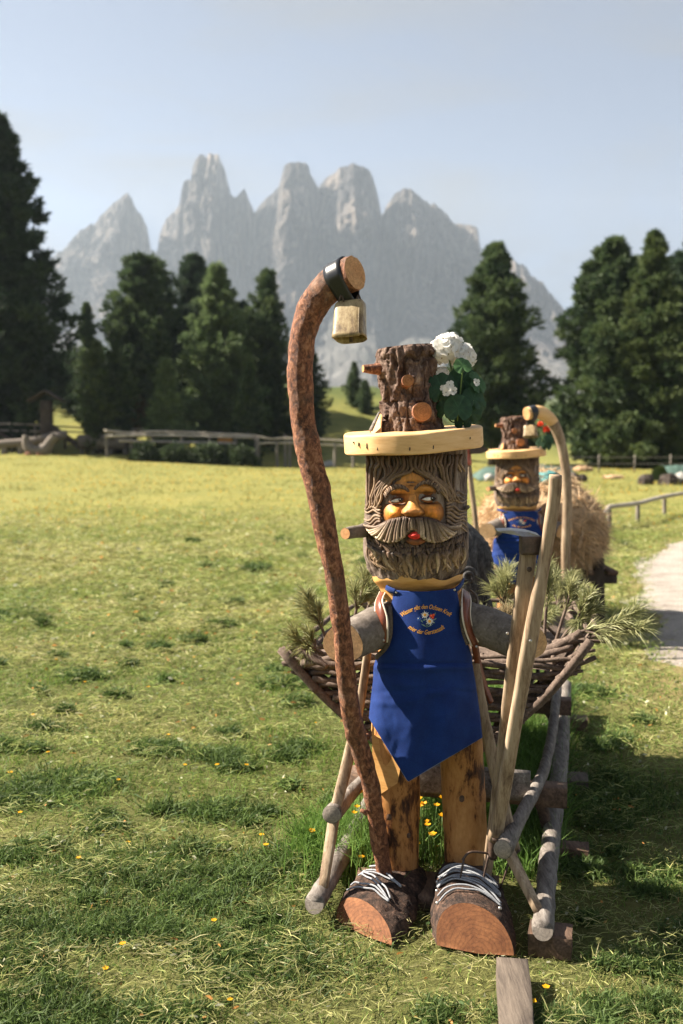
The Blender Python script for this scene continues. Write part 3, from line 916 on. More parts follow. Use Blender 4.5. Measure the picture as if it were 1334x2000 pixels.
fence('pale two-rail fence in front of the tall dark pine', [(-40, 828, 58), (22, 830, 58), (47, 838, 58), (68, 829, 58), (88, 829, 58)],
      [[(-60, 827, 57.9), (20, 828, 57.9), (88, 830, 57.9)], [(-60, 839, 57.9), (20, 841, 57.9), (88, 843, 57.9)]], 58)
fence('long pale split-rail fence above the dark green shrubs', [(208, 846, 54.5), (256, 850, 54.5), (298, 848, 54.5), (355, 848, 54.5), (409, 850, 54.5), (460, 851, 54.5), (500, 852, 54.5)],
      [[(203, 841, 54.4), (260, 846, 54.4), (300, 843, 54.4), (400, 846, 54.4), (500, 851, 54.4)],
       [(205, 852, 54.2), (300, 850, 54.2), (400, 852, 54.2), (498, 855, 54.2)],
       [(232, 861, 54.3), (330, 863, 54.3), (462, 866, 54.3)]], 54.5, 0.075, 0.075)
fence('weathered post-and-rail fence continuing behind the crook', [(504, 852, 54), (541, 862, 54), (557, 848, 55), (566, 858, 55), (654, 866, 54), (690, 868, 54)],
      [[(500, 852, 54), (530, 857, 54), (570, 856, 54), (700, 862, 54)], [(505, 866, 54), (560, 865, 54), (700, 872, 54)]], 54, 0.075, 0.055)
fence('back fence of thin rails between pine feet and long rail', [(225, 838, 62), (262, 840, 62), (310, 842, 62), (370, 843, 62), (440, 845, 62)],
      [[(100, 832, 62), (225, 838, 62), (330, 838, 62), (450, 842, 62)], [(100, 842, 62), (225, 846, 62), (440, 849, 62)]], 62, 0.05, 0.05)

# low rail beside the gravel path
t = thing('low_rail_fence', 'low weathered single-rail fence rising along the gravel path', 'fence', G(1192, 1030))
fp = [(1150, 1046, 1011, 1046), (1190, 993, 990, 1030), (1246, 986, 983, 1020), (1298, 970, 970, 1004), (1380, 960, 957, 990), (1480, 945, 942, 974)]
tops = []
for i, (px, _, pt, pb) in enumerate(fp):
    g = G(px, pb)
    g[2] = float(gz(g[0], g[1]))
    tp = W(px, pt, g[1])
    if i == 0:
        tp[2] = g[2] + 0.08
        g = tp - np.array([0, 0, 0.25])
    tops.append(tp)
    pole(MB(), g - np.array([0, 0, 0.15]), tp, 0.045, 0.04, seed=i + 3).build('post', M['post'], t)
P = np.vstack([crom(tops[:2], 6)[:-1], crom(tops[1:], 24)])
MB().tube(P, 0.045, 10, True, wob=0.15, seed=4).build('rail', M['rail'], t)

# gabled wooden post before the tall pine
YS = 57.0
t = thing('wayside_post', 'dark wooden post with small gabled roof before the tall pine', 'wayside post', (at(91, 800, YS)[0], YS, float(gz(at(91, 800, YS)[0], YS))))
b0 = at(91, 872, YS)
MB().beam((b0[0], YS, t.location.z - 0.1), at(91, 782, YS), 0.62, 0.5, side=(1, 0, 0)).build('post', M['wood_dark'], t)
for s in (-1, 1):
    MB().beam(at(91, 764, YS) + [0, 0, 0.02], at(91 + s * 33, 784, YS), 1.1, 0.10, side=(0, 1, 0)).build('roof_slope', M['wood_dark'], t)
MB().beam(at(78, 800, YS) + [0, -.05, 0], at(104, 800, YS) + [0, -.05, 0], 0.5, 0.12, side=(0, 1, 0)).build('shelf', M['wood_dark'], t)
t = thing('lean_to_boards', 'dark boards leaning like a ramp at the left picture edge', 'boards', (at(10, 870, 57)[0], 57, 0.2))
for k in range(5):
    MB().beam(at(-30 + k * 2, 822 + k * 1.5, 57 + 0.35 * k), at(36 + k * 1.5, 874, 57 + 0.35 * k), 0.32, 0.10, side=(0, 1, 0), jit=0.01).build('board', M['wood_dark'], t)
t = thing('leaning_beam', 'dark beam slanting down right of the gabled post', 'beam', (at(150, 872, 57)[0], 57, 0.2))
MB().beam(at(100, 832, 57), at(158, 874, 57), 0.28, 0.28).build('beam', M['wood_dark'], t)
MB().beam(at(126, 851, 57), at(128, 876, 57.4), 0.14, 0.14).build('prop', M['wood_dark'], t)

# log trough on legs
YT = 56.0
t = thing('log_trough', 'long grey log on stubby legs near the left edge', 'log', (at(60, 890, YT)[0], YT, 0.0))
MB().tube(crom([at(-60, 874, YT), at(0, 868, YT), at(60, 862, YT), at(130, 848, YT)], 18), 0.24, 14, True, wob=0.08).build('trunk_log', M['bark_grey'], t)
for px in (-20, 8, 40):
    MB().beam(at(px, 866, YT), at(px, 895, YT) * [1, 1, 0] + [0, 0, -0.05], 0.28, 0.28, side=(1, 0, 0)).build('leg', M['post'], t)

def log_animal(label, px, py, Y, s, flip=1, bent=False, group=None, body_mat='bark_grey'):
    c = at(px, py, Y)
    gz0 = float(gz(c[0], Y))
    t = thing('log_animal', label, 'log animal', (c[0], Y, gz0), group)
    if not bent:
        c[2] = gz0 + 0.62 * s
    if bent:
        P = crom([c + [-.75 * s * flip, 0, .62 * s], c + [-.7 * s * flip, 0, .1 * s], c + [-.35 * s * flip, 0, -.18 * s], c + [.2 * s * flip, 0, -.1 * s], c + [.5 * s * flip, 0, .3 * s], c + [.8 * s * flip, 0, .62 * s]], 22)
        MB().tube(P, interp([(0, .16), (.3, .28), (.6, .33), (.8, .24), (1, .26)], np.linspace(0, 1, 22)) * s, 14, True, wob=0.1).build('body', M['bark_grey'], t)
        for q in (-.25, .3):
            MB().tube(crom([c + [q * s * flip, -.1, -.3 * s], [c[0] + q * s * flip, Y - .1, gz0 + .08], [c[0] + (q - .45) * s * flip, Y - .35, gz0 + .03]], 8), np.linspace(.13, .09, 8) * s, 8).build('foot', M['bark_red'], t)
    else:
        MB().tube(crom([c + [-.45 * s, 0, 0], c + [.45 * s, 0, .02]], 8), .42 * s, 14, True, wob=0.08).build('body', M[body_mat], t)
        MB().disc(c + [-.452 * s, 0, 0], (-1, -.2, 0), .41 * s, 16, 4).build('cut_end', M['end_grey'], t, ring=True)
        MB().tube(crom([c + [.25 * s * flip, 0, .1 * s], c + [.42 * s * flip, 0, .26 * s], c + [.56 * s * flip, -.05, .30 * s]], 8), np.linspace(.13, .10, 8) * s, 10, True).build('head', M['bark_grey'], t)
        for dx in (-.3, .3):
            for dy in (-.13, .13):
                MB().tube([c + [dx * s, dy * s, -.1 * s], [c[0] + dx * 1.15 * s, Y + dy * 1.2 * s, gz0 - .05]], .075 * s, 8).build('leg', M['post'], t)
    return t
log_animal('bent log animal with reddish feet beside the long grey log', 80, 874, 55.0, 1.1, 1, True)
log_animal('first small log animal right of the leaning beam', 172, 873, 57, 1.05, -1)
log_animal('middle small log animal with pale flank', 198, 871, 57, 1.15, 1, body_mat='end_grey')
log_animal('third small log animal, nearest the long rail fence', 231, 868, 57, 1.2, 1)
t = thing('tilted_board_roof', 'tilted dark board roof standing behind the small log animals', 'boards', (at(185, 872, 58)[0], 58, 0.1))
for k in range(3):
    MB().beam(at(168 + k, 838, 58 + .3 * k), at(204 + k, 868, 58 + .3 * k), 0.34, 0.08, side=(0, 1, 0)).build('board', M['wood_brown'], t)
for px, py in ((170, 840), (196, 862)):
    MB().beam(at(px, py, 58.2), at(px, 880, 58.2) * [1, 1, 0] + [0, 0, -.05], .12, .12, side=(1, 0, 0)).build('post', M['wood_dark'], t)

def rock(name, label, px, py, Y, w_, h_, mat='stone', seed=0, group=None):
    r = np.random.default_rng(seed)
    c = at(px, py, Y)
    sx, sz = w_ / F * Y / 2, h_ / F * Y / 2
    c[2] = float(gz(c[0], Y)) + sz * 0.55
    n = 14
    a, e = np.meshgrid(np.linspace(0, 2 * math.pi, 20, endpoint=False), np.linspace(-1.5, 1.5, n))
    d = np.stack([np.cos(a) * np.cos(e), np.sin(a) * np.cos(e), np.sin(e)], -1)
    k = 0.45 + 1.1 * fbm(d * 2.2 + seed * 3.1, 3)
    V = c + d * np.array([sx, sx * 0.8, sz]) * k[..., None]
    o = raw_mesh(name, V.reshape(-1, 3), grid_faces(n, 20, True), M[mat], None, False)
    return tag(o, label, 'rock', group)
rock('boulder', 'grey boulder under the left half of the long rail', 308, 858, 55.5, 44, 16, 'stone', 1)
rock('boulder', 'dark boulder with pale streak right of the grey one', 378, 857, 55.5, 36, 16, 'post', 2)
rock('boulder', 'pale boulder leaning on the dark one', 366, 855, 55.0, 10, 14, 'stone', 3)
rock('boulder', 'white stone behind the crook at the fence', 622, 852, 56, 22, 16, 'stone', 4)
rock('boulder', 'round white stone right of the crook', 643, 850, 56, 22, 18, 'stone', 5)
rock('boulder', 'small white stone below the two round ones', 634, 864, 55, 18, 12, 'stone', 6)
rock('boulder', 'grey boulder behind the smaller wooden man', 1108, 884, 44, 24, 22, 'stone', 7)
rock('boulder', 'brown earth mound below the broad right pine', 1138, 880, 48, 34, 14, 'stone_warm', 8)
rock('boulder', 'flat brown stone in the meadow right of the hay', 1200, 918, 40, 44, 10, 'stone_warm', 9)

t = thing('hive_box', 'small orange box under a dark lid below the long rail', 'box', (at(440, 880, 55.5)[0], 55.5, 0.1))
c = at(440, 858, 55.5)
MB().beam(c + [-.38, 0, 0], c + [.38, 0, 0], 0.5, 0.42, side=(0, 1, 0)).build('box', M['orange_box'], t)
MB().beam(c + [-.6, 0, .27], c + [.6, 0, .27], 0.8, 0.10, side=(0, 1, 0)).build('lid', M['wood_dark'], t)
for dx in (-.3, .3):
    MB().beam(c + [dx, 0, -.2], [c[0] + dx, 55.5, float(gz(c[0], 55.5)) - .05], .1, .1, side=(1, 0, 0)).build('leg', M['wood_dark'], t)

# tarpaulin-covered heaps
def tarp_heap(label, px0, px1, py_t, py_b, Y, seed, stones=8, cover=(0, 1)):
    r = np.random.default_rng(seed)
    c = at((px0 + px1) / 2, py_b, Y); gz0 = float(gz(c[0], Y))
    t = thing('tarp_heap', label, 'heap', (c[0], Y, gz0))
    hw = (px1 - px0) / 2 / F * Y; H = (py_b - py_t) / F * Y
    nu, nv = 36, 18
    u, v = np.meshgrid(np.linspace(cover[0] * 2 - 1, cover[1] * 2 - 1, nu), np.linspace(0, math.pi, nv), indexing='ij')
    px_ = np.stack([u * 4, v * 2, u * 0 + seed], -1)
    f = fbm(px_, 4)
    edge = np.sqrt(np.clip(1 - np.abs(u) ** 4, 0.02, 1))
    X = c[0] + u * hw; Yv = Y - np.cos(v) * 1.1 * (0.9 + .3 * f); Z = gz0 + H * np.sin(v) * edge * (0.6 + 0.6 * f) + .05
    raw_mesh('tarpaulin', np.stack([X, Yv, Z], -1).reshape(-1, 3), grid_faces(nu, nv), M['tarp'], t, True)
    for k in range(stones):
        q = r.uniform(-1, 1); s = r.uniform(.14, .32)
        cc = np.array([c[0] + q * hw, Y - 1.15 + r.uniform(-.2, .3), gz0 + s * .5])
        a, e = np.meshgrid(np.linspace(0, 2 * math.pi, 9, endpoint=False), np.linspace(-1.5, 1.5, 6))
        d = np.stack([np.cos(a) * np.cos(e), np.sin(a) * np.cos(e), np.sin(e)], -1)
        V = cc + d * s * (0.6 + .7 * fbm(d * 1.9 + k * 5.5, 2))[..., None]
        raw_mesh('stone', V.reshape(-1, 3), grid_faces(6, 9, True), M['wood_dark'] if k % 3 else M['stone'], t, False)
    return t
tarp_heap('green tarpaulin heap between the two wooden men', 925, 1130, 893, 922, 38, 3, 9)
tarp_heap('dark rubble heap half under green tarpaulin at the right edge', 1238, 1420, 892, 930, 36, 5, 22, (0.28, 1))
# thin wire fence before the right-hand wood
t = thing('wire_fence', 'thin wire fence below the right-hand wood', 'fence', (at(1170, 905, 46)[0], 46, 0))
for px in (1110, 1170, 1240, 1310, 1390):
    p = at(px, 888, 46); MB().tube([[p[0], 46, float(gz(p[0], 46)) - .1], p], .03, 6).build('post', M['post'], t)
for dz in (0, -.3):
    MB().tube(crom([at(1100, 893, 46) + [0, 0, dz], at(1240, 892, 46) + [0, 0, dz - .03], at(1400, 893, 46) + [0, 0, dz]], 12), .012, 5).build('wire', M['steel'], t)

# ================================================================== THE WOODEN MAN
YM = 3.5
S = YM / F                       # metres per photo pixel at the man
HCX = W(813, 1000, YM)[0]        # head axis
HEAD_R = [(880, 97), (900, 97), (980, 98), (1050, 101), (1085, 100), (1105, 94), (1125, 84), (1140, 76), (1160, 72)]
def head_r(py):
    return interp(HEAD_R, py) * S
def Hd(px, py, off=0.0):
    """point on the front of the head log seen at this picture position"""
    R = float(head_r(py)) + off
    Y = YM - R
    for _ in range(6):
        p = W(px, py, Y)
        dx = min(max(p[0] - HCX, -R * 0.985), R * 0.985)
        Y = YM - math.sqrt(R * R - dx * dx)
    p = W(px, py, Y)
    p[0] = HCX + min(max(p[0] - HCX, -R * 0.985), R * 0.985)
    return p

man = thing('wooden_man', 'tall carved log man in blue apron with white flowers on his hat', 'sculpture', (W(830, 1800, YM)[0], YM, 0.0), 'carved log men')

# ---- head log with deep bark relief
zt0 = W(813, 876, YM)[2]; zt1 = W(813, 1124, YM)[2]
nr, nc = 150, 200
zz = np.linspace(zt0, zt1, nr)
pyv = np.linspace(876, 1124, nr)
rr = head_r(pyv)
aa = np.linspace(0, 2 * math.pi, nc, endpoint=False)
ca, sa = np.cos(aa), np.sin(aa)
q = np.stack([ca[None, :] * rr[:, None] * 34, sa[None, :] * rr[:, None] * 34, np.repeat(zz[:, None] * 8.5, nc, 1)], -1)
rel = ridged(q, 4, 0.55)
lump = fbm(q * 0.22 + 4, 3)
backness = (sa[None, :] * 0.5 + 0.5)
amp = 0.022 * (0.55 + 0.45 * np.abs(ca))[None, :]
amp = amp * (1 - 0.75 * sstep(1108, 1135, pyv))[:, None]
r2 = rr[:, None] + amp * (rel - 0.62) + 0.012 * (lump - 0.5)
V = np.stack([HCX + r2 * ca[None, :], YM + r2 * sa[None, :], np.repeat(zz[:, None], nc, 1)], -1)
head = raw_mesh('head_log', V.reshape(-1, 3), grid_faces_np(nr, nc, True), M['bark_head'], man)
# bare wood neck with a wavy upper edge
zn0, zn1 = W(813, 1108, YM)[2], W(813, 1166, YM)[2]
nr2, nc2 = 24, 96
V = []
for i in range(nr2):
    t = i / (nr2 - 1)
    for j in range(nc2):
        a = 2 * math.pi * j / nc2
        up = 0.010 * math.sin(3 * a + 1) + 0.006 * math.sin(7 * a)
        py = 1108 + (1166 - 1108) * t
        rad = (float(head_r(max(py, 1122))) + 0.008 - 0.010 * t) * (1 - 0.03 * t)
        V.append((HCX + 0.006 + rad * math.cos(a), YM + rad * math.sin(a), zn0 + (zn1 - zn0) * t + (up - 0.012) * (1 - t)))
raw_mesh('neck', np.array(V), grid_faces(nr2, nc2, True), M['wood_orange'], man)

# ---- face: carved and stained
def gau(x, y, cx_, cy_, sx_, sy_):
    return np.exp(-((x - cx_) / sx_) ** 2 - ((y - cy_) / sy_) ** 2)
def arch_l(py): return interp([(922, 801), (930, 782), (940, 770), (955, 758), (970, 751), (985, 747), (1005, 745), (1030, 748)], py)
def arch_r(py): return interp([(922, 805), (928, 822), (936, 836), (950, 850), (965, 860), (985, 867), (1005, 869), (1030, 868)], py)
fr, fc = 90, 90
V = []; C = []
skin = np.array((0.60, 0.265, 0.062)); deep = np.array((0.085, 0.028, 0.010)); rosy = np.array((0.78, 0.27, 0.035)); brown = np.array((0.27, 0.095, 0.026))
for i in range(fr):
    py = 922 + (1030 - 922) * i / (fr - 1)
    l, r_ = arch_l(py), arch_r(py)
    for j in range(fc):
        px = l + (r_ - l) * j / (fc - 1)
        u = abs(2 * j / (fc - 1) - 1)
        off = 0.004 - 0.014 * u ** 8
        off += 0.026 * gau(px, py, 769, 1003, 19, 13) + 0.026 * gau(px, py, 849, 1000, 19, 13)     # cheeks
        off -= 0.012 * gau(px, py, 774, 977, 20, 9) + 0.012 * gau(px, py, 838, 974, 20, 9)        # eye sockets
        off += 0.012 * gau(px, py, 776, 957, 26, 7) + 0.012 * gau(px, py, 836, 953, 26, 7)        # brow ridge
        off += 0.012 * gau(px, py, 805, 985, 10, 26)
        off -= 0.006 * gau(px, py, 804, 942, 9, 2.2) + 0.005 * gau(px, py, 804, 948, 8, 1.8)      # furrows
        off -= 0.006 * gau(px, py, 785, 999, 5, 13) + 0.006 * gau(px, py, 828, 998, 5, 13)
        V.append(Hd(px, py, off))
        c = skin.copy()
        k = min(1, 1.1 * gau(px, py, 766, 1001, 19, 12) + 1.1 * gau(px, py, 850, 998, 19, 12)); c = c * (1 - k) + rosy * k
        k = min(1, 1.1 * gau(px, py, 774, 974, 24, 11) + 1.1 * gau(px, py, 838, 971, 24, 11)); c = c * (1 - k) + brown * k
        k = min(1, 1.2 * gau(px, py, 777, 985, 24, 2.6) + 1.2 * gau(px, py, 838, 983, 24, 2.6) + .9 * gau(px, py, 776, 966, 26, 2.5) + .9 * gau(px, py, 836, 962, 26, 2.5)); c = c * (1 - k) + deep * k
        k = min(1, sstep(0.72, 1.0, u) * 0.85); c = c * (1 - k) + deep * k
        k = min(1, 0.8 * gau(px, py, 804, 942, 10, 2.2) + 0.8 * gau(px, py, 804, 948, 8, 1.8)); c = c * (1 - k) + deep * k
        C.append(c)
face = raw_mesh('face', np.array(V), grid_faces(fr, fc), M['paint'], man, True, np.array(C))

# nose: a bulbous wedge with two nostril wings
V = []; C = []
nn_, mm_ = 26, 28
prof_w = [(966, 7), (975, 8.5), (986, 12), (996, 21), (1002, 23), (1008, 17), (1012, 7)]
prof_h = [(966, 0.004), (975, 0.013), (986, 0.030), (996, 0.044), (1002, 0.044), (1008, 0.030), (1012, 0.010)]
for i in range(nn_):
    py = 966 + 45 * i / (nn_ - 1)
    wv, hv_ = interp(prof_w, py), interp(prof_h, py)
    for j in range(mm_):
        s = 2 * j / (mm_ - 1) - 1
        px = 806 + wv * s * 1.05
        h = hv_ * (1 - abs(s) ** 2.2) ** 0.6 + 0.010 * (gau(px, py, 789, 1001, 6, 6) + gau(px, py, 823, 1000, 6, 6)) * (1 - abs(s) ** 4)
        V.append(Hd(px, py, 0.006 + h))
        k = min(1, gau(px, py, 806, 1004, 18, 8)); c = skin * (1 - k) + np.array((0.42, 0.15, 0.045)) * k
        c = c * (1 - 0.75 * sstep(0.7, 1, abs(s))) + deep * 0.75 * sstep(0.7, 1, abs(s))
        C.append(c)
raw_mesh('nose', np.array(V), grid_faces(nn_, mm_), M['paint'], face, True, np.array(C))

# eyes and pupils
def almond(cx_, cy_, hw, hh, off, col, name, parent, tilt=0.0, bulge=0.004):
    V = [Hd(cx_, cy_, off + bulge)]; faces = []
    n = 28
    for q_ in (0.55, 1.0):
        for j in range(n):
            a = 2 * math.pi * j / n
            x = math.cos(a); y = math.sin(a) * (1 - abs(x) ** 2.5 * 0.55)
            V.append(Hd(cx_ + hw * x * q_, cy_ + (hh * y + tilt * x) * q_, off + bulge * (1 - q_ ** 2)))
    for j in range(n):
        k = (j + 1) % n
        faces.append((0, 1 + k, 1 + j)); faces.append((1 + j, 1 + k, 1 + n + k, 1 + n + j))
    return raw_mesh(name, np.array(V), faces, M['paint'], parent, True, np.tile(np.array(col), (len(V), 1)))
for (ex, ey, px_, tl) in ((774.5, 977.5, 783, -2.2), (836.5, 974.5, 846, -0.6)):
    e = almond(ex, ey, 14.0, 4.8, 0.006, (0.82, 0.78, 0.70), 'eye', face, tl, 0.006)
    almond(px_, ey + tl * (px_ - ex) / 13.5 + 0.3, 5.2, 4.5, 0.0112, (0.022, 0.012, 0.008), 'pupil', e, 0, 0.002)
    for sg, nm in ((-1, 'upper_lid'), (1, 'lower_lid')):
        lid = MB(); Pl = [Hd(ex + 15 * q_, ey + tl * q_ + sg * 5.6 * (1 - q_ * q_) * (1 - .2 * abs(q_)), 0.0085) for q_ in np.linspace(-1, 1, 14)]
        lid.tube(Pl, .0030 * np.sin(np.linspace(.35, 2.8, 14)) + .0006, 7, True, np.tile(deep if sg < 0 else brown, (14, 1)))
        lid.build(nm, M['paint'], face, col=True)
    almond(px_ - 1.5, ey + tl * (px_ - ex) / 13.5 - 1.2, 1.1, 1.1, 0.0140, (0.7, 0.7, 0.68), 'glint_dot', e, 0, 0.0006)

# strands of carved hair
def strand(mb, pts, r0, r1, off, col0, col1, n=16, sides=6, lift=0.0):
    off = off + 0.003
    Q = crom(pts, n)
    t = np.linspace(0, 1, n)
    P = np.array([Hd(a, b_, off + lift * math.sin(math.pi * s)) for (a, b_), s in zip(Q, t)])
    rad = (r0 * (1 - t) + r1 * t) * (0.35 + 0.65 * np.sin(np.pi * np.clip(t * 0.86 + 0.10, 0, 1)) ** 0.5)
    c = np.array(col0)[None] * (1 - t[:, None]) + np.array(col1)[None] * t[:, None]
    mb.tube(P, rad * 1.0, sides, True, c)

rs = np.random.default_rng(5)
D1, D2, L1, L2 = (0.030, 0.018, 0.013), (0.130, 0.080, 0.052), (0.42, 0.285, 0.175), (0.70, 0.53, 0.36)
def shade(a, b_, k):
    return tuple(np.array(a) * (1 - k) + np.array(b_) * k)

# eyebrows: arched slab made of short combed strands
for side, pts in (('l', [(753, 968), (760, 957), (774, 950), (788, 951), (796, 956)]), ('r', [(812, 952), (820, 945), (834, 941), (850, 948), (858, 960)])):
    eb = MB()
    Q = crom(pts, 15)
    for i in range(15):
        x, y = Q[i]
        d_ = (-4, -5) if side == 'l' else (4, -5)
        strand(eb, [(x - d_[0] * .5, y + 5), (x, y), (x + d_[0] * .9, y + d_[1] * .8)], 0.0056, 0.0034, 0.017, shade(D1, D2, 0.6), shade(D2, L1, 0.1 + 0.8 * (i % 2)), 7, 5)
    eb.build('eyebrow', M['hair'], face, col=True)

hair = MB()
# fringe flowing from under the brim round the arch
for k in range(30):
    x0 = 718 + k * 6.35 + rs.normal(0, 1.2)
    j = 3.2 * math.sin(k * 0.8) + rs.uniform(-1.5, 1.5)
    c0, c1 = shade(D1, D2, rs.uniform(.1, 1)), shade(D2, L1, rs.uniform(0.15, 1.15))
    if x0 < 804:
        o = (804 - x0) * 0.40
        pts = [(x0, 890), (x0 + 2 + j, 905), (x0 + 1 - j, 920 - o * .1)]
        for py in (932, 946, 960, 974, 986):
            ax = float(arch_l(py)) - 6 - o * (1 - 0.35 * sstep(930, 990, py))
            if ax < pts[-1][0] + 2 and py > pts[-1][1] + 4:
                pts.append((max(ax, 714) + 2 * math.sin(py * .22 + k), py))
        pts.append((max(pts[-1][0] - 4, 713), pts[-1][1] + 7))
    else:
        o = (x0 - 804) * 0.38
        pts = [(x0, 888), (x0 - 2 + j, 903), (x0 - 1 - j, 918 - o * .1)]
        for py in (930, 944, 958, 972):
            ax = float(arch_r(py)) + 6 + o * (1 - 0.3 * sstep(930, 980, py))
            if ax > pts[-1][0] - 2 and py > pts[-1][1] + 4:
                pts.append((min(ax, 911) + 2 * math.sin(py * .22 + k), py))
        pts.append((min(pts[-1][0] + 4, 912), pts[-1][1] + 7))
    strand(hair, pts, 0.0072, 0.0040, 0.003 + 0.005 * (k % 2), c0, c1, 20)
# wavy locks at the temples
for sgn, xa, xb, ya in ((-1, 744, 710, 988), (1, 872, 912, 966)):
    for k in range(9 if sgn > 0 else 6):
        y0 = ya + k * (7.5 if sgn > 0 else 6.5)
        pts = []
        for i in range(6):
            t = i / 5
            pts.append((xa + (xb - xa) * t, y0 + 9 * t * (1 if k > 2 else -.4) + 3.6 * math.sin(t * 8.5 + k * .7)))
        strand(hair, pts, 0.0062, 0.0032, 0.003 + 0.003 * (k % 2), shade(D2, L1, rs.uniform(.1, .7)), shade(D1, L1, rs.uniform(.1, .8)), 20)
hair.build('carved_hair', M['hair'], man, col=True)

beard = MB()
for layer, cnt in ((0, 40), (1, 34), (2, 22)):
    for k in range(cnt):
        t = (k + .5 + rs.uniform(-.35, .35)) / cnt
        sx = 718 + (908 - 718) * t
        sy = 1062 - 14 * abs(2 * t - 1) ** 2 + layer * 10 + rs.uniform(-3, 3)
        ex = 734 + (902 - 734) * t + 7 * math.sin(t * 9)
        ey = 1104 + 28 * (1 - abs(2 * t - 1) ** 2.2) + rs.uniform(-6, 4) - layer * 3
        mxp = (sx + ex) / 2 + rs.uniform(-6, 6)
        big_ = 1.35 if layer == 2 else 1.0
        light = rs.uniform(0.15, 0.9) if rs.random() < .6 else rs.uniform(1.0, 1.6)
        strand(beard, [(sx, sy), (mxp + 6 * math.sin(k * 1.3), sy + (ey - sy) * .33), (mxp - 6 * math.sin(k * 1.1), sy + (ey - sy) * .66), (ex, ey)], 0.0080 * big_, 0.0032, 0.002 + 0.004 * layer, shade(D1, D2, rs.uniform(-.1, 1.2)), shade(D2, L2 if layer == 2 and k % 3 == 0 else L1, light), 16)
# side whiskers joining hair and beard
for sgn in (-1, 1):
    for k in range(7):
        x0 = 716 + k * 4.5 if sgn < 0 else 911 - k * 4.5
        strand(beard, [(x0, 1040 + 2 * k), (x0 + sgn * -3, 1062), (x0 + sgn * 2 - sgn * 4, 1085), (x0 - sgn * 12, 1108)], 0.0065, 0.0035, 0.002, shade(D1, D2, rs.random()), shade(D2, L1, rs.uniform(0, .5)), 14)
beard.build('carved_beard', M['hair'], man, col=True)

mou = MB()
for sgn in (-1, 1):
    for layer, cnt in ((0, 26), (1, 22), (2, 14)):
        for k in range(cnt):
            t = (k + .5 + rs.uniform(-.3, .3)) / cnt
            st = crom([(0, 1009), (26, 1010), (46, 1016), (58, 1024)], 21)[int(t * 20)]
            en = crom([(5, 1032), (24, 1050), (44, 1057), (66, 1052), (84, 1040), (97, 1022)], 21)[int(t * 20)]
            sag = 10 + 6 * t
            X = lambda q_: 806 + sgn * q_
            ml = rs.uniform(.25, 1)
            pts = [(X(st[0]), st[1] + layer), (X(st[0] * .6 + en[0] * .4 + 1), st[1] * .55 + en[1] * .45 + sag * .35), (X(en[0] - 3), en[1] + 1), (X(en[0] + 2), en[1] - 2 * t)]
            strand(mou, pts, 0.0075, 0.0040, 0.018 + 0.008 * layer - 0.010 * t * t, shade(D1, D2, ml), shade(L1, L2, ml * 1.2) if rs.random() < .62 else shade(D1, L1, .5), 14)
mou.build('moustache', M['hair'], man, col=True)
lip = almond(811, 1046, 14.5, 7.6, 0.034, (0.72, 0.035, 0.018), 'lip', face, -1.0, 0.012)
almond(812, 1057, 19, 8, 0.016, (0.24, 0.085, 0.035), 'chin_hollow', face, 0.0, 0.010)

# branch stub in the cheek
sb = MB()
p0, p1 = Hd(716, 1035, -0.02), W(674, 1042, YM - 0.16)
sb.tube(crom([p0, p0 * .5 + p1 * .5 + [0, 0, .002], p1], 16), np.linspace(0.026, 0.0195, 16), 20, False, wob=0.14, seed=3)
stub = sb.build('branch_stub', M['bark_grey'], man)
MB().disc(p1, p1 - p0, 0.0195, 20, 5).build('cut_end', M['end_crook'], stub, ring=True)
sb = MB(); p0, p1 = Hd(908, 998, -.02), Hd(914, 990, 0.022)
sb.tube([p0, p1], [0.010, 0.007], 8); sb.build('branch_stub', M['bark_grey'], man)

# ---- hat brim: thick sawn disc, tilted
bc = W(806.5, 859, YM - 0.03)
tilt = math.atan2(17.0, 273.0)
Rt = Matrix.Rotation(-tilt, 3, 'Y') @ Matrix.Rotation(R_(2.5), 3, 'X')
Rt = np.array(Rt)
RB, HB = 136.5 * S * 0.985, 19.5 * S
prof = []
for k in range(7):
    a = math.pi / 2 * k / 6
    prof.append((RB - 0.010 + 0.010 * math.sin(a), HB - 0.010 + 0.010 * math.cos(a)))
prof += [(RB, HB * 0.3), (RB, -HB * .3)]
for k in range(7):
    a = math.pi / 2 * k / 6
    prof.append((RB - 0.008 + 0.008 * math.cos(a), -HB + 0.008 - 0.008 * math.sin(a)))
prof = [(0.0, HB), (RB * .4, HB), (RB * .8, HB)] + prof + [(RB * .8, -HB), (RB * .4, -HB), (0.0, -HB)]
nsd = 120
V = []
for (r_, z_) in prof:
    for j in range(nsd):
        a = 2 * math.pi * j / nsd
        k = 1 + 0.012 * math.sin(3 * a + .6) + 0.006 * math.sin(8 * a) + 0.003 * math.sin(17 * a + 1)
        V.append((r_ * k * math.cos(a), r_ * k * math.sin(a), z_ + 0.0015 * math.sin(5 * a)))
V = np.array(V) @ Rt.T + bc
brim = raw_mesh('hat_brim', V, grid_faces(len(prof), nsd, True), M['wood_pale'], man)
brim.data.flip_normals()
# little checks (drying cracks) in the brim edge
for (px, py, h) in ((700, 872, 9), (716, 876, 12), (737, 879, 6), (800, 880, 7), (846, 877, 8), (918, 858, 5), (690, 866, 4)):
    dxw = (W(px, py, YM - .25)[0] - bc[0])
    yy = bc[1] - math.sqrt(max(RB * RB * 1.0 - dxw * dxw, 0.0004)) - 0.0012
    p = W(px, py, yy)
    MB().beam(p, p + [0.001, 0, h * S * .8], 0.0035, 0.004, side=(1, 0, 0)).build('drying_check', M['wood_dark'], brim)

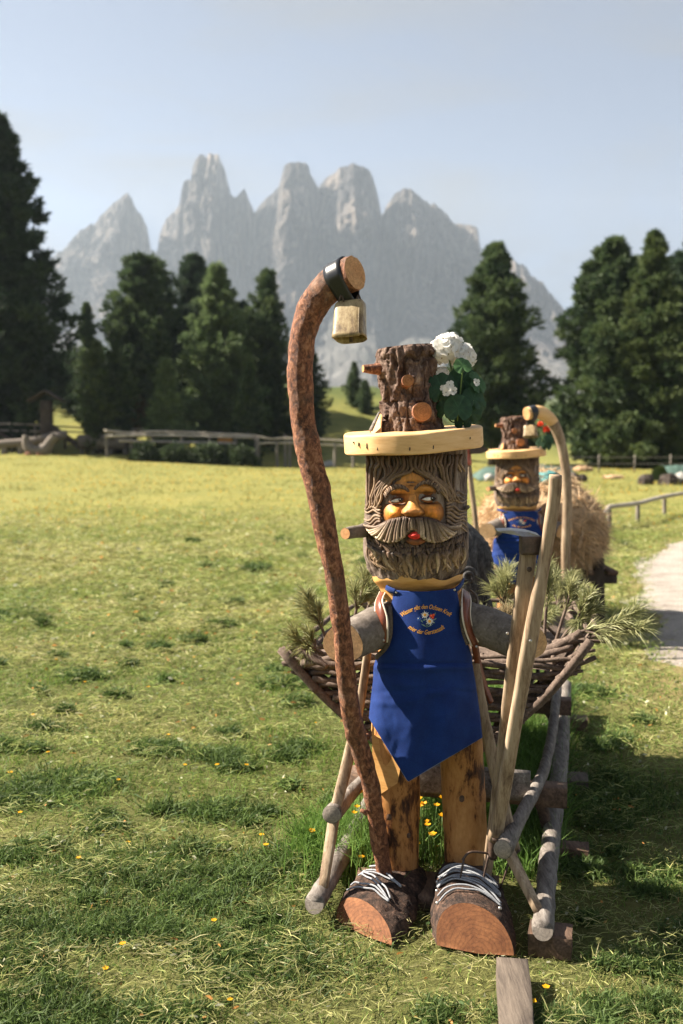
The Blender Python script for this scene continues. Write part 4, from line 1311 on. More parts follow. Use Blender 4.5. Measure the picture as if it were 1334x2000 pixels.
# ---- hat crown: short bark log
cr0, cr1 = W(800, 846, YM)[2], W(793, 679, YM)[2]
nr, nc = 110, 190
tt = np.linspace(0, 1, nr)
ax = np.interp(tt, [0, 1], [W(802, 846, YM)[0], W(793, 679, YM)[0]])
rad = interp([(0, 62), (0.10, 59), (0.3, 55), (0.55, 54), (0.78, 56), (0.93, 57), (0.975, 55), (1, 51)], tt) * S
aa = np.linspace(0, 2 * math.pi, nc, endpoint=False)
CA, SA = np.cos(aa)[None], np.sin(aa)[None]
q = np.stack([CA * rad[:, None] * 42, SA * rad[:, None] * 42, np.repeat((tt * (cr1 - cr0))[:, None] * 17, nc, 1)], -1)
rel = ridged(q + 11, 4, 0.6)
blk = np.abs(vn(q * 0.8 + 3) - 0.5) * 2
r2 = rad[:, None] + 0.030 * (rel - 0.62) - 0.014 * (blk < 0.12)
# scooped side cut at lower left and swollen knots
def bulge(a0, t0, sa_, st_, h):
    da = np.angle(np.exp(1j * (aa - a0)))[None]
    return h * np.exp(-(da / sa_) ** 2 - ((tt[:, None] - t0) / st_) ** 2)
r2 = r2 + bulge(-1.5, 0.605, .24, .09, .012) + bulge(-1.12, 0.27, .34, .13, .018) + bulge(3.0, .78, .25, .08, .010) + bulge(3.35, 0.02, .38, .10, .030)
tp = 0.012 * (-CA)                      # sloping top
zz_ = cr0 + tt[:, None] * (cr1 - cr0) + np.clip(tt[:, None] - .6, 0, 1) * 2.2 * (0.010 * CA)
V = np.stack([ax[:, None] + r2 * CA, YM - 0.03 + r2 * SA, zz_ + 0 * CA], -1)
crown = raw_mesh('hat_crown', V.reshape(-1, 3), grid_faces_np(nr, nc, True), M['bark_dark'], man)
topc = V[-1].mean(0)
td = MB()
Vt = [topc + [0, 0, .004]]; ring = [0]; fc_ = []
for i in range(1, 8):
    for j in range(nc):
        Vt.append(topc + (V[-1, j] - topc) * (i / 7) + [0, 0, .004 * (1 - i / 7)]); ring.append(i / 7 * .1)
for j in range(nc):
    fc_.append((0, 1 + j, 1 + (j + 1) % nc))
for i in range(6):
    for j in range(nc):
        k = (j + 1) % nc; a0 = 1 + i * nc
        fc_.append((a0 + j, a0 + nc + j, a0 + nc + k, a0 + k))
td.add(np.array(Vt), fc_, None, ring)
td.build('cut_top', M['end_red'], crown, ring=True)
def knot(px, py, r_px, yoff, length, parent=crown):
    c = W(px, py, YM - yoff)
    n_ = np.array([0.12 * (px - 800) / 50, -1.0, 0.05])
    n_ /= np.linalg.norm(n_)
    r_ = r_px * S * (YM - yoff) / YM
    kb = MB(); kb.tube(crom([c - n_ * length, c], 6), np.array([1.35, 1.2, 1.1, 1.04, 1.02, 1.0]) * r_, 20, False, wob=0.08, seed=px)
    k_ = kb.build('knot', M['bark_red'], parent)
    MB().disc(c, n_, r_ * 1.0, 24, 5, dome=0.002).build('cut_end', M['end_knot'], k_, ring=True)
knot(797, 743, 11.5, 0.155, 0.05)
knot(825, 804, 18.5, 0.165, 0.07)
kb = MB(); p0, p1 = W(744, 721, YM - .06), W(709, 720, YM - .08)
kb.tube(crom([p0, p0 * .4 + p1 * .6, p1], 9), np.linspace(0.020, 0.0125, 9), 16, False, wob=0.12, seed=8)
k_ = kb.build('branch_stub', M['bark_red'], crown)
MB().disc(p1, p1 - p0, 0.0125, 16, 4).build('cut_end', M['end_crook'], k_, ring=True)
# pale split chip at the foot of the hat log
kb = MB(); kb.add(np.array([W(741, 806, YM - .06), W(747, 812, YM - .11), W(744, 848, YM - .13), W(724, 846, YM - .10), W(726, 838, YM - .06), W(738, 826, YM - .03)]), [(0, 1, 2, 3), (0, 3, 4, 5), (0, 5, 4, 3)])
kb.build('split_chip', M['wood_orange'], crown, False)
kb = MB(); P = np.array([W(741, 805, YM - .10), W(733, 822, YM - .11), W(724, 841, YM - .115)]); kb.tube(crom(P, 8), np.linspace(.006, .010, 8), 8, True, flat=.5); kb.build('split_edge', M['wood_grey'], crown)

# ---- body log under the apron
BCX = W(829, 1300, YM)[0]
zb0, zb1 = W(829, 1145, YM)[2], W(829, 1425, YM)[2]
nr, nc = 60, 64
tt = np.linspace(0, 1, nr)
rad = interp([(0, 72), (.06, 76), (.2, 80), (.35, 86), (.5, 94), (.75, 102), (1, 106)], tt) * S
aa = np.linspace(0, 2 * math.pi, nc, endpoint=False)
q = np.stack([np.cos(aa)[None] * rad[:, None] * 14, np.sin(aa)[None] * rad[:, None] * 14, np.repeat(tt[:, None] * 5, nc, 1)], -1)
r2 = rad[:, None] + .006 * (fbm(q, 3) - .5)
V = np.stack([BCX + r2 * np.cos(aa)[None], YM + r2 * np.sin(aa)[None], np.repeat((zb0 + (zb1 - zb0) * tt)[:, None], nc, 1)], -1)
fcs = grid_faces(nr, nc, True); fcs.append(tuple(range(nc)))
body = raw_mesh('body_log', V.reshape(-1, 3), fcs, M['wood_leg'], man)

# ---- arms
def log_limb(name, p0, p1, r0, r1, mat, endmat, parent, seed, sides=48, n=40, cutn=None, amp=0.004, bend=(0, 0, 0), freq=30, endname='cut_end'):
    P = crom([p0, (np.array(p0) + p1) / 2 + bend, p1], n)
    T, N, B = frames(P)
    a = np.linspace(0, 2 * math.pi, sides, endpoint=False)
    rg = np.cos(a)[None, :, None] * N[:, None] + np.sin(a)[None, :, None] * B[:, None]
    rad = np.linspace(r0, r1, n)[:, None, None]
    V = P[:, None] + rg * rad
    d = fbm(V * freq + seed * 3.3, 4) - .5
    V = V + rg * (d * amp * 2)[..., None]
    if cutn is not None:                      # slanted sawn end
        cn = np.array(cutn, float); cn /= np.linalg.norm(cn)
        for i in (n - 1, n - 2, n - 3):
            k = (3 - (n - 1 - i)) / 3.0
            dd = -((V[i] - P[i]) @ cn) / (T[i] @ cn)
            V[i] = V[i] + T[i][None] * dd[:, None] * k
    o = raw_mesh(name, V.reshape(-1, 3), grid_faces_np(n, sides, True), M[mat], parent)
    c = V[-1].mean(0)
    Vt = [c]; ring = [0.]; f_ = []
    for i in range(1, 7):
        for j in range(sides):
            Vt.append(c + (V[-1, j] - c) * i / 6); ring.append(i / 6 * r1)
    for j in range(sides):
        f_.append((0, 1 + j, 1 + (j + 1) % sides))
    for i in range(5):
        for j in range(sides):
            k = (j + 1) % sides; a0 = 1 + i * sides
            f_.append((a0 + j, a0 + sides + j, a0 + sides + k, a0 + k))
    mb = MB(); mb.add(np.array(Vt), f_, None, ring)
    e = mb.build(endname, M[endmat], o, ring=True)
    return o
log_limb('arm', W(775, 1212, YM - .02), W(672, 1257, YM - .20), 0.078, 0.066, 'bark_grey', 'end_pale', man, 1, cutn=(-0.35, -1, -0.05), bend=(0, 0, .006))
log_limb('arm', W(885, 1208, YM - .02), W(1021, 1253, YM - .16), 0.072, 0.066, 'bark_grey', 'end_pale', man, 2, cutn=(0.25, -1, -0.08), bend=(0, 0, .008))

# ---- legs: peeled and stained logs
log_limb('leg', W(775, 1390, YM), W(775, 1770, YM), 0.086, 0.076, 'wood_leg', 'end_pale', man, 3, amp=0.006, freq=14, endname='lower_end')
log_limb('leg', W(898, 1390, YM), W(915, 1770, YM), 0.078, 0.078, 'wood_leg', 'end_pale', man, 4, amp=0.006, freq=14, endname='lower_end')
# hewn hip piece on the left leg
hp = MB()
A = [W(726, 1425, YM - .04), W(728, 1510, YM - .05), W(742, 1552, YM - .07), W(776, 1530, YM - .10), W(782, 1500, YM - .10), W(768, 1425, YM - .10), W(735, 1420, YM + .03), W(736, 1520, YM + .02), W(745, 1545, YM - .02)]
hp.add(np.array(A), [(0, 1, 4, 5), (1, 2, 3, 4), (0, 6, 7, 1), (1, 7, 8, 2)])
hp.build('hip_piece', M['wood_orange'], man, False)
for (px, py, r_, yo) in ((760, 1596, 5, .086), (798, 1632, 4, .070), (902, 1560, 5, .078)):
    c = W(px, py, YM - yo); MB().disc(c, (0.1, -1, 0), r_ * S, 14, 4, dome=.004, radf=lambda a: 1 + .4 * abs(math.sin(a))).build('knot', M['wood_brown'], man, ring=True)

# ---- apron
AL = [(1150, 771), (1175, 767), (1198, 761), (1222, 759), (1245, 760), (1262, 756), (1276, 747), (1288, 735), (1302, 731), (1330, 730), (1370, 725), (1400, 722), (1600, 722)]
AR = [(1146, 890), (1180, 896), (1210, 900), (1240, 906), (1262, 914), (1280, 920), (1300, 922), (1330, 927), (1400, 937), (1440, 941), (1600, 941)]
def apron_pt(px, py, off=0.0):
    hw = interp([(1140, 76), (1200, 82), (1260, 92), (1300, 98), (1350, 103), (1420, 111), (1530, 116)], py) * S
    R = hw * 1.10 + 0.008 + off
    cxm = W(interp([(1140, 829), (1300, 828), (1530, 832)], py), py, YM)[0]
    Y = YM - R
    for _ in range(5):
        p = W(px, py, Y)
        dx = min(max(p[0] - cxm, -R * .99), R * .99)
        Y = YM - math.sqrt(R * R - dx * dx)
    return W(px, py, Y)
nu, nv = 70, 120
U2, V2 = np.meshgrid(np.linspace(0, 1, nu), np.linspace(0, 1, nv))
TY = 1152 - 4 * U2 + 5 * np.sin(math.pi * U2)
PY = TY + (np.interp(U2, [0, .342, 1], [1403, 1526, 1440]) - TY) * V2
PX = interp(AL, PY) + (interp(AR, PY) - interp(AL, PY)) * U2
FB = fbm(np.stack([PX * .018, PY * .011, PX * 0 + 2.2], -1), 3)
RG = ridged(np.stack([PX * .022 + PY * .006, PY * .013 - PX * .004, PX * 0 + 5.2], -1), 3)
V = []
for i in range(nv):
    v_ = i / (nv - 1)
    for j in range(nu):
        u_ = j / (nu - 1)
        px, py = float(PX[i, j]), float(PY[i, j])
        off = 0.0
        off += 0.0075 * math.exp(-((py - 1305 - 2 * math.sin(u_ * 5)) / 5.5) ** 2) - 0.005 * math.exp(-((py - 1296) / 3.5) ** 2)
        k = sstep(1310, 1450, py)
        off += k * (0.012 * math.sin(u_ * 9.0 + 0.6) + 0.006 * math.sin(u_ * 19 + 2 + py * .008))
        off += 0.010 * (FB[i, j] - .5)
        kk_ = sstep(1285, 1320, py)
        off += kk_ * 0.010 * (RG[i, j] - .6)
        off += 0.0035 * math.exp(-((py - 1372 + 26 * u_ - 8 * math.sin(u_ * 6)) / 6) ** 2) - 0.003 * math.exp(-((py - 1345 - 40 * (u_ - .5) ** 2) / 5) ** 2)
        off += 0.004 * math.exp(-((py - 1330 - 30 * u_) / 9) ** 2) * math.sin(math.pi * u_)
        off -= 0.010 * math.exp(-(u_ / .04) ** 2) * (1 - k) + 0.008 * math.exp(-((1 - u_) / .04) ** 2) * (1 - k)
        V.append(apron_pt(px, py, off + 0.004))
V = np.array(V)
apron = raw_mesh('apron', V, grid_faces(nv, nu), M['apron'], man)
so = apron.modifiers.new('thickness', 'SOLIDIFY'); so.thickness = 0.003; so.offset = -1
Vg = V.reshape(nv, nu, 3)
st_ = np.vstack([Vg[40:, 2], Vg[-4, 3:]]) + np.array([0, -.0012, 0])
for i_ in range(0, len(st_) - 1, 2):
    MB().tube([st_[i_], st_[i_] * .35 + st_[i_ + 1] * .65], .0009, 4).build('hem_stitch', M['hem'], apron)
hm = MB(); hm.tube(np.vstack([Vg[38:, 0], Vg[-1, 1:]]), 0.0022, 6); hm.build('hem_piping', M['hem'], apron)
hm = MB(); hm.tube(Vg[:38, 0], 0.0020, 6); hm.build('bib_piping', M['hem'], apron)
# neck band
for pts in ([(745, 1140, -.02), (757, 1150, -.10), (773, 1157, -.135)], [(905, 1134, -.02), (898, 1145, -.10), (889, 1152, -.135)]):
    P = crom([W(a, b_, YM + c_) for a, b_, c_ in pts], 8)
    nb_ = MB(); up = np.array([0, -.004, .010])
    nb_.add(np.vstack([P - up, P + up]), [(i, i + 1, 9 + i, 8 + i) for i in range(7)])
    o = nb_.build('neck_band', M['apron'], apron); so = o.modifiers.new('t', 'SOLIDIFY'); so.thickness = .003
for px, py in ((774, 1157), (888, 1152)):
    c = apron_pt(px, py, .010); MB().disc(c, (0, -1, .1), .0042, 12, 3, dome=.002).build('rivet', M['nail'], apron)

# embroidered lettering: bent along two arcs, lying on the cloth
def text_flat(body, size):
    cu = bpy.data.curves.new('t', 'FONT'); cu.body = body; cu.size = size; cu.shear = 0.28; cu.align_x = 'CENTER'; cu.offset = 0.012 * size; cu.resolution_u = 4; cu.space_character = 0.98
    ob = bpy.data.objects.new('t', cu); COL.objects.link(ob)
    dg = bpy.context.evaluated_depsgraph_get()
    me = bpy.data.meshes.new_from_object(ob.evaluated_get(dg))
    vs_ = np.array([v.co[:] for v in me.vertices]); fs = [tuple(p.vertices) for p in me.polygons]
    bpy.data.objects.remove(ob, do_unlink=True); bpy.data.curves.remove(cu); bpy.data.meshes.remove(me)
    return vs_, fs
for body_, width, ccx, ccy, Rr, top_ in (('Wasser gibt den Ochsen Kraft', 100.0, 832.5, 1266.0, 77.0, True), ('mier der Gerstensaft', 73.0, 833.0, 1180.0, 55.0, False)):
    vs_, fs = text_flat(body_, 12.5)
    vs_[:, 0] -= (vs_[:, 0].min() + vs_[:, 0].max()) / 2
    vs_[:, 0] *= width / (vs_[:, 0].max() - vs_[:, 0].min())
    V = []
    for x, y, _ in vs_:
        if top_:
            a = x / Rr; rr_ = Rr + y
            px, py = ccx + rr_ * math.sin(a), ccy - rr_ * math.cos(a)
        else:
            a = x / Rr; rr_ = Rr + 4 - y
            px, py = ccx + rr_ * math.sin(a), ccy + rr_ * math.cos(a)
        V.append(apron_pt(px, py, 0.0075 + .010 * (fbm(np.array([[px * .018, py * .011, 2.2]]), 3)[0] - .5)))
    o = raw_mesh('lettering', np.array(V), fs, M['gold'], apron, False)
def ap(px, py, o=0.0):
    return apron_pt(px, py, 0.0075 + o + .010 * (fbm(np.array([[px * .018, py * .011, 2.2]]), 3)[0] - .5))
def star(cx_, cy_, r_, n, mat, ri=0.28, o=0.0, wid=0.42, rot=0.0, name='edelweiss'):
    mb = MB()
    for k in range(n):
        a = 2 * math.pi * k / n + rot
        ln = r_ * (1 if k % 2 == 0 else .78)
        c_, s_ = math.cos(a), math.sin(a)
        pts = [(r_ * .15, 0), (ln * .5, wid * r_ * .36), (ln, 0), (ln * .5, -wid * r_ * .36)]
        mb.add(np.array([ap(cx_ + x * c_ - y * s_, cy_ + x * s_ + y * c_, o + .0002 * (k % 2)) for x, y in pts]), [(0, 1, 2, 3)])
    return mb.build(name, M[mat], apron, False)
def blob(cx_, cy_, r_, mat, name, o=0.001):
    V = [ap(cx_, cy_, o + .0012)] + [ap(cx_ + r_ * math.cos(2 * math.pi * k / 12), cy_ + r_ * math.sin(2 * math.pi * k / 12), o) for k in range(12)]
    return raw_mesh(name, np.array(V), [(0, 1 + k, 1 + (k + 1) % 12) for k in range(12)], M[mat], apron, True)
def leafp(x0, y0, x1, y1, wd, name='stitched_leaf'):
    dx, dy = x1 - x0, y1 - y0; L_ = math.hypot(dx, dy); nx, ny = -dy / L_ * wd, dx / L_ * wd
    raw_mesh(name, np.array([ap(x0, y0), ap((x0 + x1) / 2 + nx, (y0 + y1) / 2 + ny), ap(x1, y1), ap((x0 + x1) / 2 - nx, (y0 + y1) / 2 - ny)]), [(0, 1, 2, 3)], M['green'], apron, False)
for l_ in ((834, 1225, 822, 1218, 1.2), (834, 1225, 847, 1218, 1.2), (834, 1226, 834, 1216, 1.0), (846, 1205, 851, 1196, 1.4), (843, 1203, 841, 1197, 1.2), (846, 1212, 853, 1207, 1.4), (826, 1212, 832, 1209, 2.0), (845, 1215, 850, 1217, 1.6), (826, 1216, 821, 1210, 1.3)):
    leafp(*l_)
star(830, 1201, 9.0, 11, 'white', o=.0012); blob(830, 1201, 2.9, 'gold', 'flower_centre', .003)
star(839, 1213.5, 9.2, 11, 'white', o=.0016, rot=.2); blob(839, 1213.5, 3.0, 'gold', 'flower_centre', .0035)
for (x, y) in ((842, 1203), (846.5, 1201.5), (845, 1206)):
    blob(x, y, 2.9, 'red', 'red_bloom', .0028)
    blob(x + .5, y - .3, 0.8, 'gold', 'bloom_dot', .0040)
star(818, 1208.5, 5.2, 5, 'gent', o=.0008, wid=.8, name='gentian'); blob(817, 1208, 1.0, 'white', 'gentian_centre', .002)

# ---- leather shoulder straps with pale stitched edges
def strap_ribbon(name, rows_, mat, parent, edge=True):
    """rows_: (left px,py,dy),(right px,py,dy)"""
    L_ = crom([W(a, b_, YM + c_) for (a, b_, c_), _ in rows_], 28)
    Rr_ = crom([W(a, b_, YM + c_) for _, (a, b_, c_) in rows_], 28)
    C_ = (L_ + Rr_) / 2 + np.array([0, -.006, 0])
    mb = MB(); mb.add(np.vstack([L_, C_, Rr_]), [(i, i + 1, 28 + i + 1, 28 + i) for i in range(27)] + [(28 + i, 28 + i + 1, 56 + i + 1, 56 + i) for i in range(27)])
    o = mb.build(name, M[mat], parent)
    so = o.modifiers.new('t', 'SOLIDIFY'); so.thickness = .006; so.offset = 0
    if edge:
        for E in (L_, Rr_):
            MB().tube(E + np.array([0, -.003, 0]), .0032, 6).build('stitched_edge', M['stitch'], o)
    return o
s1 = strap_ribbon('shoulder_strap', [((742, 1156, -.02), (752, 1158, -.06)), ((733, 1180, -.10), (747, 1174, -.13)), ((735, 1212, -.145), (756, 1206, -.165)), ((742, 1240, -.15), (757, 1238, -.165)), ((741, 1256, -.14), (756, 1254, -.155))], 'leather', man)
s2 = strap_ribbon('shoulder_strap', [((903, 1150, -.02), (915, 1158, .0)), ((902, 1175, -.12), (919, 1172, -.09)), ((903, 1205, -.155), (918, 1202, -.125)), ((910, 1235, -.15), (924, 1230, -.13)), ((921, 1262, -.14), (934, 1254, -.13))], 'leather', man)
strap_ribbon('hanging_strap', [((920, 1258, -.13), (933, 1256, -.12)), ((926, 1290, -.06), (938, 1288, -.05)), ((936, 1330, -.02), (948, 1328, -.01)), ((955, 1374, -.02), (963, 1370, -.01))], 'leather', man, False)
for (px, py, yo) in ((749, 1251, -.162), (931, 1263, -.142)):
    MB().disc(W(px, py, YM + yo - .006), (0, -1, .1), .005, 12, 3, dome=.003).build('rivet', M['nail'], man)
pd = MB(); pd.tube(crom([W(a, b_, YM + c_) for a, b_, c_ in ((760, 1185, -.12), (762, 1225, -.14), (757, 1262, -.13), (738, 1285, -.09))], 14), np.linspace(.010, .014, 14), 8, True, wob=.2); pd.build('felt_padding', M['felt'], man)
pd = MB(); pd.tube(crom([W(a, b_, YM + c_) for a, b_, c_ in ((901, 1190, -.12), (903, 1225, -.135), (912, 1258, -.13))], 14), np.linspace(.008, .012, 14), 8, True, wob=.2); pd.build('felt_padding', M['felt'], man)
strap_ribbon('strap_loop', [((918, 1152, .02), (924, 1156, .02)), ((928, 1165, -.02), (932, 1164, -.02)), ((932, 1186, -.06), (936, 1184, -.06))], 'felt', man, False)

# ---- boots: half logs with rope laces
def boot(name, A, Bp, apex, depth_vec, seed, parent):
    """sawn half-round front from A (left foot of the arc) to Bp (right) with apex; body runs back along depth_vec"""
    A = np.array(A, float); Bp = np.array(Bp, float); apex = np.array(apex, float); dv = np.array(depth_vec, float)
    n = 40
    c = (A + Bp) / 2
    ex = (Bp - A) / 2
    apx = apex - c
    ez = apx - ex * (apx @ ex) / (ex @ ex)
    skew = (apx @ ex) / (ex @ ex)
    arc = []
    for j in range(n):
        a = math.pi * (1 - j / (n - 1))
        s_ = math.sin(a)
        arc.append(c + ex * (math.cos(a) + skew * s_ * .9) + ez * s_ ** 0.85)
    arc = np.array(arc)
    m_ = 36
    rows_ = []
    for i in range(m_):
        t = i / (m_ - 1)
        k = 1 + 0.10 * math.sin(math.pi * min(t * 1.6, 1)) - 0.25 * max(t - .75, 0) / .25
        p = c + (arc - c) * k + dv * t
        q_ = p * 26 + seed
        d = (ridged(q_, 3) - .6) * 0.022 * min(1, t * 7 + .15)
        nrm = (arc - c) / (np.linalg.norm(arc - c, axis=1)[:, None] + 1e-6)
        p = p + nrm * d[:, None]
        p[:, 2] = np.maximum(p[:, 2], np.minimum(arc[:, 2], p[:, 2] + 1))
        rows_.append(p)
    V = np.array(rows_)
    f_ = grid_faces(m_, n)
    back = len(V.reshape(-1, 3)); 
    f_.append(tuple((m_ - 1) * n + j for j in range(n)))
    o = raw_mesh(name, V.reshape(-1, 3), f_, M['bark_boot'], parent)
    # sawn face: D-shape with growth rings about the middle of the chord
    Vt = []; ring = []; ff = []
    nk = 9
    rc = c - ez * .05 + ex * .1
    for i in range(nk + 1):
        for j in range(n):
            p = rc + (arc[j] - rc) * (i / nk)
            Vt.append(p - dv / np.linalg.norm(dv) * (.004 * (1 - (i / nk) ** 2)))
            ring.append(np.linalg.norm(p - rc))
    for i in range(nk):
        for j in range(n - 1):
            ff.append((i * n + j, (i + 1) * n + j, (i + 1) * n + j + 1, i * n + j + 1))
    ff.append(tuple([0 * n] + [i * n for i in range(1, nk + 1)] + [nk * n + n - 1] + [i * n + n - 1 for i in range(nk - 1, 0, -1)]))
    mb = MB(); mb.add(np.array(Vt), ff, None, ring)
    mb.build('sawn_toe', M['end_red'], o, ring=True)
    # paler rim of sapwood
    mb = MB(); rim = arc + (c - arc) * .02 - dv / np.linalg.norm(dv) * .001
    return o, V
bootL, VL = boot('boot', W(656, 1797, 3.25), W(765, 1846, 3.085), W(704, 1756, 3.24), (0.17, 0.33, 0.03), 1.0, man)
bootR, VR = boot('boot', W(853, 1846, 3.085), W(1004, 1866, 3.03), W(912, 1764, 3.13), (0.035, 0.44, 0.0), 9.0, man)
def lace(parent, V, us, ts, lift, r_=.0032):
    P = []
    n = V.shape[1]; m_ = V.shape[0]
    for u_, t_ in zip(us, ts):
        i = t_ * (m_ - 1); j = u_ * (n - 1)
        i0, j0 = min(int(i), m_ - 2), min(int(j), n - 2)
        fi, fj = i - i0, j - j0
        p = (V[i0, j0] * (1 - fi) * (1 - fj) + V[i0 + 1, j0] * fi * (1 - fj) + V[i0, j0 + 1] * (1 - fi) * fj + V[i0 + 1, j0 + 1] * fi * fj)
        P.append(p + np.array([0, -.3, 1.0]) * lift)
    MB().tube(crom(P, 40), r_, 7).build('lace', M['rope'], parent)
uu = np.linspace(.22, .78, 7)
for k, (ta, tb_) in enumerate(((.12, .16), (.16, .34), (.34, .30), (.30, .5), (.5, .46), (.46, .62))):
    lace(bootR, VR, uu if k % 2 == 0 else uu[::-1], np.linspace(ta, tb_, 7), .010)
    lace(bootR, VR, uu, np.linspace(tb_ + .02, ta + .03, 7), .014)
uu = np.linspace(.25, .72, 7)
for k, (ta, tb_) in enumerate(((.10, .14), (.14, .36), (.36, .40), (.40, .58))):
    lace(bootL, VL, uu if k % 2 == 0 else uu[::-1], np.linspace(ta, tb_, 7), .010)
    if k < 3:
        lace(bootL, VL, uu[::-1], np.linspace(ta + .05, tb_ + .04, 7), .013)
for pts in ([(770, 1738, -.10), (790, 1728, -.12), (797, 1738, -.13), (780, 1746, -.13), (765, 1740, -.11)], [(742, 1732, -.10), (733, 1714, -.10), (744, 1708, -.09), (742, 1722, -.09), (748, 1735, -.10)], [(765, 1738, -.11), (782, 1748, -.14), (795, 1745, -.13)], [(745, 1738, -.12), (736, 1726, -.12), (730, 1735, -.13), (742, 1741, -.13)]):
    MB().tube(crom([W(a, b_, YM + c_) for a, b_, c_ in pts], 24), .0030, 7).build('lace', M['rope'], bootL)
for s_, u_ in ((1, .22), (1, .78)):
    for t_ in (.14, .34, .5):
        i = int(t_ * 35); j = int(u_ * 39)
        MB().disc(VR[i, j] + [0, -.006, .012], (0, -1, .6), .006, 10, 2, dome=.003).build('nail', M['nail'], bootR)
# plank the boots stand on
pk = MB(); pk.beam(W(640, 1830, 3.42) * [1, 1, 0] + [.1, 0.03, .04], W(1000, 1830, 3.40) * [1, 1, 0] + [-.05, -.02, .04], .20, .06); pk.build('foot_plank', M['wood_brown'], man)

# ================================================================== CROOK AND BELL
def crook(label, path, zfun, rscale, seed, Ybase, mat='bark_red', peeled=None, ends=True, group=None):
    c0 = W(path[0][0], path[0][1], Ybase(path[0][1]) if zfun is None else zfun[0])
    ctl = np.array([W(a, b_, zfun[i]) for i, (a, b_, r_) in enumerate(path)])
    rad = np.array([r_ / F * zfun[i] for i, (a, b_, r_) in enumerate(path)])
    t = thing('shepherd_crook', label, 'crook', (ctl[0][0], ctl[0][1], 0.0), group)
    n = 150 if rscale > 1 else 60
    P = crom(ctl, n)
    rr = crom(rad[:, None], n)[:, 0]
    sides = 36 if rscale > 1 else 16
    T, N, B = frames(P)
    a = np.linspace(0, 2 * math.pi, sides, endpoint=False)
    rg = np.cos(a)[None, :, None] * N[:, None] + np.sin(a)[None, :, None] * B[:, None]
    V = P[:, None] + rg * rr[:, None, None]
    if rscale > 1:
        for (tk, ak, hk) in ((.16, 3.9, .012), (.235, .6, .010), (.33, 4.4, .011), (.47, 5.4, .010), (.56, 3.6, .012), (.66, 4.9, .009), (.75, 3.9, .010), (.83, 5.6, .012)):
            V = V + rg * (hk * .6 * np.exp(-((np.linspace(0, 1, n)[:, None] - tk) / .012) ** 2 - (np.angle(np.exp(1j * (a[None] - ak))) / .5) ** 2))[..., None]
        d = 0.010 * (fbm(V * 13 + seed, 3) - .5) + 0.0065 * (ridged(V * 48 + seed, 3) - .6)
        V = V + rg * d[..., None]
    if peeled is None:
        raw_mesh('shaft', V.reshape(-1, 3), grid_faces_np(n, sides, True), M[mat], t)
    else:
        k = int(n * peeled)
        raw_mesh('shaft', V[:k].reshape(-1, 3), grid_faces_np(k, sides, True), M[mat], t)
        raw_mesh('peeled_end', V[k - 1:].reshape(-1, 3), grid_faces_np(n - k + 1, sides, True), M['wood_pale'], t)
    mb = MB(); c = V[-1].mean(0); Vt = [c]; ring = [0.]; f_ = []
    for i in range(1, 7):
        for j in range(sides):
            Vt.append(c + (V[-1, j] - c) * i / 6); ring.append(i / 6 * rr[-1])
    for j in range(sides): f_.append((0, 1 + j, 1 + (j + 1) % sides))
    for i in range(5):
        for j in range(sides):
            k = (j + 1) % sides; a0 = 1 + i * sides
            f_.append((a0 + j, a0 + sides + j, a0 + sides + k, a0 + k))
    mb.add(np.array(Vt), f_, None, ring)
    mb.build('cut_end', M['end_crook'], t, ring=True)
    return t, P, rr, T
PATH1 = [(757, 1742, 14), (748, 1690, 15), (738, 1630, 16.5), (726, 1545, 17), (704, 1462, 18.5), (687, 1398, 19), (676, 1319, 18), (669, 1240, 18), (658, 1161, 18.5), (645, 1080, 20.5), (629, 1000, 22), (615, 930, 23), (601, 870, 23), (591, 800, 23.5), (586, 711, 24), (594, 645, 25.5), (612, 598, 28), (640, 561, 31), (668, 542, 33), (694, 532, 33)]
Z1 = [3.40, 3.385, 3.37, 3.34, 3.31, 3.28, 3.25, 3.23, 3.22, 3.21, 3.205, 3.20, 3.20, 3.20, 3.20, 3.205, 3.20, 3.185, 3.165, 3.135]
ck, CP, CR, CT = crook('tall bark-covered crook held by the man, cowbell at its top', PATH1, Z1, 2, 3.0, None, 'crook_bark')
# twig scars
for (px, py) in ((717, 1588), (722, 1440)):
    p = W(px, py, 3.33); MB().tube([p, p + [-.022, -.004, .012]], [.011, .006], 8).build('twig_scar', M['bark_red'], ck)

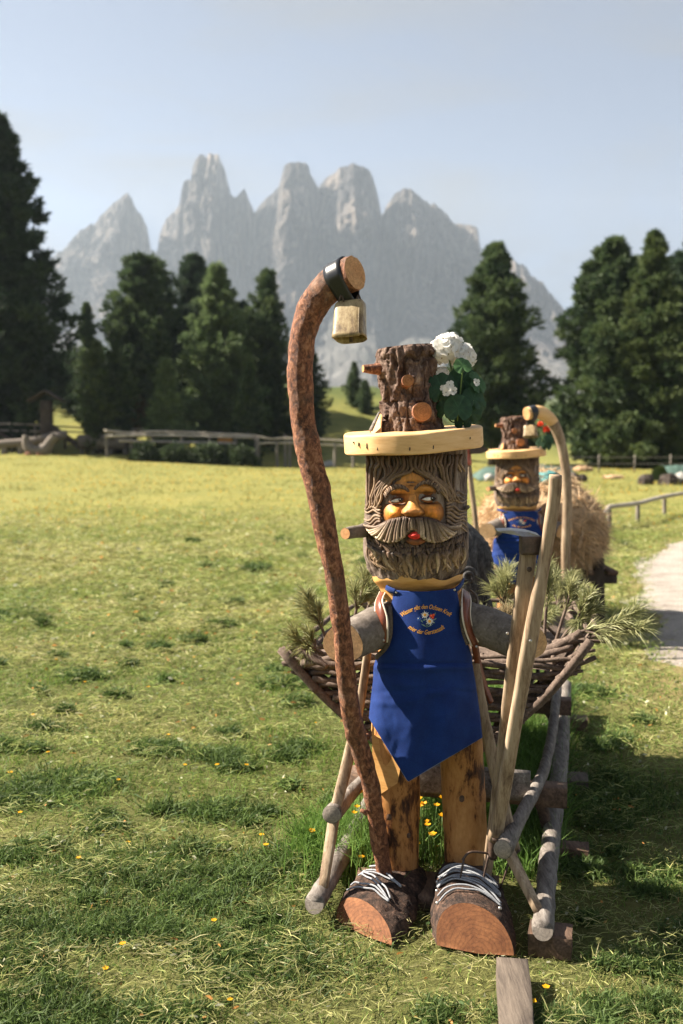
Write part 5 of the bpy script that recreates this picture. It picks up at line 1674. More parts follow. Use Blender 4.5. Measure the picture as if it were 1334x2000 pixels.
def cowbell(label, cpx, cpy, hw, hh, Y, loop_c, loop_r, loop_dir, band_w, drop, group=None):
    c = W(cpx, cpy, Y)
    sc = Y / F
    t = thing('cowbell', label, 'cowbell', c + [0, 0, hh * sc], group)
    # bell: flattened rounded box, slightly flared, open below
    n, m_ = 40, 12
    V = []
    for i in range(m_):
        s = i / (m_ - 1)
        z = hh * sc * (1 - 2 * s)
        kx = interp([(0, .80), (.05, .92), (.15, .96), (.7, .98), (1, 1.04)], s); ky = interp([(0, .45), (.06, .62), (.2, .72), (.7, .92), (1, 1.05)], s)
        for j in range(n):
            a = 2 * math.pi * j / n
            ce, se = math.cos(a), math.sin(a)
            e = 0.42
            x = math.copysign(abs(ce) ** e, ce) * hw * sc * kx
            y = math.copysign(abs(se) ** e, se) * hw * sc * .62 * ky
            V.append((x, y, z + .004 * hh / 38 * math.cos(2 * a) * (s > .95)))
    V = np.array(V)
    rz = Matrix.Rotation(R_(-20), 3, 'Z') @ Matrix.Rotation(R_(-3), 3, 'Y') @ Matrix.Rotation(R_(-13), 3, 'X')
    V = V @ np.array(rz).T + c
    f_ = grid_faces(m_, n, True); f_.append(tuple(range(n)))
    o = raw_mesh('bell', V, f_, M['bell'], t)
    so = o.modifiers.new('t', 'SOLIDIFY'); so.thickness = .0025; so.offset = -1
    o.data.set_sharp_from_angle(angle=R_(50))
    MB().tube([c, c + [.004, 0, -hh * sc * 1.12]], [.004, .006], 8).build('clapper', M['iron'], t)
    seam = V.reshape(m_, n, 3)
    MB().tube(seam[1:, n - 6] + np.array([.0, -.001, 0]), .0025, 6).build('seam', M['bell'], o)
    for s_ in (-1, 1):
        p = c + np.array([s_ * hw * sc * .55, 0, hh * sc])
        MB().tube(crom([p + [-.008, 0, -.006], p + [0, 0, .016], p + [.008, 0, -.006]], 8), .0028, 6).build('lug', M['iron'], t)
    # strap: band round the crook, hanging down to the bell
    lc = np.array(loop_c, float); ld = np.array(loop_dir, float); ld /= np.linalg.norm(ld)
    up = np.array([0, 0, 1.0]) - ld * ld[2]; up /= np.linalg.norm(up); sd_ = np.cross(ld, up)
    n = 48; V = []
    for j in range(n):
        a = 2 * math.pi * j / n
        x, z = math.sin(a), math.cos(a)
        r_ = loop_r
        zz_ = z * r_ if z > -0.2 else -0.2 * r_ + (z + .2) / .8 * (drop - .2 * r_)
        xx_ = x * r_ * (1 if z > -.2 else 1 - .35 * ((-.2 - z) / .8))
        for w_ in (-.5, -.25, 0, .25, .5):
            V.append(lc + sd_ * xx_ + up * zz_ + ld * (w_ * band_w * (1 - .25 * max(0, -z))))
    o = raw_mesh('strap', np.array(V), grid_faces(n, 5)+[((n-1)*5+i, (n-1)*5+i+1, i+1, i) for i in range(4)], M['strap'], t)
    so = o.modifiers.new('t', 'SOLIDIFY'); so.thickness = .004; so.offset = 1
    return t
i0 = 141
cowbell('worn brass cowbell on black leather strap hanging from tall crook', 683.5, 625, 30, 38, 3.13, CP[i0] + [0, 0, 0], CR[i0] * 1.04 + .002, CT[i0], .062, CR[i0] * 1.75, 'cowbells')

# ================================================================== HAT FLOWERS
def leaf_mesh(name, c, nrm, up, r_, parent, col, col2, seed, mat='leaf'):
    nrm = np.array(nrm, float); nrm /= np.linalg.norm(nrm)
    up = np.array(up, float); up -= nrm * (up @ nrm); up /= np.linalg.norm(up); sd_ = np.cross(up, nrm)
    n, k = 44, 7
    V = []; C = []
    for i in range(k + 1):
        q_ = i / k
        for j in range(n):
            a = 2 * math.pi * j / n - math.pi / 2        # notch at the bottom
            da = abs(math.atan2(math.sin(a + math.pi / 2), math.cos(a + math.pi / 2)))
            rr_ = r_ * q_ * (1 + .07 * abs(math.sin(4.5 * (a + math.pi / 2))) + .03 * math.sin(9 * a + seed)) * (1 - .55 * math.exp(-(da / .22) ** 2))
            h = .10 * r_ * q_ ** 2 * math.cos(2 * a + seed) + .07 * r_ * q_ * abs(math.sin(3.5 * (a + math.pi / 2))) - .12 * r_ * q_ ** 2
            V.append(np.array(c) + sd_ * math.cos(a) * rr_ + up * math.sin(a) * rr_ + nrm * h)
            vein = math.exp(-(math.sin(3.5 * (a + math.pi / 2)) / .16) ** 2) * .5
            band = .35 * math.exp(-((q_ - .6) / .14) ** 2)
            cc = np.array(col) * (1 - band * .5) + (np.array(col2) - np.array(col)) * vein
            C.append(cc)
    f_ = grid_faces(k + 1, n, True)
    return raw_mesh(name, np.array(V), f_, M[mat], parent, True, np.array(C))

def floret(mb, c, nrm, r_, col, cen, r):
    nrm = np.array(nrm, float); nrm /= np.linalg.norm(nrm)
    u = np.cross(nrm, r.normal(0, 1, 3)); u /= np.linalg.norm(u); v = np.cross(nrm, u)
    a0 = r.uniform(0, 6.28)
    for k in range(5):
        a = a0 + k * 1.2566
        d = u * math.cos(a) + v * math.sin(a); e = -u * math.sin(a) + v * math.cos(a)
        L_ = r_ * r.uniform(.85, 1.15); wv = L_ * .46; lift = r.uniform(.0, .35)
        ring_ = []
        for (t, w_) in ((.12, .25), (.45, .85), (.78, 1.0), (1.0, .55)):
            h = lift * t * L_ - .25 * L_ * max(0, t - .7)
            ring_.append(c + d * L_ * t - e * wv * w_ + nrm * (h + .05 * L_)); ring_.append(c + d * L_ * t + nrm * h); ring_.append(c + d * L_ * t + e * wv * w_ + nrm * (h + .05 * L_))
        f_ = []
        for i in range(3):
            f_ += [(i * 3, i * 3 + 1, i * 3 + 4, i * 3 + 3), (i * 3 + 1, i * 3 + 2, i * 3 + 5, i * 3 + 4)]
        mb.add(np.array(ring_), f_, np.array(col) * r.uniform(.9, 1.05))
    mb.tube([c, c + nrm * r_ * .2], [r_ * .07, r_ * .03], 5, True, np.tile(np.array(cen), (2, 1)))

def geranium(label, root, leaves, heads, singles, col, YG, group=None, nfl=34):
    r = np.random.default_rng(12)
    t = thing('geranium', label, 'flowers', root, group)
    for i, (px, py, r_, dy, nx, nz, lt) in enumerate(leaves):
        c = W(px, py, YG + dy)
        dark, pale = np.array((0.020, 0.058, 0.026)), np.array((0.075, 0.17, 0.055))
        cl = dark * (1 - lt) + pale * lt
        lf = leaf_mesh('leaf', c, (nx, -1, nz), (.1 * math.sin(i * 2.1), 0, 1), r_ * YG / F, t, cl, cl * 1.9 + .01, i)
        st = MB(); st.tube(crom([c - np.array([0, 0, .15 * r_ * YG / F]), (c + root) / 2 + [0, .01, -.01], np.array(root) + [0, 0, .01]], 10), .0026, 6, True, np.tile(np.array((.13, .22, .07)), (10, 1)))
        st.build('leaf_stalk', M['leaf'], lf, col=True)
    for (px, py, r_, n_) in heads:
        c = W(px, py, YG); R = r_ * YG / F
        mb = MB()
        for k in range(n_):
            z = 1 - 1.75 * (k + .5) / n_; a = k * 2.39996
            d = np.array([math.cos(a) * math.sqrt(max(0, 1 - z * z)), math.sin(a) * math.sqrt(max(0, 1 - z * z)), z])
            floret(mb, c + d * R * r.uniform(.72, .92), d + r.normal(0, .18, 3), R * .42, col, (.30, .22, .05), r)
        o = mb.build('blossom_head', M['petal'], t, col=True)
        st = MB(); st.tube(crom([c, c * .5 + np.array(root) * .5 + [.01, 0, 0], np.array(root)], 10), .003, 6, True, np.tile(np.array((.11, .17, .06)), (10, 1)))
        st.build('stalk', M['leaf'], o, col=True)
    for (px, py, r_, dy, nx) in singles:
        mb = MB(); floret(mb, W(px, py, YG + dy), (nx, -1, .2), r_ * YG / F, col, (.30, .22, .05), r)
        mb.build('blossom', M['petal'], t, col=True)
    return t
geranium('white geranium with dark round leaves on the log hat', W(893, 832, YM - .10),
         [(862, 757, 29, -.05, -.2, .25, .05), (905, 740, 27, -.02, .1, .35, .02), (904, 714, 17, -.075, .1, .55, .75), (895, 797, 26, -.09, 0, .3, .10), (925, 778, 22, -.06, .35, .2, .03),
          (935, 752, 17, -.05, .6, .5, .45), (920, 806, 22, -.05, .3, .0, .02), (878, 775, 20, -.045, -.1, .1, .0), (905, 823, 17, -.05, .2, -.2, .0), (868, 800, 18, -.05, -.4, .1, .0), (890, 765, 22, -.03, .1, .1, .02), (928, 736, 12, -.04, .7, .8, .5), (938, 790, 14, -.03, .6, .1, .1)],
         [(873, 682, 31, 44), (905, 697, 25, 30), (862, 730, 15, 16)],
         [(878, 752, 9, -.10, -.1), (871, 766, 8, -.10, -.2), (885, 764, 8, -.105, .1), (873, 758, 7, -.098, -.3), (930, 747, 7, -.07, .5), (866, 758, 6, -.09, -.5)], (.84, .83, .80), YM - .06, 'hat flowers')
b = MB(); 

# ================================================================== TOOLS LEANING ON THE RIGHT ARM
def plank_handle(name, pts, thick, mat, parent, n=40, sides=14):
    """pts: (px,py,halfwidth px,Y)"""
    P = crom([W(a, b_, y_) for a, b_, w_, y_ in pts], n)
    rr = crom([[w_ / F * y_] for a, b_, w_, y_ in pts], n)[:, 0]
    T, N, B = frames(P)
    # wide direction faces the camera sideways
    sdv = np.cross(T, np.array([0, -1.0, 0])); sdv /= np.linalg.norm(sdv, axis=1)[:, None]
    fw = np.cross(sdv, T)
    V = []
    for i in range(n):
        for j in range(sides):
            a = 2 * math.pi * j / sides
            x = math.copysign(abs(math.cos(a)) ** .6, math.cos(a)); y = math.copysign(abs(math.sin(a)) ** .6, math.sin(a))
            V.append(P[i] + sdv[i] * rr[i] * x + fw[i] * rr[i] * thick * y)
    V = np.array(V)
    V += .003 * (fbm(V * 18, 2) - .5)[:, None]
    f_ = grid_faces(n, sides, True); f_.append(tuple(range(sides - 1, -1, -1))); f_.append(tuple((n - 1) * sides + j for j in range(sides)))
    return raw_mesh(name, V, f_, M[mat], parent)

pick = thing('pickaxe', 'old pickaxe with broad wooden handle leaning on the log arm', 'pickaxe', W(948, 1728, 3.42))
plank_handle('handle', [(1036, 1052, 16, 3.20), (1028, 1110, 16.5, 3.20), (1009, 1246, 14.5, 3.22), (991, 1392, 13.5, 3.25), (975, 1520, 12, 3.28), (960, 1640, 11, 3.32), (948, 1728, 9, 3.36)], .62, 'wood_handle', pick)
sk = MB(); sk.beam(W(1036, 1082, 3.19), W(1036, 1047, 3.19), .064, .062, side=(1, 0, 0)); sk.build('iron_socket', M['iron'], pick)
bl = MB()
A = [W(972, 1037, 3.22), W(1000, 1036, 3.20), W(1030, 1039, 3.18), W(1054, 1046, 3.17)]
A2 = [W(972, 1039, 3.22), W(1000, 1044, 3.20), W(1020, 1048, 3.18), W(1054, 1056, 3.17)]
Vb = np.vstack([[a for a in A], [a for a in A2], [a + [.0, .055, .004] for a in A], [a + [0, .055, 0] for a in A2]])
bl.add(Vb, [(i, i + 1, 5 + i, 4 + i) for i in range(3)] + [(8 + i, 12 + i, 13 + i, 9 + i) for i in range(3)] + [(i, 8 + i, 9 + i, i + 1) for i in range(3)] + [(4 + i, 5 + i, 13 + i, 12 + i) for i in range(3)] + [(0, 4, 12, 8), (3, 11, 15, 7)])
bl.build('blade', M['steel'], pick, False)
for px, py in ((1034, 1112), (991, 1237)):
    MB().disc(W(px, py, 3.175 if py < 1200 else 3.19), (0, -1, 0), .0085 if py < 1200 else .005, 12, 3, dome=.003).build('bolt', M['iron'] if py < 1200 else M['nail'], pick)

fork = thing('hay_fork', 'long-handled iron fork standing tines down beside the pickaxe', 'fork', W(955, 1735, 3.40))
plank_handle('handle', [(1085, 928, 12, 3.12), (1081, 980, 12.5, 3.13), (1061, 1108, 12, 3.15), (1036, 1246, 15, 3.17), (1010, 1392, 13.5, 3.20), (986, 1530, 14, 3.24), (966, 1640, 14, 3.28)], .9, 'wood_handle', fork)
sk = MB(); sk.tube(crom([W(968, 1630, 3.275), W(962, 1675, 3.30)], 8), np.linspace(.024, .015, 8), 12); sk.build('socket', M['iron'], fork)
MB().tube(crom([W(903, 1680, 3.27), W(920, 1664, 3.28), W(962, 1668, 3.30), (W(1000, 1672, 3.30)), W(1014, 1660, 3.30)], 20), .0042, 8).build('crossbar', M['iron'], fork)
for pts in ([(906, 1678, 3.27), (900, 1710, 3.26), (896, 1738, 3.28)], [(955, 1668, 3.30), (945, 1712, 3.30), (940, 1740, 3.32)], [(998, 1672, 3.30), (986, 1710, 3.30), (976, 1738, 3.32)]):
    MB().tube(crom([W(*q_) for q_ in pts], 10), np.linspace(.0042, .0025, 10), 7).build('tine', M['iron'], fork)
MB().disc(W(1036, 1252, 3.135), (0, -1, 0), .0055, 12, 3, dome=.003).build('screw', M['nail'], fork)

# ================================================================== SLED
AX = np.array([0.243, 1.0, 0.0]); AX /= np.linalg.norm(AX)      # backwards along the sled
LV = np.array([AX[1], -AX[0], 0.0])                              # to the right
def SL(lat, back, z):
    """sled coordinates: lat from the middle line, back from its front end"""
    return np.array([0.307, 3.27, 0.0]) + LV * lat + AX * back + np.array([0, 0, z])
sled = thing('wooden_sled', 'weathered horn sled carrying the wicker basket behind the man', 'sled', SL(0, 0, 0))
for s in (-1, 1):
    g = .375 * s
    pts = [SL(g, -.14, .085), SL(g, .0, .085), SL(g, .35, .09), SL(g + .01, .9, .12), SL(g + .02, 1.5, .135), SL(g + .015, 2.2, .14), SL(g + .02, 2.75, .16)]
    rr = crom([[.033], [.034], [.036], [.037], [.037], [.036], [.035]], 50)[:, 0]
    mb = MB(); mb.tube(crom(pts, 50), rr, 14, True, wob=.16, seed=s + 4); rn = mb.build('runner', M['wood_grey'], sled)
    MB().disc(SL(g, -.142, .085), -AX + [0, 0, .3], .032, 18, 5).build('cut_end', M['end_grey'], rn, ring=True)
    # upper side rail ending in a sawn knob
    g2 = .30 * s
    f0 = SL(.24, -.03, .29) if s > 0 else SL(-.345, -.02, .35)
    pts = [f0, f0 * .6 + SL(g2 + .03 * s, .65, .30) * .4, SL(g2 + .03 * s, .65, .30), SL(g2 + .045 * s, .95, .285), SL(g2 + .055 * s, 1.4, .275), SL(g2 + .06 * s, 2.15, .30)]
    rr = crom([[.033], [.026], [.023], [.023], [.023], [.023]], 50)[:, 0]
    mb = MB(); mb.tube(crom(pts, 50), rr, 14, True, wob=.14, seed=s + 9); rl = mb.build('side_rail', M['wood_grey'], sled)
    MB().disc(f0 - AX * .001, -AX, .032, 18, 5, dome=.006).build('cut_end', M['end_grey'], rl, ring=True)
    # front strut and pulling shaft
    mb = MB(); mb.beam(f0 + AX * .05, SL(g - .01 * s, -.07, .10), .036, .026, taper=.8); mb.build('front_strut', M['wood_handle'], sled)
    if s > 0:
        plank_handle('pull_shaft', [(925, 1292, 11, 3.46), (945, 1400, 11.5, 3.42), (975, 1540, 13, 3.38), (1004, 1664, 13.5, 3.33)], .8, 'wood_handle', sled)
    else:
        plank_handle('pull_shaft', [(719, 1268, 8, 3.50), (704, 1370, 9, 3.48), (677, 1495, 11.5, 3.42), (654, 1586, 11, 3.36)], .8, 'wood_handle', sled)
    # curved braces from the cross beams to the runner
    for bk in (.66, 1.95):
        mb = MB(); mb.tube(crom([SL(g2 - .08 * s, bk, .25), SL(g2 + .02 * s, bk + .02, .21), SL(g - .01 * s, bk - .02, .10)], 10), np.linspace(.028, .022, 10), 8, True, wob=.1); mb.build('brace', M['wood_brown'], sled)
for bk, z, mt in ((.62, .255, 'wood_brown'), (1.95, .25, 'wood_brown')):
    mb = MB(); mb.beam(SL(-.44, bk, z), SL(.435, bk, z), .085, .08); mb.build('cross_beam', M[mt], sled)
mb = MB(); mb.beam(SL(-.30, .48, .33), SL(.30, .48, .33), .035, .11); cp = mb.build('end_board', M['wood_grey'], sled)
MB().disc(SL(.02, .459, .345), -AX, .014, 14, 3).build('drilled_hole', M['bell_in'], cp, ring=True)
# support blocks and boards on the ground
def block(label, a, b_, w_, h_, mat, name='wood_block'):
    o = MB().beam(a, b_, w_, h_, jit=.002).build(name, M[mat], None, auto=40)
    return tag(o, label, 'wood block')
block('reddish wood block under the front end of the right runner', SL(.33, -.09, .03), SL(.465, -.09, .03), .10, .08, 'wood_brown')
block('small reddish block wedged under the right runner midway', SL(.40, .60, .03), SL(.52, .60, .03), .09, .08, 'wood_brown')
block('pale board lying crosswise under the sled', SL(-.5, 1.45, .03), SL(.52, 1.45, .03), .13, .045, 'wood_plank', 'board')
block('brown block under the back of the sled', SL(.15, 2.35, .04), SL(.52, 2.35, .04), .12, .09, 'wood_brown')
pk = np.array([[.655, 3.14], [.42, 2.2]])
o = MB().beam(np.array([*G(1000, 1908)[:2], .035]), np.array([*G(998, 2100)[:2], .035]) + [.02, 0, 0], .096, .05, side=(1, 0, 0), jit=.0015).build('board', M['wood_plank'], None, auto=40)
tag(o, 'grey weathered board lying on the grass at the bottom picture edge', 'board')

# ================================================================== WICKER BASKET
# boat-shaped crib: end panels are U-shaped, long sides curve between them
bk0, bk1 = .60, 2.0
basket = thing('wicker_basket', 'wide boat-shaped wicker basket of woven twigs on the sled', 'basket', SL(.03, 1.2, .30))
def rim(u, bk):
    """u in -1..1 across the U, returns sled point"""
    a = u * math.pi / 2
    x = math.sin(a)
    lat = .02 + .60 * math.copysign(abs(x) ** 1.0, x)
    z = .36 + .40 * (1 - math.cos(a)) ** 0.95
    return SL(lat, bk, z + .05 * max(0, abs(u) - .9) * 10 * .3)
lt, rt = W(560, 1274, 4.02), W(1143, 1262, 3.74)
def endpt(u, bk):
    k = (bk - bk0) / (bk1 - bk0)
    L_ = lt + AX * (bk - bk0) * (1 + .0); R0 = rt + AX * (bk - bk0)
    mid = SL(0.02, bk, .36)
    t = (u + 1) / 2
    top_ = L_ * (1 - t) + R0 * t
    s = abs(u) ** 1.75
    p = top_.copy()
    p[2] = mid[2] * (1 - s) + top_[2] * s
    return p
for bk, nm in ((bk0, 'end_hoop'), (bk1, 'end_hoop')):
    for sgn in (-1, 1):
        us = np.linspace(0.02, 1.03, 14) * sgn
        P = np.array([endpt(u, bk - .03) for u in us])
        MB().tube(P, np.linspace(.015, .018, 14), 9, True, wob=.3, seed=sgn + 2).build(nm, M['twig'], basket)
rb_ = np.random.default_rng(3)
def weave(P, r_, name='twig'):
    MB().tube(P, r_ * np.linspace(1.1, .75, len(P)), 7, True, wob=.25, seed=rb_.integers(99)).build(name, M['twig'], basket)
# end panels
for bk in (bk0, bk1):
    nz_ = 17 if bk == bk0 else 9
    for k in range(nz_):
        s = (k + .6) / nz_
        z = .37 + (0.80 - .37) * s
        umax = min(1.0, (max(s, .01)) ** (1 / 1.75)) + rb_.uniform(-.02, .04)
        n = 16
        P = []
        sag = rb_.uniform(-.01, .012)
        for u in np.linspace(-umax, umax, n):
            p = endpt(u, bk)
            top_ = endpt(math.copysign(1, u), bk)
            p[2] = z + sag * (1 - u * u) + .007 * math.sin(u * 16 + k * math.pi)
            p = p + AX * (.012 * math.sin(u * 22 + k * math.pi) + rb_.normal(0, .003)) - AX * .03 * (1 - u * u)
            P.append(p)
        weave(crom(P, 40), rb_.uniform(.010, .0145))
    for u in np.linspace(-.8, .8, 8):
        a = endpt(u, bk); top_ = endpt(u, bk); top_[2] = .82 + rb_.uniform(-.03, .02)
        weave(crom([a, (a + top_) / 2 + AX * .006, top_], 8), .011, 'upright_stake')
# long sides
for sgn in (-1, 1):
    for k in range(12):
        u = sgn * (.30 + .70 * (k + .5) / 12)
        P = [endpt(u, bk) + LV * sgn * (.06 * math.sin(math.pi * (bk - bk0) / (bk1 - bk0)) + .008 * math.sin(bk * 16 + k * math.pi)) for bk in np.linspace(bk0 - .04, bk1 + .04, 12)]
        weave(crom(P, 30), rb_.uniform(.010, .015))
# rough ends of twigs knotted at the rim corners
for sgn in (-1, 1):
    for k in range(9):
        a = endpt(sgn * rb_.uniform(.80, 1.0), bk0 + rb_.uniform(-.02, .14)) + [0, 0, rb_.uniform(-.02, .03)]
        d = np.array([sgn * rb_.uniform(.04, .14), rb_.uniform(-.05, .06), rb_.uniform(.0, .09)])
        weave(crom([a - d * .8, a + [0, 0, .01], a + d], 8), rb_.uniform(.008, .016), 'twig_end')
# thick sticks lying along the front rim
for (x0, y0, x1, y1, r_) in ((590, 1296, 700, 1272, .016), (640, 1300, 760, 1292, .014), (930, 1296, 1060, 1285, .016), (1010, 1290, 1120, 1262, .018), (1060, 1275, 1135, 1235, .020), (1085, 1260, 1125, 1245, .022), (600, 1282, 668, 1300, .018), (585, 1268, 640, 1302, .013)):
    weave(crom([W(x0, y0, 3.86), W((x0 + x1) / 2, (y0 + y1) / 2 + 3, 3.82), W(x1, y1, 3.80)], 12), r_, 'loose_stick')
# loose litter filling
nu, nv = 40, 30
V = []
for i in range(nu):
    u = -0.9 + 1.8 * i / (nu - 1)
    for j in range(nv):
        bk = bk0 + .03 + (bk1 - bk0 - .06) * j / (nv - 1)
        p = endpt(u, bk); p[2] = .70 + .07 * math.cos(u * 1.5) + .08 * (fbm(np.array([[u * 4, bk * 4, 1.]]), 3)[0] - .5)
        V.append(p)
tag(raw_mesh('litter_fill', np.array(V), grid_faces(nu, nv), M['twig'], basket), kind='stuff')

# ---- pine sprigs
def sprig(label, ctl, r, nside=6, col=((.16, .18, .075), (.40, .39, .19)), group=None, L_need=.075, dens=1.0, droop=0.0):
    """main stem through ctl, side shoots, long soft needles in brushes"""
    P = crom(ctl, 20)
    t = thing('pine_sprig', label, 'pine sprig', P[0], group)
    st = MB(); st.tube(P, np.linspace(.008, .0035, 20), 7)
    ax_ = []
    T = np.gradient(P, axis=0); T /= np.linalg.norm(T, axis=1)[:, None]
    for i in range(8, 20):
        ax_.append((P[i], T[i]))
    for k in range(max(3, int(nside * .65))):
        i = int(r.uniform(7, 17))
        d = T[i] + r.normal(0, .55, 3); d[2] += .15; d /= np.linalg.norm(d)
        L_ = np.linalg.norm(P[-1] - P[0]) * r.uniform(.25, .45)
        Q = crom([P[i], P[i] + d * L_ * .6 + [0, 0, .01], P[i] + d * L_ + [0, 0, .02]], 10)
        st.tube(Q, np.linspace(.005, .0025, 10), 6)
        TQ = np.gradient(Q, axis=0); TQ /= np.linalg.norm(TQ, axis=1)[:, None]
        for i2 in range(3, 10):
            ax_.append((Q[i2], TQ[i2]))
    st.build('stem', M['twig'], t)
    nn2 = int(14 * dens)
    C0 = np.repeat(np.array([a[0] for a in ax_]), nn2, 0); D0 = np.repeat(np.array([a[1] for a in ax_]), nn2, 0)
    n = len(C0)
    rd = r.normal(0, 1, (n, 3)); rd -= D0 * (rd * D0).sum(1)[:, None]; rd /= np.linalg.norm(rd, axis=1)[:, None]
    d = D0 * r.uniform(.7, 1.3, (n, 1)) + rd * r.uniform(.35, .95, (n, 1)); d /= np.linalg.norm(d, axis=1)[:, None]
    L_ = L_need * r.uniform(.7, 1.2, (n, 1))
    sd_ = np.cross(d, r.normal(0, 1, (n, 3))); sd_ /= np.linalg.norm(sd_, axis=1)[:, None]
    w_ = .0016
    C0 = C0 + D0 * r.uniform(-.01, .01, (n, 1))
    mid = C0 + d * L_ * .5 + [0, 0, .004]; tip = C0 + d * L_ + np.array([0, 0, -.012]) * r.uniform(0, 1.5, (n, 1))
    V = np.stack([C0 - sd_ * w_, C0 + sd_ * w_, mid + sd_ * w_, mid - sd_ * w_, tip], 1).reshape(-1, 3)
    b0 = np.arange(n)[:, None] * 5
    Fq = np.concatenate([b0 + np.array([[0, 1, 2]]), b0 + np.array([[0, 2, 3]]), b0 + np.array([[3, 2, 4]])], 0)
    k = r.uniform(0, 1, (n, 1)); c = np.array(col[0]) * (1 - k) + np.array(col[1]) * k
    raw_mesh('needles', V, Fq, M['sprig'], t, False, np.repeat(c, 5, 0))
    return t
r4 = np.random.default_rng(21)
GS = 'pine sprigs heaped in the basket'
sprig('long pine sprig reaching far out right over the basket rim', [W(1090, 1256, 3.85), W(1130, 1235, 3.82), W(1180, 1228, 3.80), W(1232, 1230, 3.78)], r4, 9, L_need=.085)
sprig('pine sprig pointing up right from the right basket corner', [W(1098, 1248, 3.95), W(1115, 1225, 3.95), W(1140, 1205, 3.95), W(1160, 1192, 3.95)], r4, 7)
sprig('drooping pine sprig tuft behind the fork handle', [W(1085, 1255, 4.15), W(1100, 1205, 4.15), W(1112, 1175, 4.15), W(1125, 1168, 4.15)], r4, 6)
sprig('upright pine sprig close beside the fork handle', [W(1062, 1270, 4.2), W(1066, 1200, 4.2), W(1070, 1165, 4.2), W(1068, 1138, 4.2)], r4, 7)
sprig('bushy pine sprig between grey carving and pickaxe handle', [W(985, 1250, 4.6), W(984, 1200, 4.6), W(985, 1165, 4.6), W(982, 1145, 4.6)], r4, 8, L_need=.09)
sprig('dry pale pine sprig low beside the right log arm', [W(975, 1270, 4.0), W(985, 1235, 4.0), W(990, 1205, 4.0)], r4, 5, col=((.26, .20, .11), (.42, .34, .20)))
sprig('pine sprig fanning out left of the crook', [W(640, 1270, 4.0), W(632, 1235, 4.0), W(618, 1210, 4.0), W(600, 1195, 4.0)], r4, 8)
sprig('pine sprig rising between crook and log arm', [W(690, 1250, 4.1), W(694, 1200, 4.1), W(705, 1170, 4.1), W(725, 1158, 4.1)], r4, 8)
sprig('low pine sprig over the left basket corner', [W(650, 1290, 3.9), W(625, 1272, 3.9), W(600, 1262, 3.9), W(582, 1258, 3.9)], r4, 7, col=((.13, .14, .05), (.30, .29, .12)))
sprig('brownish pine sprig behind the left log arm', [W(715, 1215, 4.3), W(718, 1190, 4.3), W(728, 1170, 4.3), W(745, 1165, 4.3)], r4, 6, col=((.18, .14, .06), (.33, .27, .13)))
for k in range(9):
    a = endpt(r4.uniform(-.75, .8), r4.uniform(.75, 1.85)); a[2] = .74
    d = np.array([r4.uniform(-.18, .18), r4.uniform(-.1, .1), r4.uniform(.06, .20)])
    sprig('cut pine sprig lying in the heap inside the basket', [a, a + d * .5 + [0, 0, .02], a + d], r4, 6, group=GS)

# ---- grey carved figure rising behind the man's right shoulder
gc = thing('grey_carving', 'weathered grey carved root figure behind the man at the basket', 'sculpture', SL(.04, 1.62, .62))
cz = W(905, 1190, 5.0)
prof_c = [(1015, 8), (1030, 26), (1050, 44), (1075, 56), (1100, 62), (1130, 62), (1155, 54), (1172, 56), (1200, 66), (1230, 70), (1290, 70)]
nr, nc = 80, 90
V = []
ccx = W(895, 1100, 5.0)[0]
for i in range(nr):
    py = 1015 + (1290 - 1015) * i / (nr - 1)
    z = W(895, py, 5.0)[2]; R0 = interp(prof_c, py) * 5.0 / F
    for j in range(nc):
        a = 2 * math.pi * j / nc
        R = R0 * (1 + .10 * math.sin(2 * a + 1)) + .010 * math.sin(a * 22 + 6 * math.sin(z * 14)) * (1 if py > 1060 else .4) * min(1, R0 / .08)
        V.append((ccx + R * math.cos(a), 5.0 + R * math.sin(a), z))
V = np.array(V); V += .014 * (fbm(V * 16, 3) - .5)[:, None]
fcs = grid_faces(nr, nc, True); fcs.append(tuple(range(nc)))
raw_mesh('carved_body', V, fcs, M['carve_grey'], gc)
# round ear-like swirl and brow
sw = MB()
c = W(912, 1125, 4.83)
P = [c + np.array([math.cos(q_) * .042 * (1 - q_ / 16), -.004 * q_, math.sin(q_) * .042 * (1 - q_ / 16)]) for q_ in np.linspace(0, 11, 50)]
sw.tube(P, np.linspace(.013, .006, 50), 8); sw.build('carved_swirl', M['carve_grey'], gc)
hd = MB()
for k in range(12):
    x0 = 905 + k * 4.2
    hd.tube(crom([W(x0, 1140, 4.86 + .012 * (k - 4) * (k > 4)), W(x0 - 2, 1158, 4.85 + .012 * (k - 4) * (k > 4)), W(x0 + 1, 1178, 4.85 + .012 * (k - 4) * (k > 4))], 8), np.linspace(.009, .005, 8), 6)
hd.build('carved_locks', M['carve_grey'], gc)

# ================================================================== SECOND MAN, HIS CROOK AND THE HAY
O2 = np.array([W(1020, 900, 8.05)[0], 8.05, 0.03])
man2 = copy_tree(man)
man2.location = tuple(O2)
man2.scale = (0.985, 0.985, 0.905)
man2.rotation_euler = (0, 0, R_(-3))
for ch in man2.children:
    if ch.name.startswith('apron'):
        ch.scale = (1.24, 1.06, 1.0)
man2['label'] = 'smaller carved log man in blue apron in front of the hay'
ROOT[man2.name] = O2
Y2 = 7.7
PATH2 = [(1108, 1215, 8), (1106, 1160, 8.5), (1105, 1080, 9), (1108, 1000, 9.5), (1106, 930, 9.5), (1099, 880, 9.5), (1088, 842, 10.5), (1073, 817, 12), (1052, 805, 13), (1028, 808, 12.5)]
Z2 = [7.75, 7.73, 7.7, 7.68, 7.66, 7.64, 7.62, 7.6, 7.57, 7.53]
ck2, CP2, CR2, CT2 = crook('smooth brown crook with pale peeled end beside the smaller man', PATH2, Z2, 1, 5.0, None, 'wood_handle', .74)
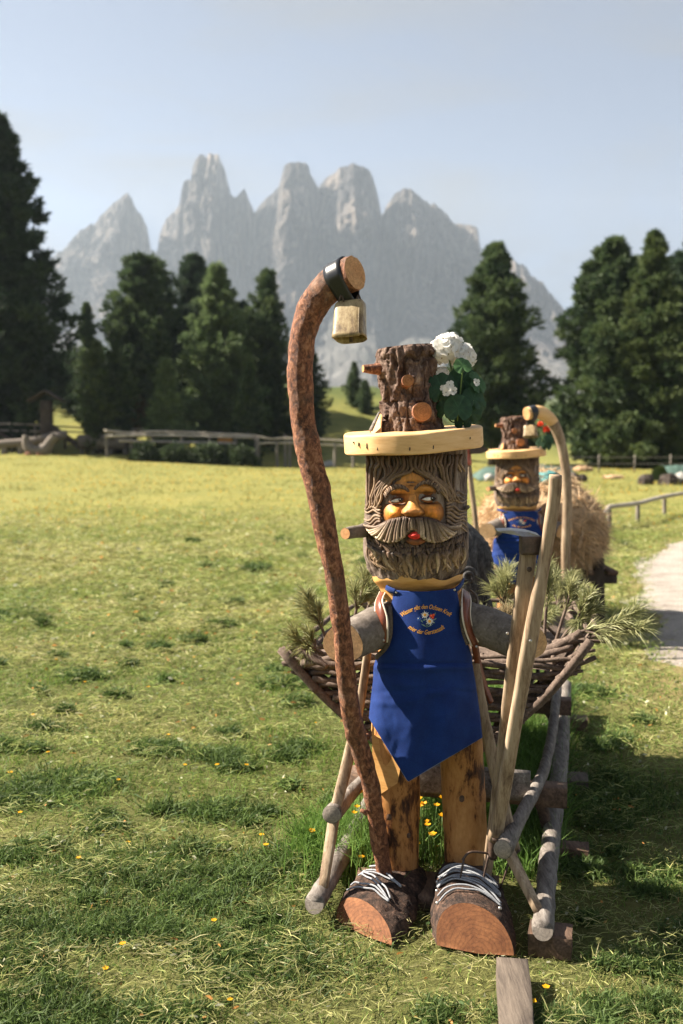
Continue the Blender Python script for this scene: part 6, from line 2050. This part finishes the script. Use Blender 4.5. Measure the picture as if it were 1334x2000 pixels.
cowbell('small dull cowbell on the crook in front of the smaller hat', 1036, 842, 12.5, 12, 7.55, CP2[56], CR2[56] * 1.06, CT2[56], .055, CR2[56] * 1.3, 'cowbells')
geranium('red geranium on the smaller man\'s hat behind the pale crook end', W(1058, 872, 7.86),
         [(1062, 862, 11, 0, -.2, .3, .1), (1072, 858, 10, 0, .4, .3, .1), (1055, 866, 9, 0, -.4, .2, .0), (1068, 870, 10, 0, .2, 0, .0)], [(1067, 838, 7, 14), (1056, 828, 6, 12)], [], (.62, .05, .015), 7.86, 'hat flowers')
fk = thing('garden_hoe', 'hoe with red top and dark blade held by the smaller man', 'hoe', W(938, 1180, 7.6))
MB().tube(crom([W(940, 1190, 7.6), W(932, 1050, 7.55), W(922, 960, 7.55), (W(915, 905, 7.55))], 14), .020, 10).build('handle', M['wood_handle'], fk)
MB().tube(crom([W(915, 908, 7.55), W(912, 872, 7.55)], 5), .026, 10).build('red_socket', M['red_paint'], fk)
bl = MB(); bl.add(np.array([W(918, 876, 7.5), W(945, 872, 7.5), W(956, 880, 7.5), W(940, 886, 7.5), W(918, 887, 7.5), W(918, 876, 7.58), W(945, 872, 7.58), W(956, 880, 7.58), W(940, 886, 7.58), W(918, 887, 7.58)]), [(0, 1, 2, 3, 4), (9, 8, 7, 6, 5)] + [(i, 5 + i, 5 + (i + 1) % 5, (i + 1) % 5) for i in range(5)])
bl.build('blade', M['iron'], fk, False)

# hay heap on a low rack
YH = 8.75
hc = np.array([W(1056, 1030, YH)[0], YH, .84])
rack = thing('hay_rack', 'dark wooden rack carrying the heap of hay', 'rack', (hc[0], YH, 0))
for dx in (-.42, .42):
    for dy in (-.45, .45):
        MB().beam((hc[0] + dx, YH + dy, -.05), (hc[0] + dx * .95, YH + dy, .62), .08, .08, side=(1, 0, 0)).build('leg', M['wood_dark'], rack)
for dy in (-.45, .45):
    MB().beam((hc[0] - .55, YH + dy, .45), (hc[0] + .55, YH + dy, .45), .07, .08).build('cross_bar', M['wood_dark'], rack)
for k in range(6):
    MB().beam((hc[0] - .5 + k * .2, YH - .55, .51), (hc[0] - .5 + k * .2, YH + .55, .51), .08, .035).build('slat', M['wood_brown'], rack)
hay = thing('hay_heap', 'big shaggy heap of golden hay behind the smaller man', 'hay heap', (hc[0], YH, .53))
n_, m2_ = 40, 60
a, e = np.meshgrid(np.linspace(0, 2 * math.pi, m2_, endpoint=False), np.linspace(-1.35, 1.5, n_))
d = np.stack([np.cos(a) * np.cos(e), np.sin(a) * np.cos(e), np.sin(e)], -1)
k = .84 + .30 * fbm(d * 2.6 + 3, 4)
dim = np.array([.52, .70, .47])
Vh = hc + d * dim * k[..., None]
hv_ = np.tile(np.array((.52, .37, .22)), (n_ * m2_, 1)) * (0.75 + .5 * fbm(Vh.reshape(-1, 3) * 5, 3))[:, None]
raw_mesh('mound', Vh.reshape(-1, 3), grid_faces_np(n_, m2_, True), M['hay'], hay, True, hv_)
r5 = np.random.default_rng(8)
n = 16000
dd = r5.normal(0, 1, (n, 3)); dd /= np.linalg.norm(dd, axis=1)[:, None]
kk = .84 + .30 * fbm(dd * 2.6 + 3, 4)
p0 = hc + dd * dim * kk[:, None] * .99
tan = np.cross(dd, r5.normal(0, 1, (n, 3))); tan /= np.linalg.norm(tan, axis=1)[:, None]
dirv = tan * .5 + dd * r5.uniform(.05, .45, (n, 1)) + np.array([0, 0, -.75]) * r5.uniform(.3, 1, (n, 1)) * (np.abs(dd[:, 2:3]) < .8)
dirv /= np.linalg.norm(dirv, axis=1)[:, None]
L_ = r5.uniform(.07, .20, (n, 1)); sd_ = np.cross(dirv, r5.normal(0, 1, (n, 3))); sd_ /= np.linalg.norm(sd_, axis=1)[:, None]; w_ = .0028
V = np.stack([p0 - sd_ * w_, p0 + sd_ * w_, p0 + dirv * L_ * .6 + sd_ * w_, p0 + dirv * L_ * .6 - sd_ * w_, p0 + dirv * L_ + [0, 0, -.02]], 1).reshape(-1, 3)
b0 = np.arange(n)[:, None] * 5
Fq = np.concatenate([b0 + [[0, 1, 2]], b0 + [[0, 2, 3]], b0 + [[3, 2, 4]]], 0)
c = np.array((.57, .41, .25)) * r5.uniform(.55, 1.45, (n, 1))
tag(raw_mesh('stalks', V, Fq, M['hay'], hay, False, np.repeat(c, 5, 0)), kind='stuff')
# rolled teal blanket beside the head
V = []
c = W(1072, 943, 8.5)
a, e = np.meshgrid(np.linspace(0, 2 * math.pi, 28, endpoint=False), np.linspace(-1.5, 1.5, 20))
d = np.stack([np.cos(a) * np.cos(e), np.sin(a) * np.cos(e), np.sin(e)], -1)
V = c + d * np.array([.12, .12, .11]) * (.85 + .08 * np.sin(e * 9) + .2 * fbm(d * 3, 2))[..., None]
o = raw_mesh('teal_bundle', V.reshape(-1, 3), grid_faces(20, 28, True), M['teal'], None); tag(o, 'teal cloth bundle on the hay beside the smaller head', 'cloth bundle')

# ================================================================== GRASS AND FLOWERS
def blade_mesh(name, P, dirv, L_, w_, col, bendv, mat='grass', parent=None):
    n = len(P)
    sd_ = np.cross(dirv, rng.normal(0, 1, (n, 3))); sd_ /= np.linalg.norm(sd_, axis=1)[:, None] + 1e-9
    mid = P + dirv * L_[:, None] * .55
    tip = P + dirv * L_[:, None] + bendv * L_[:, None]
    s1 = sd_ * w_[:, None]
    V = np.stack([P - s1 * .7, P + s1 * .7, mid + s1, mid - s1, tip], 1).reshape(-1, 3)
    b0 = np.arange(n)[:, None] * 5
    Fq = np.concatenate([b0 + [[0, 1, 2]], b0 + [[0, 2, 3]], b0 + [[3, 2, 4]]], 0)
    return raw_mesh(name, V, Fq, M[mat], parent, False, np.repeat(col, 5, 0))

# sample the meadow densely near, sparsely far
def sample(n, y0, y1, power, extra=1.3):
    u = rng.random(n)
    y = (y0 ** power + u * (y1 ** power - y0 ** power)) ** (1 / power)
    x = (rng.random(n) * 2 - 1) * (0.37 * y + extra)
    return x, y
def patch(x, y, s, seed):
    return fbm(np.stack([x * s, y * s, x * 0 + seed], -1), 3)

# mown clippings lying about
n = 330000
x, y = sample(n, 1.9, 26.0, 0.62)
pd_ = path_dist(x, y)
heap = patch(x, y * 1.4, 1.6, 2.5); swath = patch(x * .5 + y * .3, y * 1.1, 1.0, 7.5)
keep = (pd_ > -.12 + .45 * (rng.random(n))) & (rng.random(n) < 1 - sstep(12, 26, y)) & (rng.random(n) < .45 + .9 * sstep(.35, .65, swath))
x, y, heap, swath = x[keep], y[keep], heap[keep], swath[keep]
n = len(x)
az = rng.normal(0.5, .9, n) + 2.2 * (patch(x, y, .8, 4.4) - .5) + np.where(rng.random(n) < .5, math.pi, 0)
el = np.abs(rng.normal(.12, .22, n))
dirv = np.stack([np.cos(az) * np.cos(el), np.sin(az) * np.cos(el), np.sin(el)], -1)
sc_ = np.clip(y / 4.0, .8, 3.2)
hp_ = .075 * sstep(.50, .74, patch(x, y * 1.3, 2.6, 2.5)) + .045 * sstep(.52, .75, patch(x, y, 6.5, 8.5))
near_boot = (x > -.12) & (x < .75) & (y > 2.75) & (y < 3.7)
z = gz(x, y) + rng.random(n) ** .7 * (.020 + hp_) * np.clip(sc_, 1, 1.5) * np.where(near_boot, .45, 1)
L_ = rng.uniform(.02, .080, n) * sc_ ** .6 * np.where(near_boot, .75, 1); w_ = rng.uniform(.0008, .0017, n) * sc_ ** 1.05
fleck = rng.random(n) < .045
L_ = np.where(fleck, L_ * .4, L_); w_ = np.where(fleck, w_ * 3.6, w_)
straw, dry, olive, gr = np.array((.50, .45, .24)), np.array((.47, .44, .18)), np.array((.31, .345, .10)), np.array((.105, .20, .045))
t1 = rng.random(n)[:, None]; t2 = np.clip(sstep(.35, .65, swath) + rng.normal(0, .3, n), 0, 1)[:, None]
col = (gr * (1 - t1) + olive * t1) * (1 - t2) + np.where(t1 > .75, straw, dry * (1 - t1) + olive * t1) * t2
col = np.where(fleck[:, None], np.where(rng.random((n, 1)) < .35, np.array((.46, .46, .32)), np.where(rng.random((n, 1)) < .3, np.array((.44, .21, .06)), np.array((.10, .17, .055)))), col)
col *= rng.uniform(.6, 1.3, (n, 1))
bend = np.stack([rng.normal(0, .18, n), rng.normal(0, .18, n), rng.normal(-.08, .1, n)], -1)
tag(blade_mesh('grass_clippings', np.stack([x, y, z], -1), dirv, L_, w_, col, bend), 'mown grass clippings strewn over the meadow', 'grass', kind='stuff')

# short living stubble
n = 300000
x, y = sample(n, 1.9, 26.0, 0.66)
pd_ = path_dist(x, y); tuft = patch(x, y, 2.4, 11.5)
keep = (pd_ > -.15 + .45 * rng.random(n)) & (rng.random(n) < 1 - sstep(12, 26, y)) & (rng.random(n) < .35 + 1.2 * sstep(.42, .68, tuft))
x, y, tuft = x[keep], y[keep], tuft[keep]; n = len(x)
az = rng.uniform(0, 6.28, n); el = np.clip(rng.normal(1.05, .3, n), .3, 1.5)
dirv = np.stack([np.cos(az) * np.cos(el), np.sin(az) * np.cos(el), np.sin(el)], -1)
sc_ = np.clip(y / 4.0, .8, 3.0)
nb2_ = (x > -.15) & (x < .75) & (y > 2.8) & (y < 3.7)
L_ = (rng.uniform(.015, .045, n) + .05 * sstep(.6, .8, tuft) * rng.random(n)) * sc_ ** .4 * np.where(nb2_, .7, 1); w_ = rng.uniform(.0012, .0024, n) * sc_ ** .85
t1 = rng.random((n, 1)); col = np.array((.070, .14, .028)) * (1 - t1) + np.array((.20, .28, .055)) * t1
far_y = sstep(5, 13, y)[:, None]
col = col * (1 - .5 * far_y) + np.array((.31, .30, .080)) * .5 * far_y
bend = np.stack([rng.normal(0, .2, n), rng.normal(0, .2, n), rng.normal(-.1, .1, n)], -1)
tag(blade_mesh('grass', np.stack([x, y, gz(x, y) - .004], -1), dirv, L_, w_, col, bend), 'short green grass stubble of the mown meadow', 'grass', kind='stuff')

# coarse sward farther out
n = 70000
y = 15 + 42 * rng.random(n) ** .8; x = (rng.random(n) * 2 - 1) * (.42 * y + 3)
tu = patch(x, y * 1.6, .8, 21.5)
keep = (path_dist(x, y) > .3) & (rng.random(n) < .15 + sstep(.45, .65, tu)); x, y, tu = x[keep], y[keep], tu[keep]; n = len(x)
az = rng.uniform(0, 6.28, n); el = np.clip(rng.normal(.8, .35, n), .1, 1.5)
dirv = np.stack([np.cos(az) * np.cos(el), np.sin(az) * np.cos(el), np.sin(el)], -1)
t1 = np.clip(rng.random((n, 1)) * .7 + .3 * tu[:, None], 0, 1); col = np.array((.09, .13, .035)) * (1 - t1) + np.array((.34, .30, .09)) * t1
tag(blade_mesh('meadow_grass', np.stack([x, y, gz(x, y) - .01], -1), dirv, rng.uniform(.05, .14, n) * (1 + .8 * sstep(.6, .75, tu)), rng.uniform(.004, .009, n) * (y / 20) ** .5, col, np.stack([rng.normal(0, .2, n), rng.normal(0, .2, n), rng.normal(-.1, .1, n)], -1)), 'uneven yellow-green sward of the far meadow', 'grass', kind='stuff')

# darker leafy tufts left standing in the mown field
XS, YS_ = [], []
spots = [(30, 1205, .18), (160, 1322, .10), (310, 1465, .11), (120, 1540, .2), (330, 1770, .3), (470, 1715, .10), (60, 1560, .15), (420, 1590, .12), (215, 1700, .25), (590, 1690, .2), (1180, 1560, .3), (550, 1340, .10), (430, 1480, .10), (40, 1830, .22), (520, 1880, .25)]
r9 = np.random.default_rng(77)
for _ in range(230):
    spots.append((r9.uniform(-250, 1500), 2050 - 1000 * r9.random() ** 1.3, r9.uniform(.025, .085)))
for (px, py, r_) in spots:
    g = G(px, py); k = int(1500 * r_ / .2)
    if path_dist(np.array([g[0]]), np.array([g[1]]))[0] < .4 or (-.15 < g[0] < .8 and 2.8 < g[1] < 3.7): continue
    XS.append(g[0] + rng.normal(0, r_ * .7, k)); YS_.append(g[1] + rng.normal(0, r_ * .5, k))
x, y = np.concatenate(XS), np.concatenate(YS_); n = len(x)
az = rng.uniform(0, 6.28, n); el = np.clip(rng.normal(.95, .35, n), .2, 1.5)
dirv = np.stack([np.cos(az) * np.cos(el), np.sin(az) * np.cos(el), np.sin(el)], -1)
sc_ = np.clip(y / 4, .8, 3)
t1 = rng.random((n, 1)); col = np.array((.045, .085, .024)) * (1 - t1) + np.array((.13, .19, .05)) * t1
tag(blade_mesh('grass_tufts', np.stack([x, y, gz(x, y)], -1), dirv, rng.uniform(.03, .08, n) * sc_ ** .6, rng.uniform(.0016, .0034, n) * sc_, col, np.stack([rng.normal(0, .3, n), rng.normal(0, .3, n), rng.normal(-.2, .1, n)], -1)), 'dark green tufts missed by the mower', 'grass', kind='stuff')

# tall uncut grass under the sled and round the legs
XS, YS_, HS = [], [], []
for k in range(16000):
    lat = rng.uniform(-.42, .42); bk = rng.uniform(.38, 3.0) ** 1.0
    p = SL(lat, bk, 0)
    XS.append(p[0]); YS_.append(p[1]); HS.append(rng.uniform(.08, .26) * (1 if bk > .9 else .75))
for k in range(3500):
    p = W(720, 1650, 3.6); XS.append(p[0] + rng.normal(-.06, .10)); YS_.append(3.80 + rng.normal(0, .12)); HS.append(rng.uniform(.08, .24))
x, y, h = np.array(XS), np.array(YS_), np.array(HS); n = len(x)
az = rng.uniform(0, 6.28, n); el = np.clip(rng.normal(1.25, .18, n), .6, 1.55)
dirv = np.stack([np.cos(az) * np.cos(el), np.sin(az) * np.cos(el), np.sin(el)], -1)
t1 = rng.random((n, 1)); col = np.array((.075, .155, .032)) * (1 - t1) + np.array((.18, .29, .062)) * t1
tag(blade_mesh('tall_grass', np.stack([x, y, gz(x, y) - .01], -1), dirv, h, rng.uniform(.0014, .0028, n), col, np.stack([rng.normal(0, .22, n), rng.normal(0, .22, n), rng.normal(-.12, .08, n)], -1)), 'tall uncut grass under the sled and round the legs', 'grass', kind='stuff')

# meadow flowers far away: too many to count
n = 3000
y = 9 + rng.random(n) ** .8 * 46; x = (rng.random(n) * 2 - 1) * (.42 * y + 2)
pf = patch(x, y, .25, 3.1); keep = (path_dist(x, y) > .8) & (rng.random(n) < sstep(.42, .62, pf) + .12)
x, y = x[keep], y[keep]; n = len(x)
mb_c = np.stack([x, y, gz(x, y) + .05], -1); s = .014 * np.clip(y / 14, .8, 1.8)
off = np.array([(1, 0, 0), (0, 1, 0), (-1, 0, 0), (0, -1, 0), (0, 0, 1.2), (0, 0, -.7)])
V = (mb_c[:, None, :] + off[None] * s[:, None, None]).reshape(-1, 3)
b0 = np.arange(n)[:, None] * 6
Fq = np.concatenate([b0 + [q_] for q_ in ([0, 1, 4], [1, 2, 4], [2, 3, 4], [3, 0, 4], [1, 0, 5], [2, 1, 5], [3, 2, 5], [0, 3, 5])], 0)
tc_ = rng.random((n, 1)); col = np.array((.60, .42, .03)) * tc_ + np.array((.55, .30, .03)) * (1 - tc_)
tag(raw_mesh('meadow_flowers', V, Fq, M['petal'], None, False, np.repeat(col, 6, 0)), 'yellow flowers dotted over the far meadow', 'flowers', kind='stuff')

# buttercups near enough to count
def buttercup():
    t = thing('buttercup', '', 'flower', (0, 0, 0))
    mb = MB(); rr_ = np.random.default_rng(1)
    for k in range(5):
        a = k * 1.2566
        d = np.array([math.cos(a), math.sin(a), 0]); e = np.array([-math.sin(a), math.cos(a), 0])
        R_l = .011
        q_ = [d * .001, d * R_l * .55 - e * R_l * .55 + [0, 0, .004], d * R_l + [0, 0, .007], d * R_l * .55 + e * R_l * .55 + [0, 0, .004]]
        mb.add(np.array(q_) + [0, 0, .16], [(0, 1, 2, 3)], (.78, .40, .012))
    mb.build('blossom', M['petal'], t, col=True)
    mb = MB(); mb.tube(crom([(0, 0, -.01), (.006, .002, .08), (0, 0, .161)], 7), .0013, 5, True, np.tile(np.array((.10, .17, .045)), (7, 1)))
    mb.build('stem', M['leaf'], t, col=True)
    return t
proto = buttercup()
fl = [(640 + 0, 1640), (665, 1500)]
bcs = []
r6 = np.random.default_rng(31)
def bc(px, py, h):
    """blossom at picture position, standing on ground behind"""
    g = G(px, py + h * 480)
    return (g[0], g[1], h)
for (px, py) in ((837, 1540), (857, 1533), (868, 1555), (830, 1556), (856, 1570), (818, 1595), (835, 1612), (863, 1592), (864, 1612), (852, 1625), (817, 1645), (835, 1642), (858, 1660), (875, 1640), (870, 1655), (822, 1570), (845, 1602), (815, 1580), (840, 1570), (872, 1575)):
    p = W(px, py, 3.66 + r6.uniform(-.12, .25)); bcs.append((p[0], p[1], p[2], 'buttercup blooming between the two wooden legs', 'buttercups between the legs'))
for (px, py) in ((690, 1598), (687, 1585), (696, 1575), (604, 1617), (634, 1628), (643, 1657), (693, 1665), (708, 1672), (720, 1650), (640, 1680), (727, 1660), (672, 1620), (700, 1540)):
    p = W(px, py, 3.62 + r6.uniform(-.1, .3)); bcs.append((p[0], p[1], p[2], 'buttercup left of the crook foot', 'buttercups left of the crook'))
for (px, py) in ((1030, 1973), (1040, 1968), (1025, 1995), (1066, 1938)):
    p = G(px, py + 20); bcs.append((p[0], p[1], .05, 'buttercup beside the board at the bottom edge', 'buttercups by the board'))
for (px, py) in ((250, 1655), (205, 1905), (165, 1335), (470, 1322), (360, 1500), (95, 1475), (20, 1515), (480, 1500), (520, 1660), (418, 1810), (155, 1685), (40, 1595), (617, 1417), (200, 1265), (110, 1290), (380, 1285), (330, 1440), (230, 1530), (125, 1530), (512, 1640), (425, 1500), (65, 1400), (290, 1345), (240, 1858), (450, 1970), (1105, 1585), (1120, 1685)):
    p = G(px, py + 8); bcs.append((p[0], p[1], .04, 'single buttercup lying low in the mown grass', 'buttercups in the mown grass'))
for i, (x, y, z, lb, gp) in enumerate(bcs):
    o = proto if i == 0 else copy_tree(proto)
    g0 = float(gz(x, y))
    hh = max(z - g0, .03)
    o.location = (x, y, g0)
    sxy = r6.uniform(1.1, 1.6) * (.8 if hh < .06 else 1)
    o.scale = (sxy, sxy, hh / .165)
    o.rotation_euler = (r6.normal(0, .06), r6.normal(0, .06), r6.uniform(0, 6))
    o['label'] = lb; o['group'] = gp; o['category'] = 'flower'
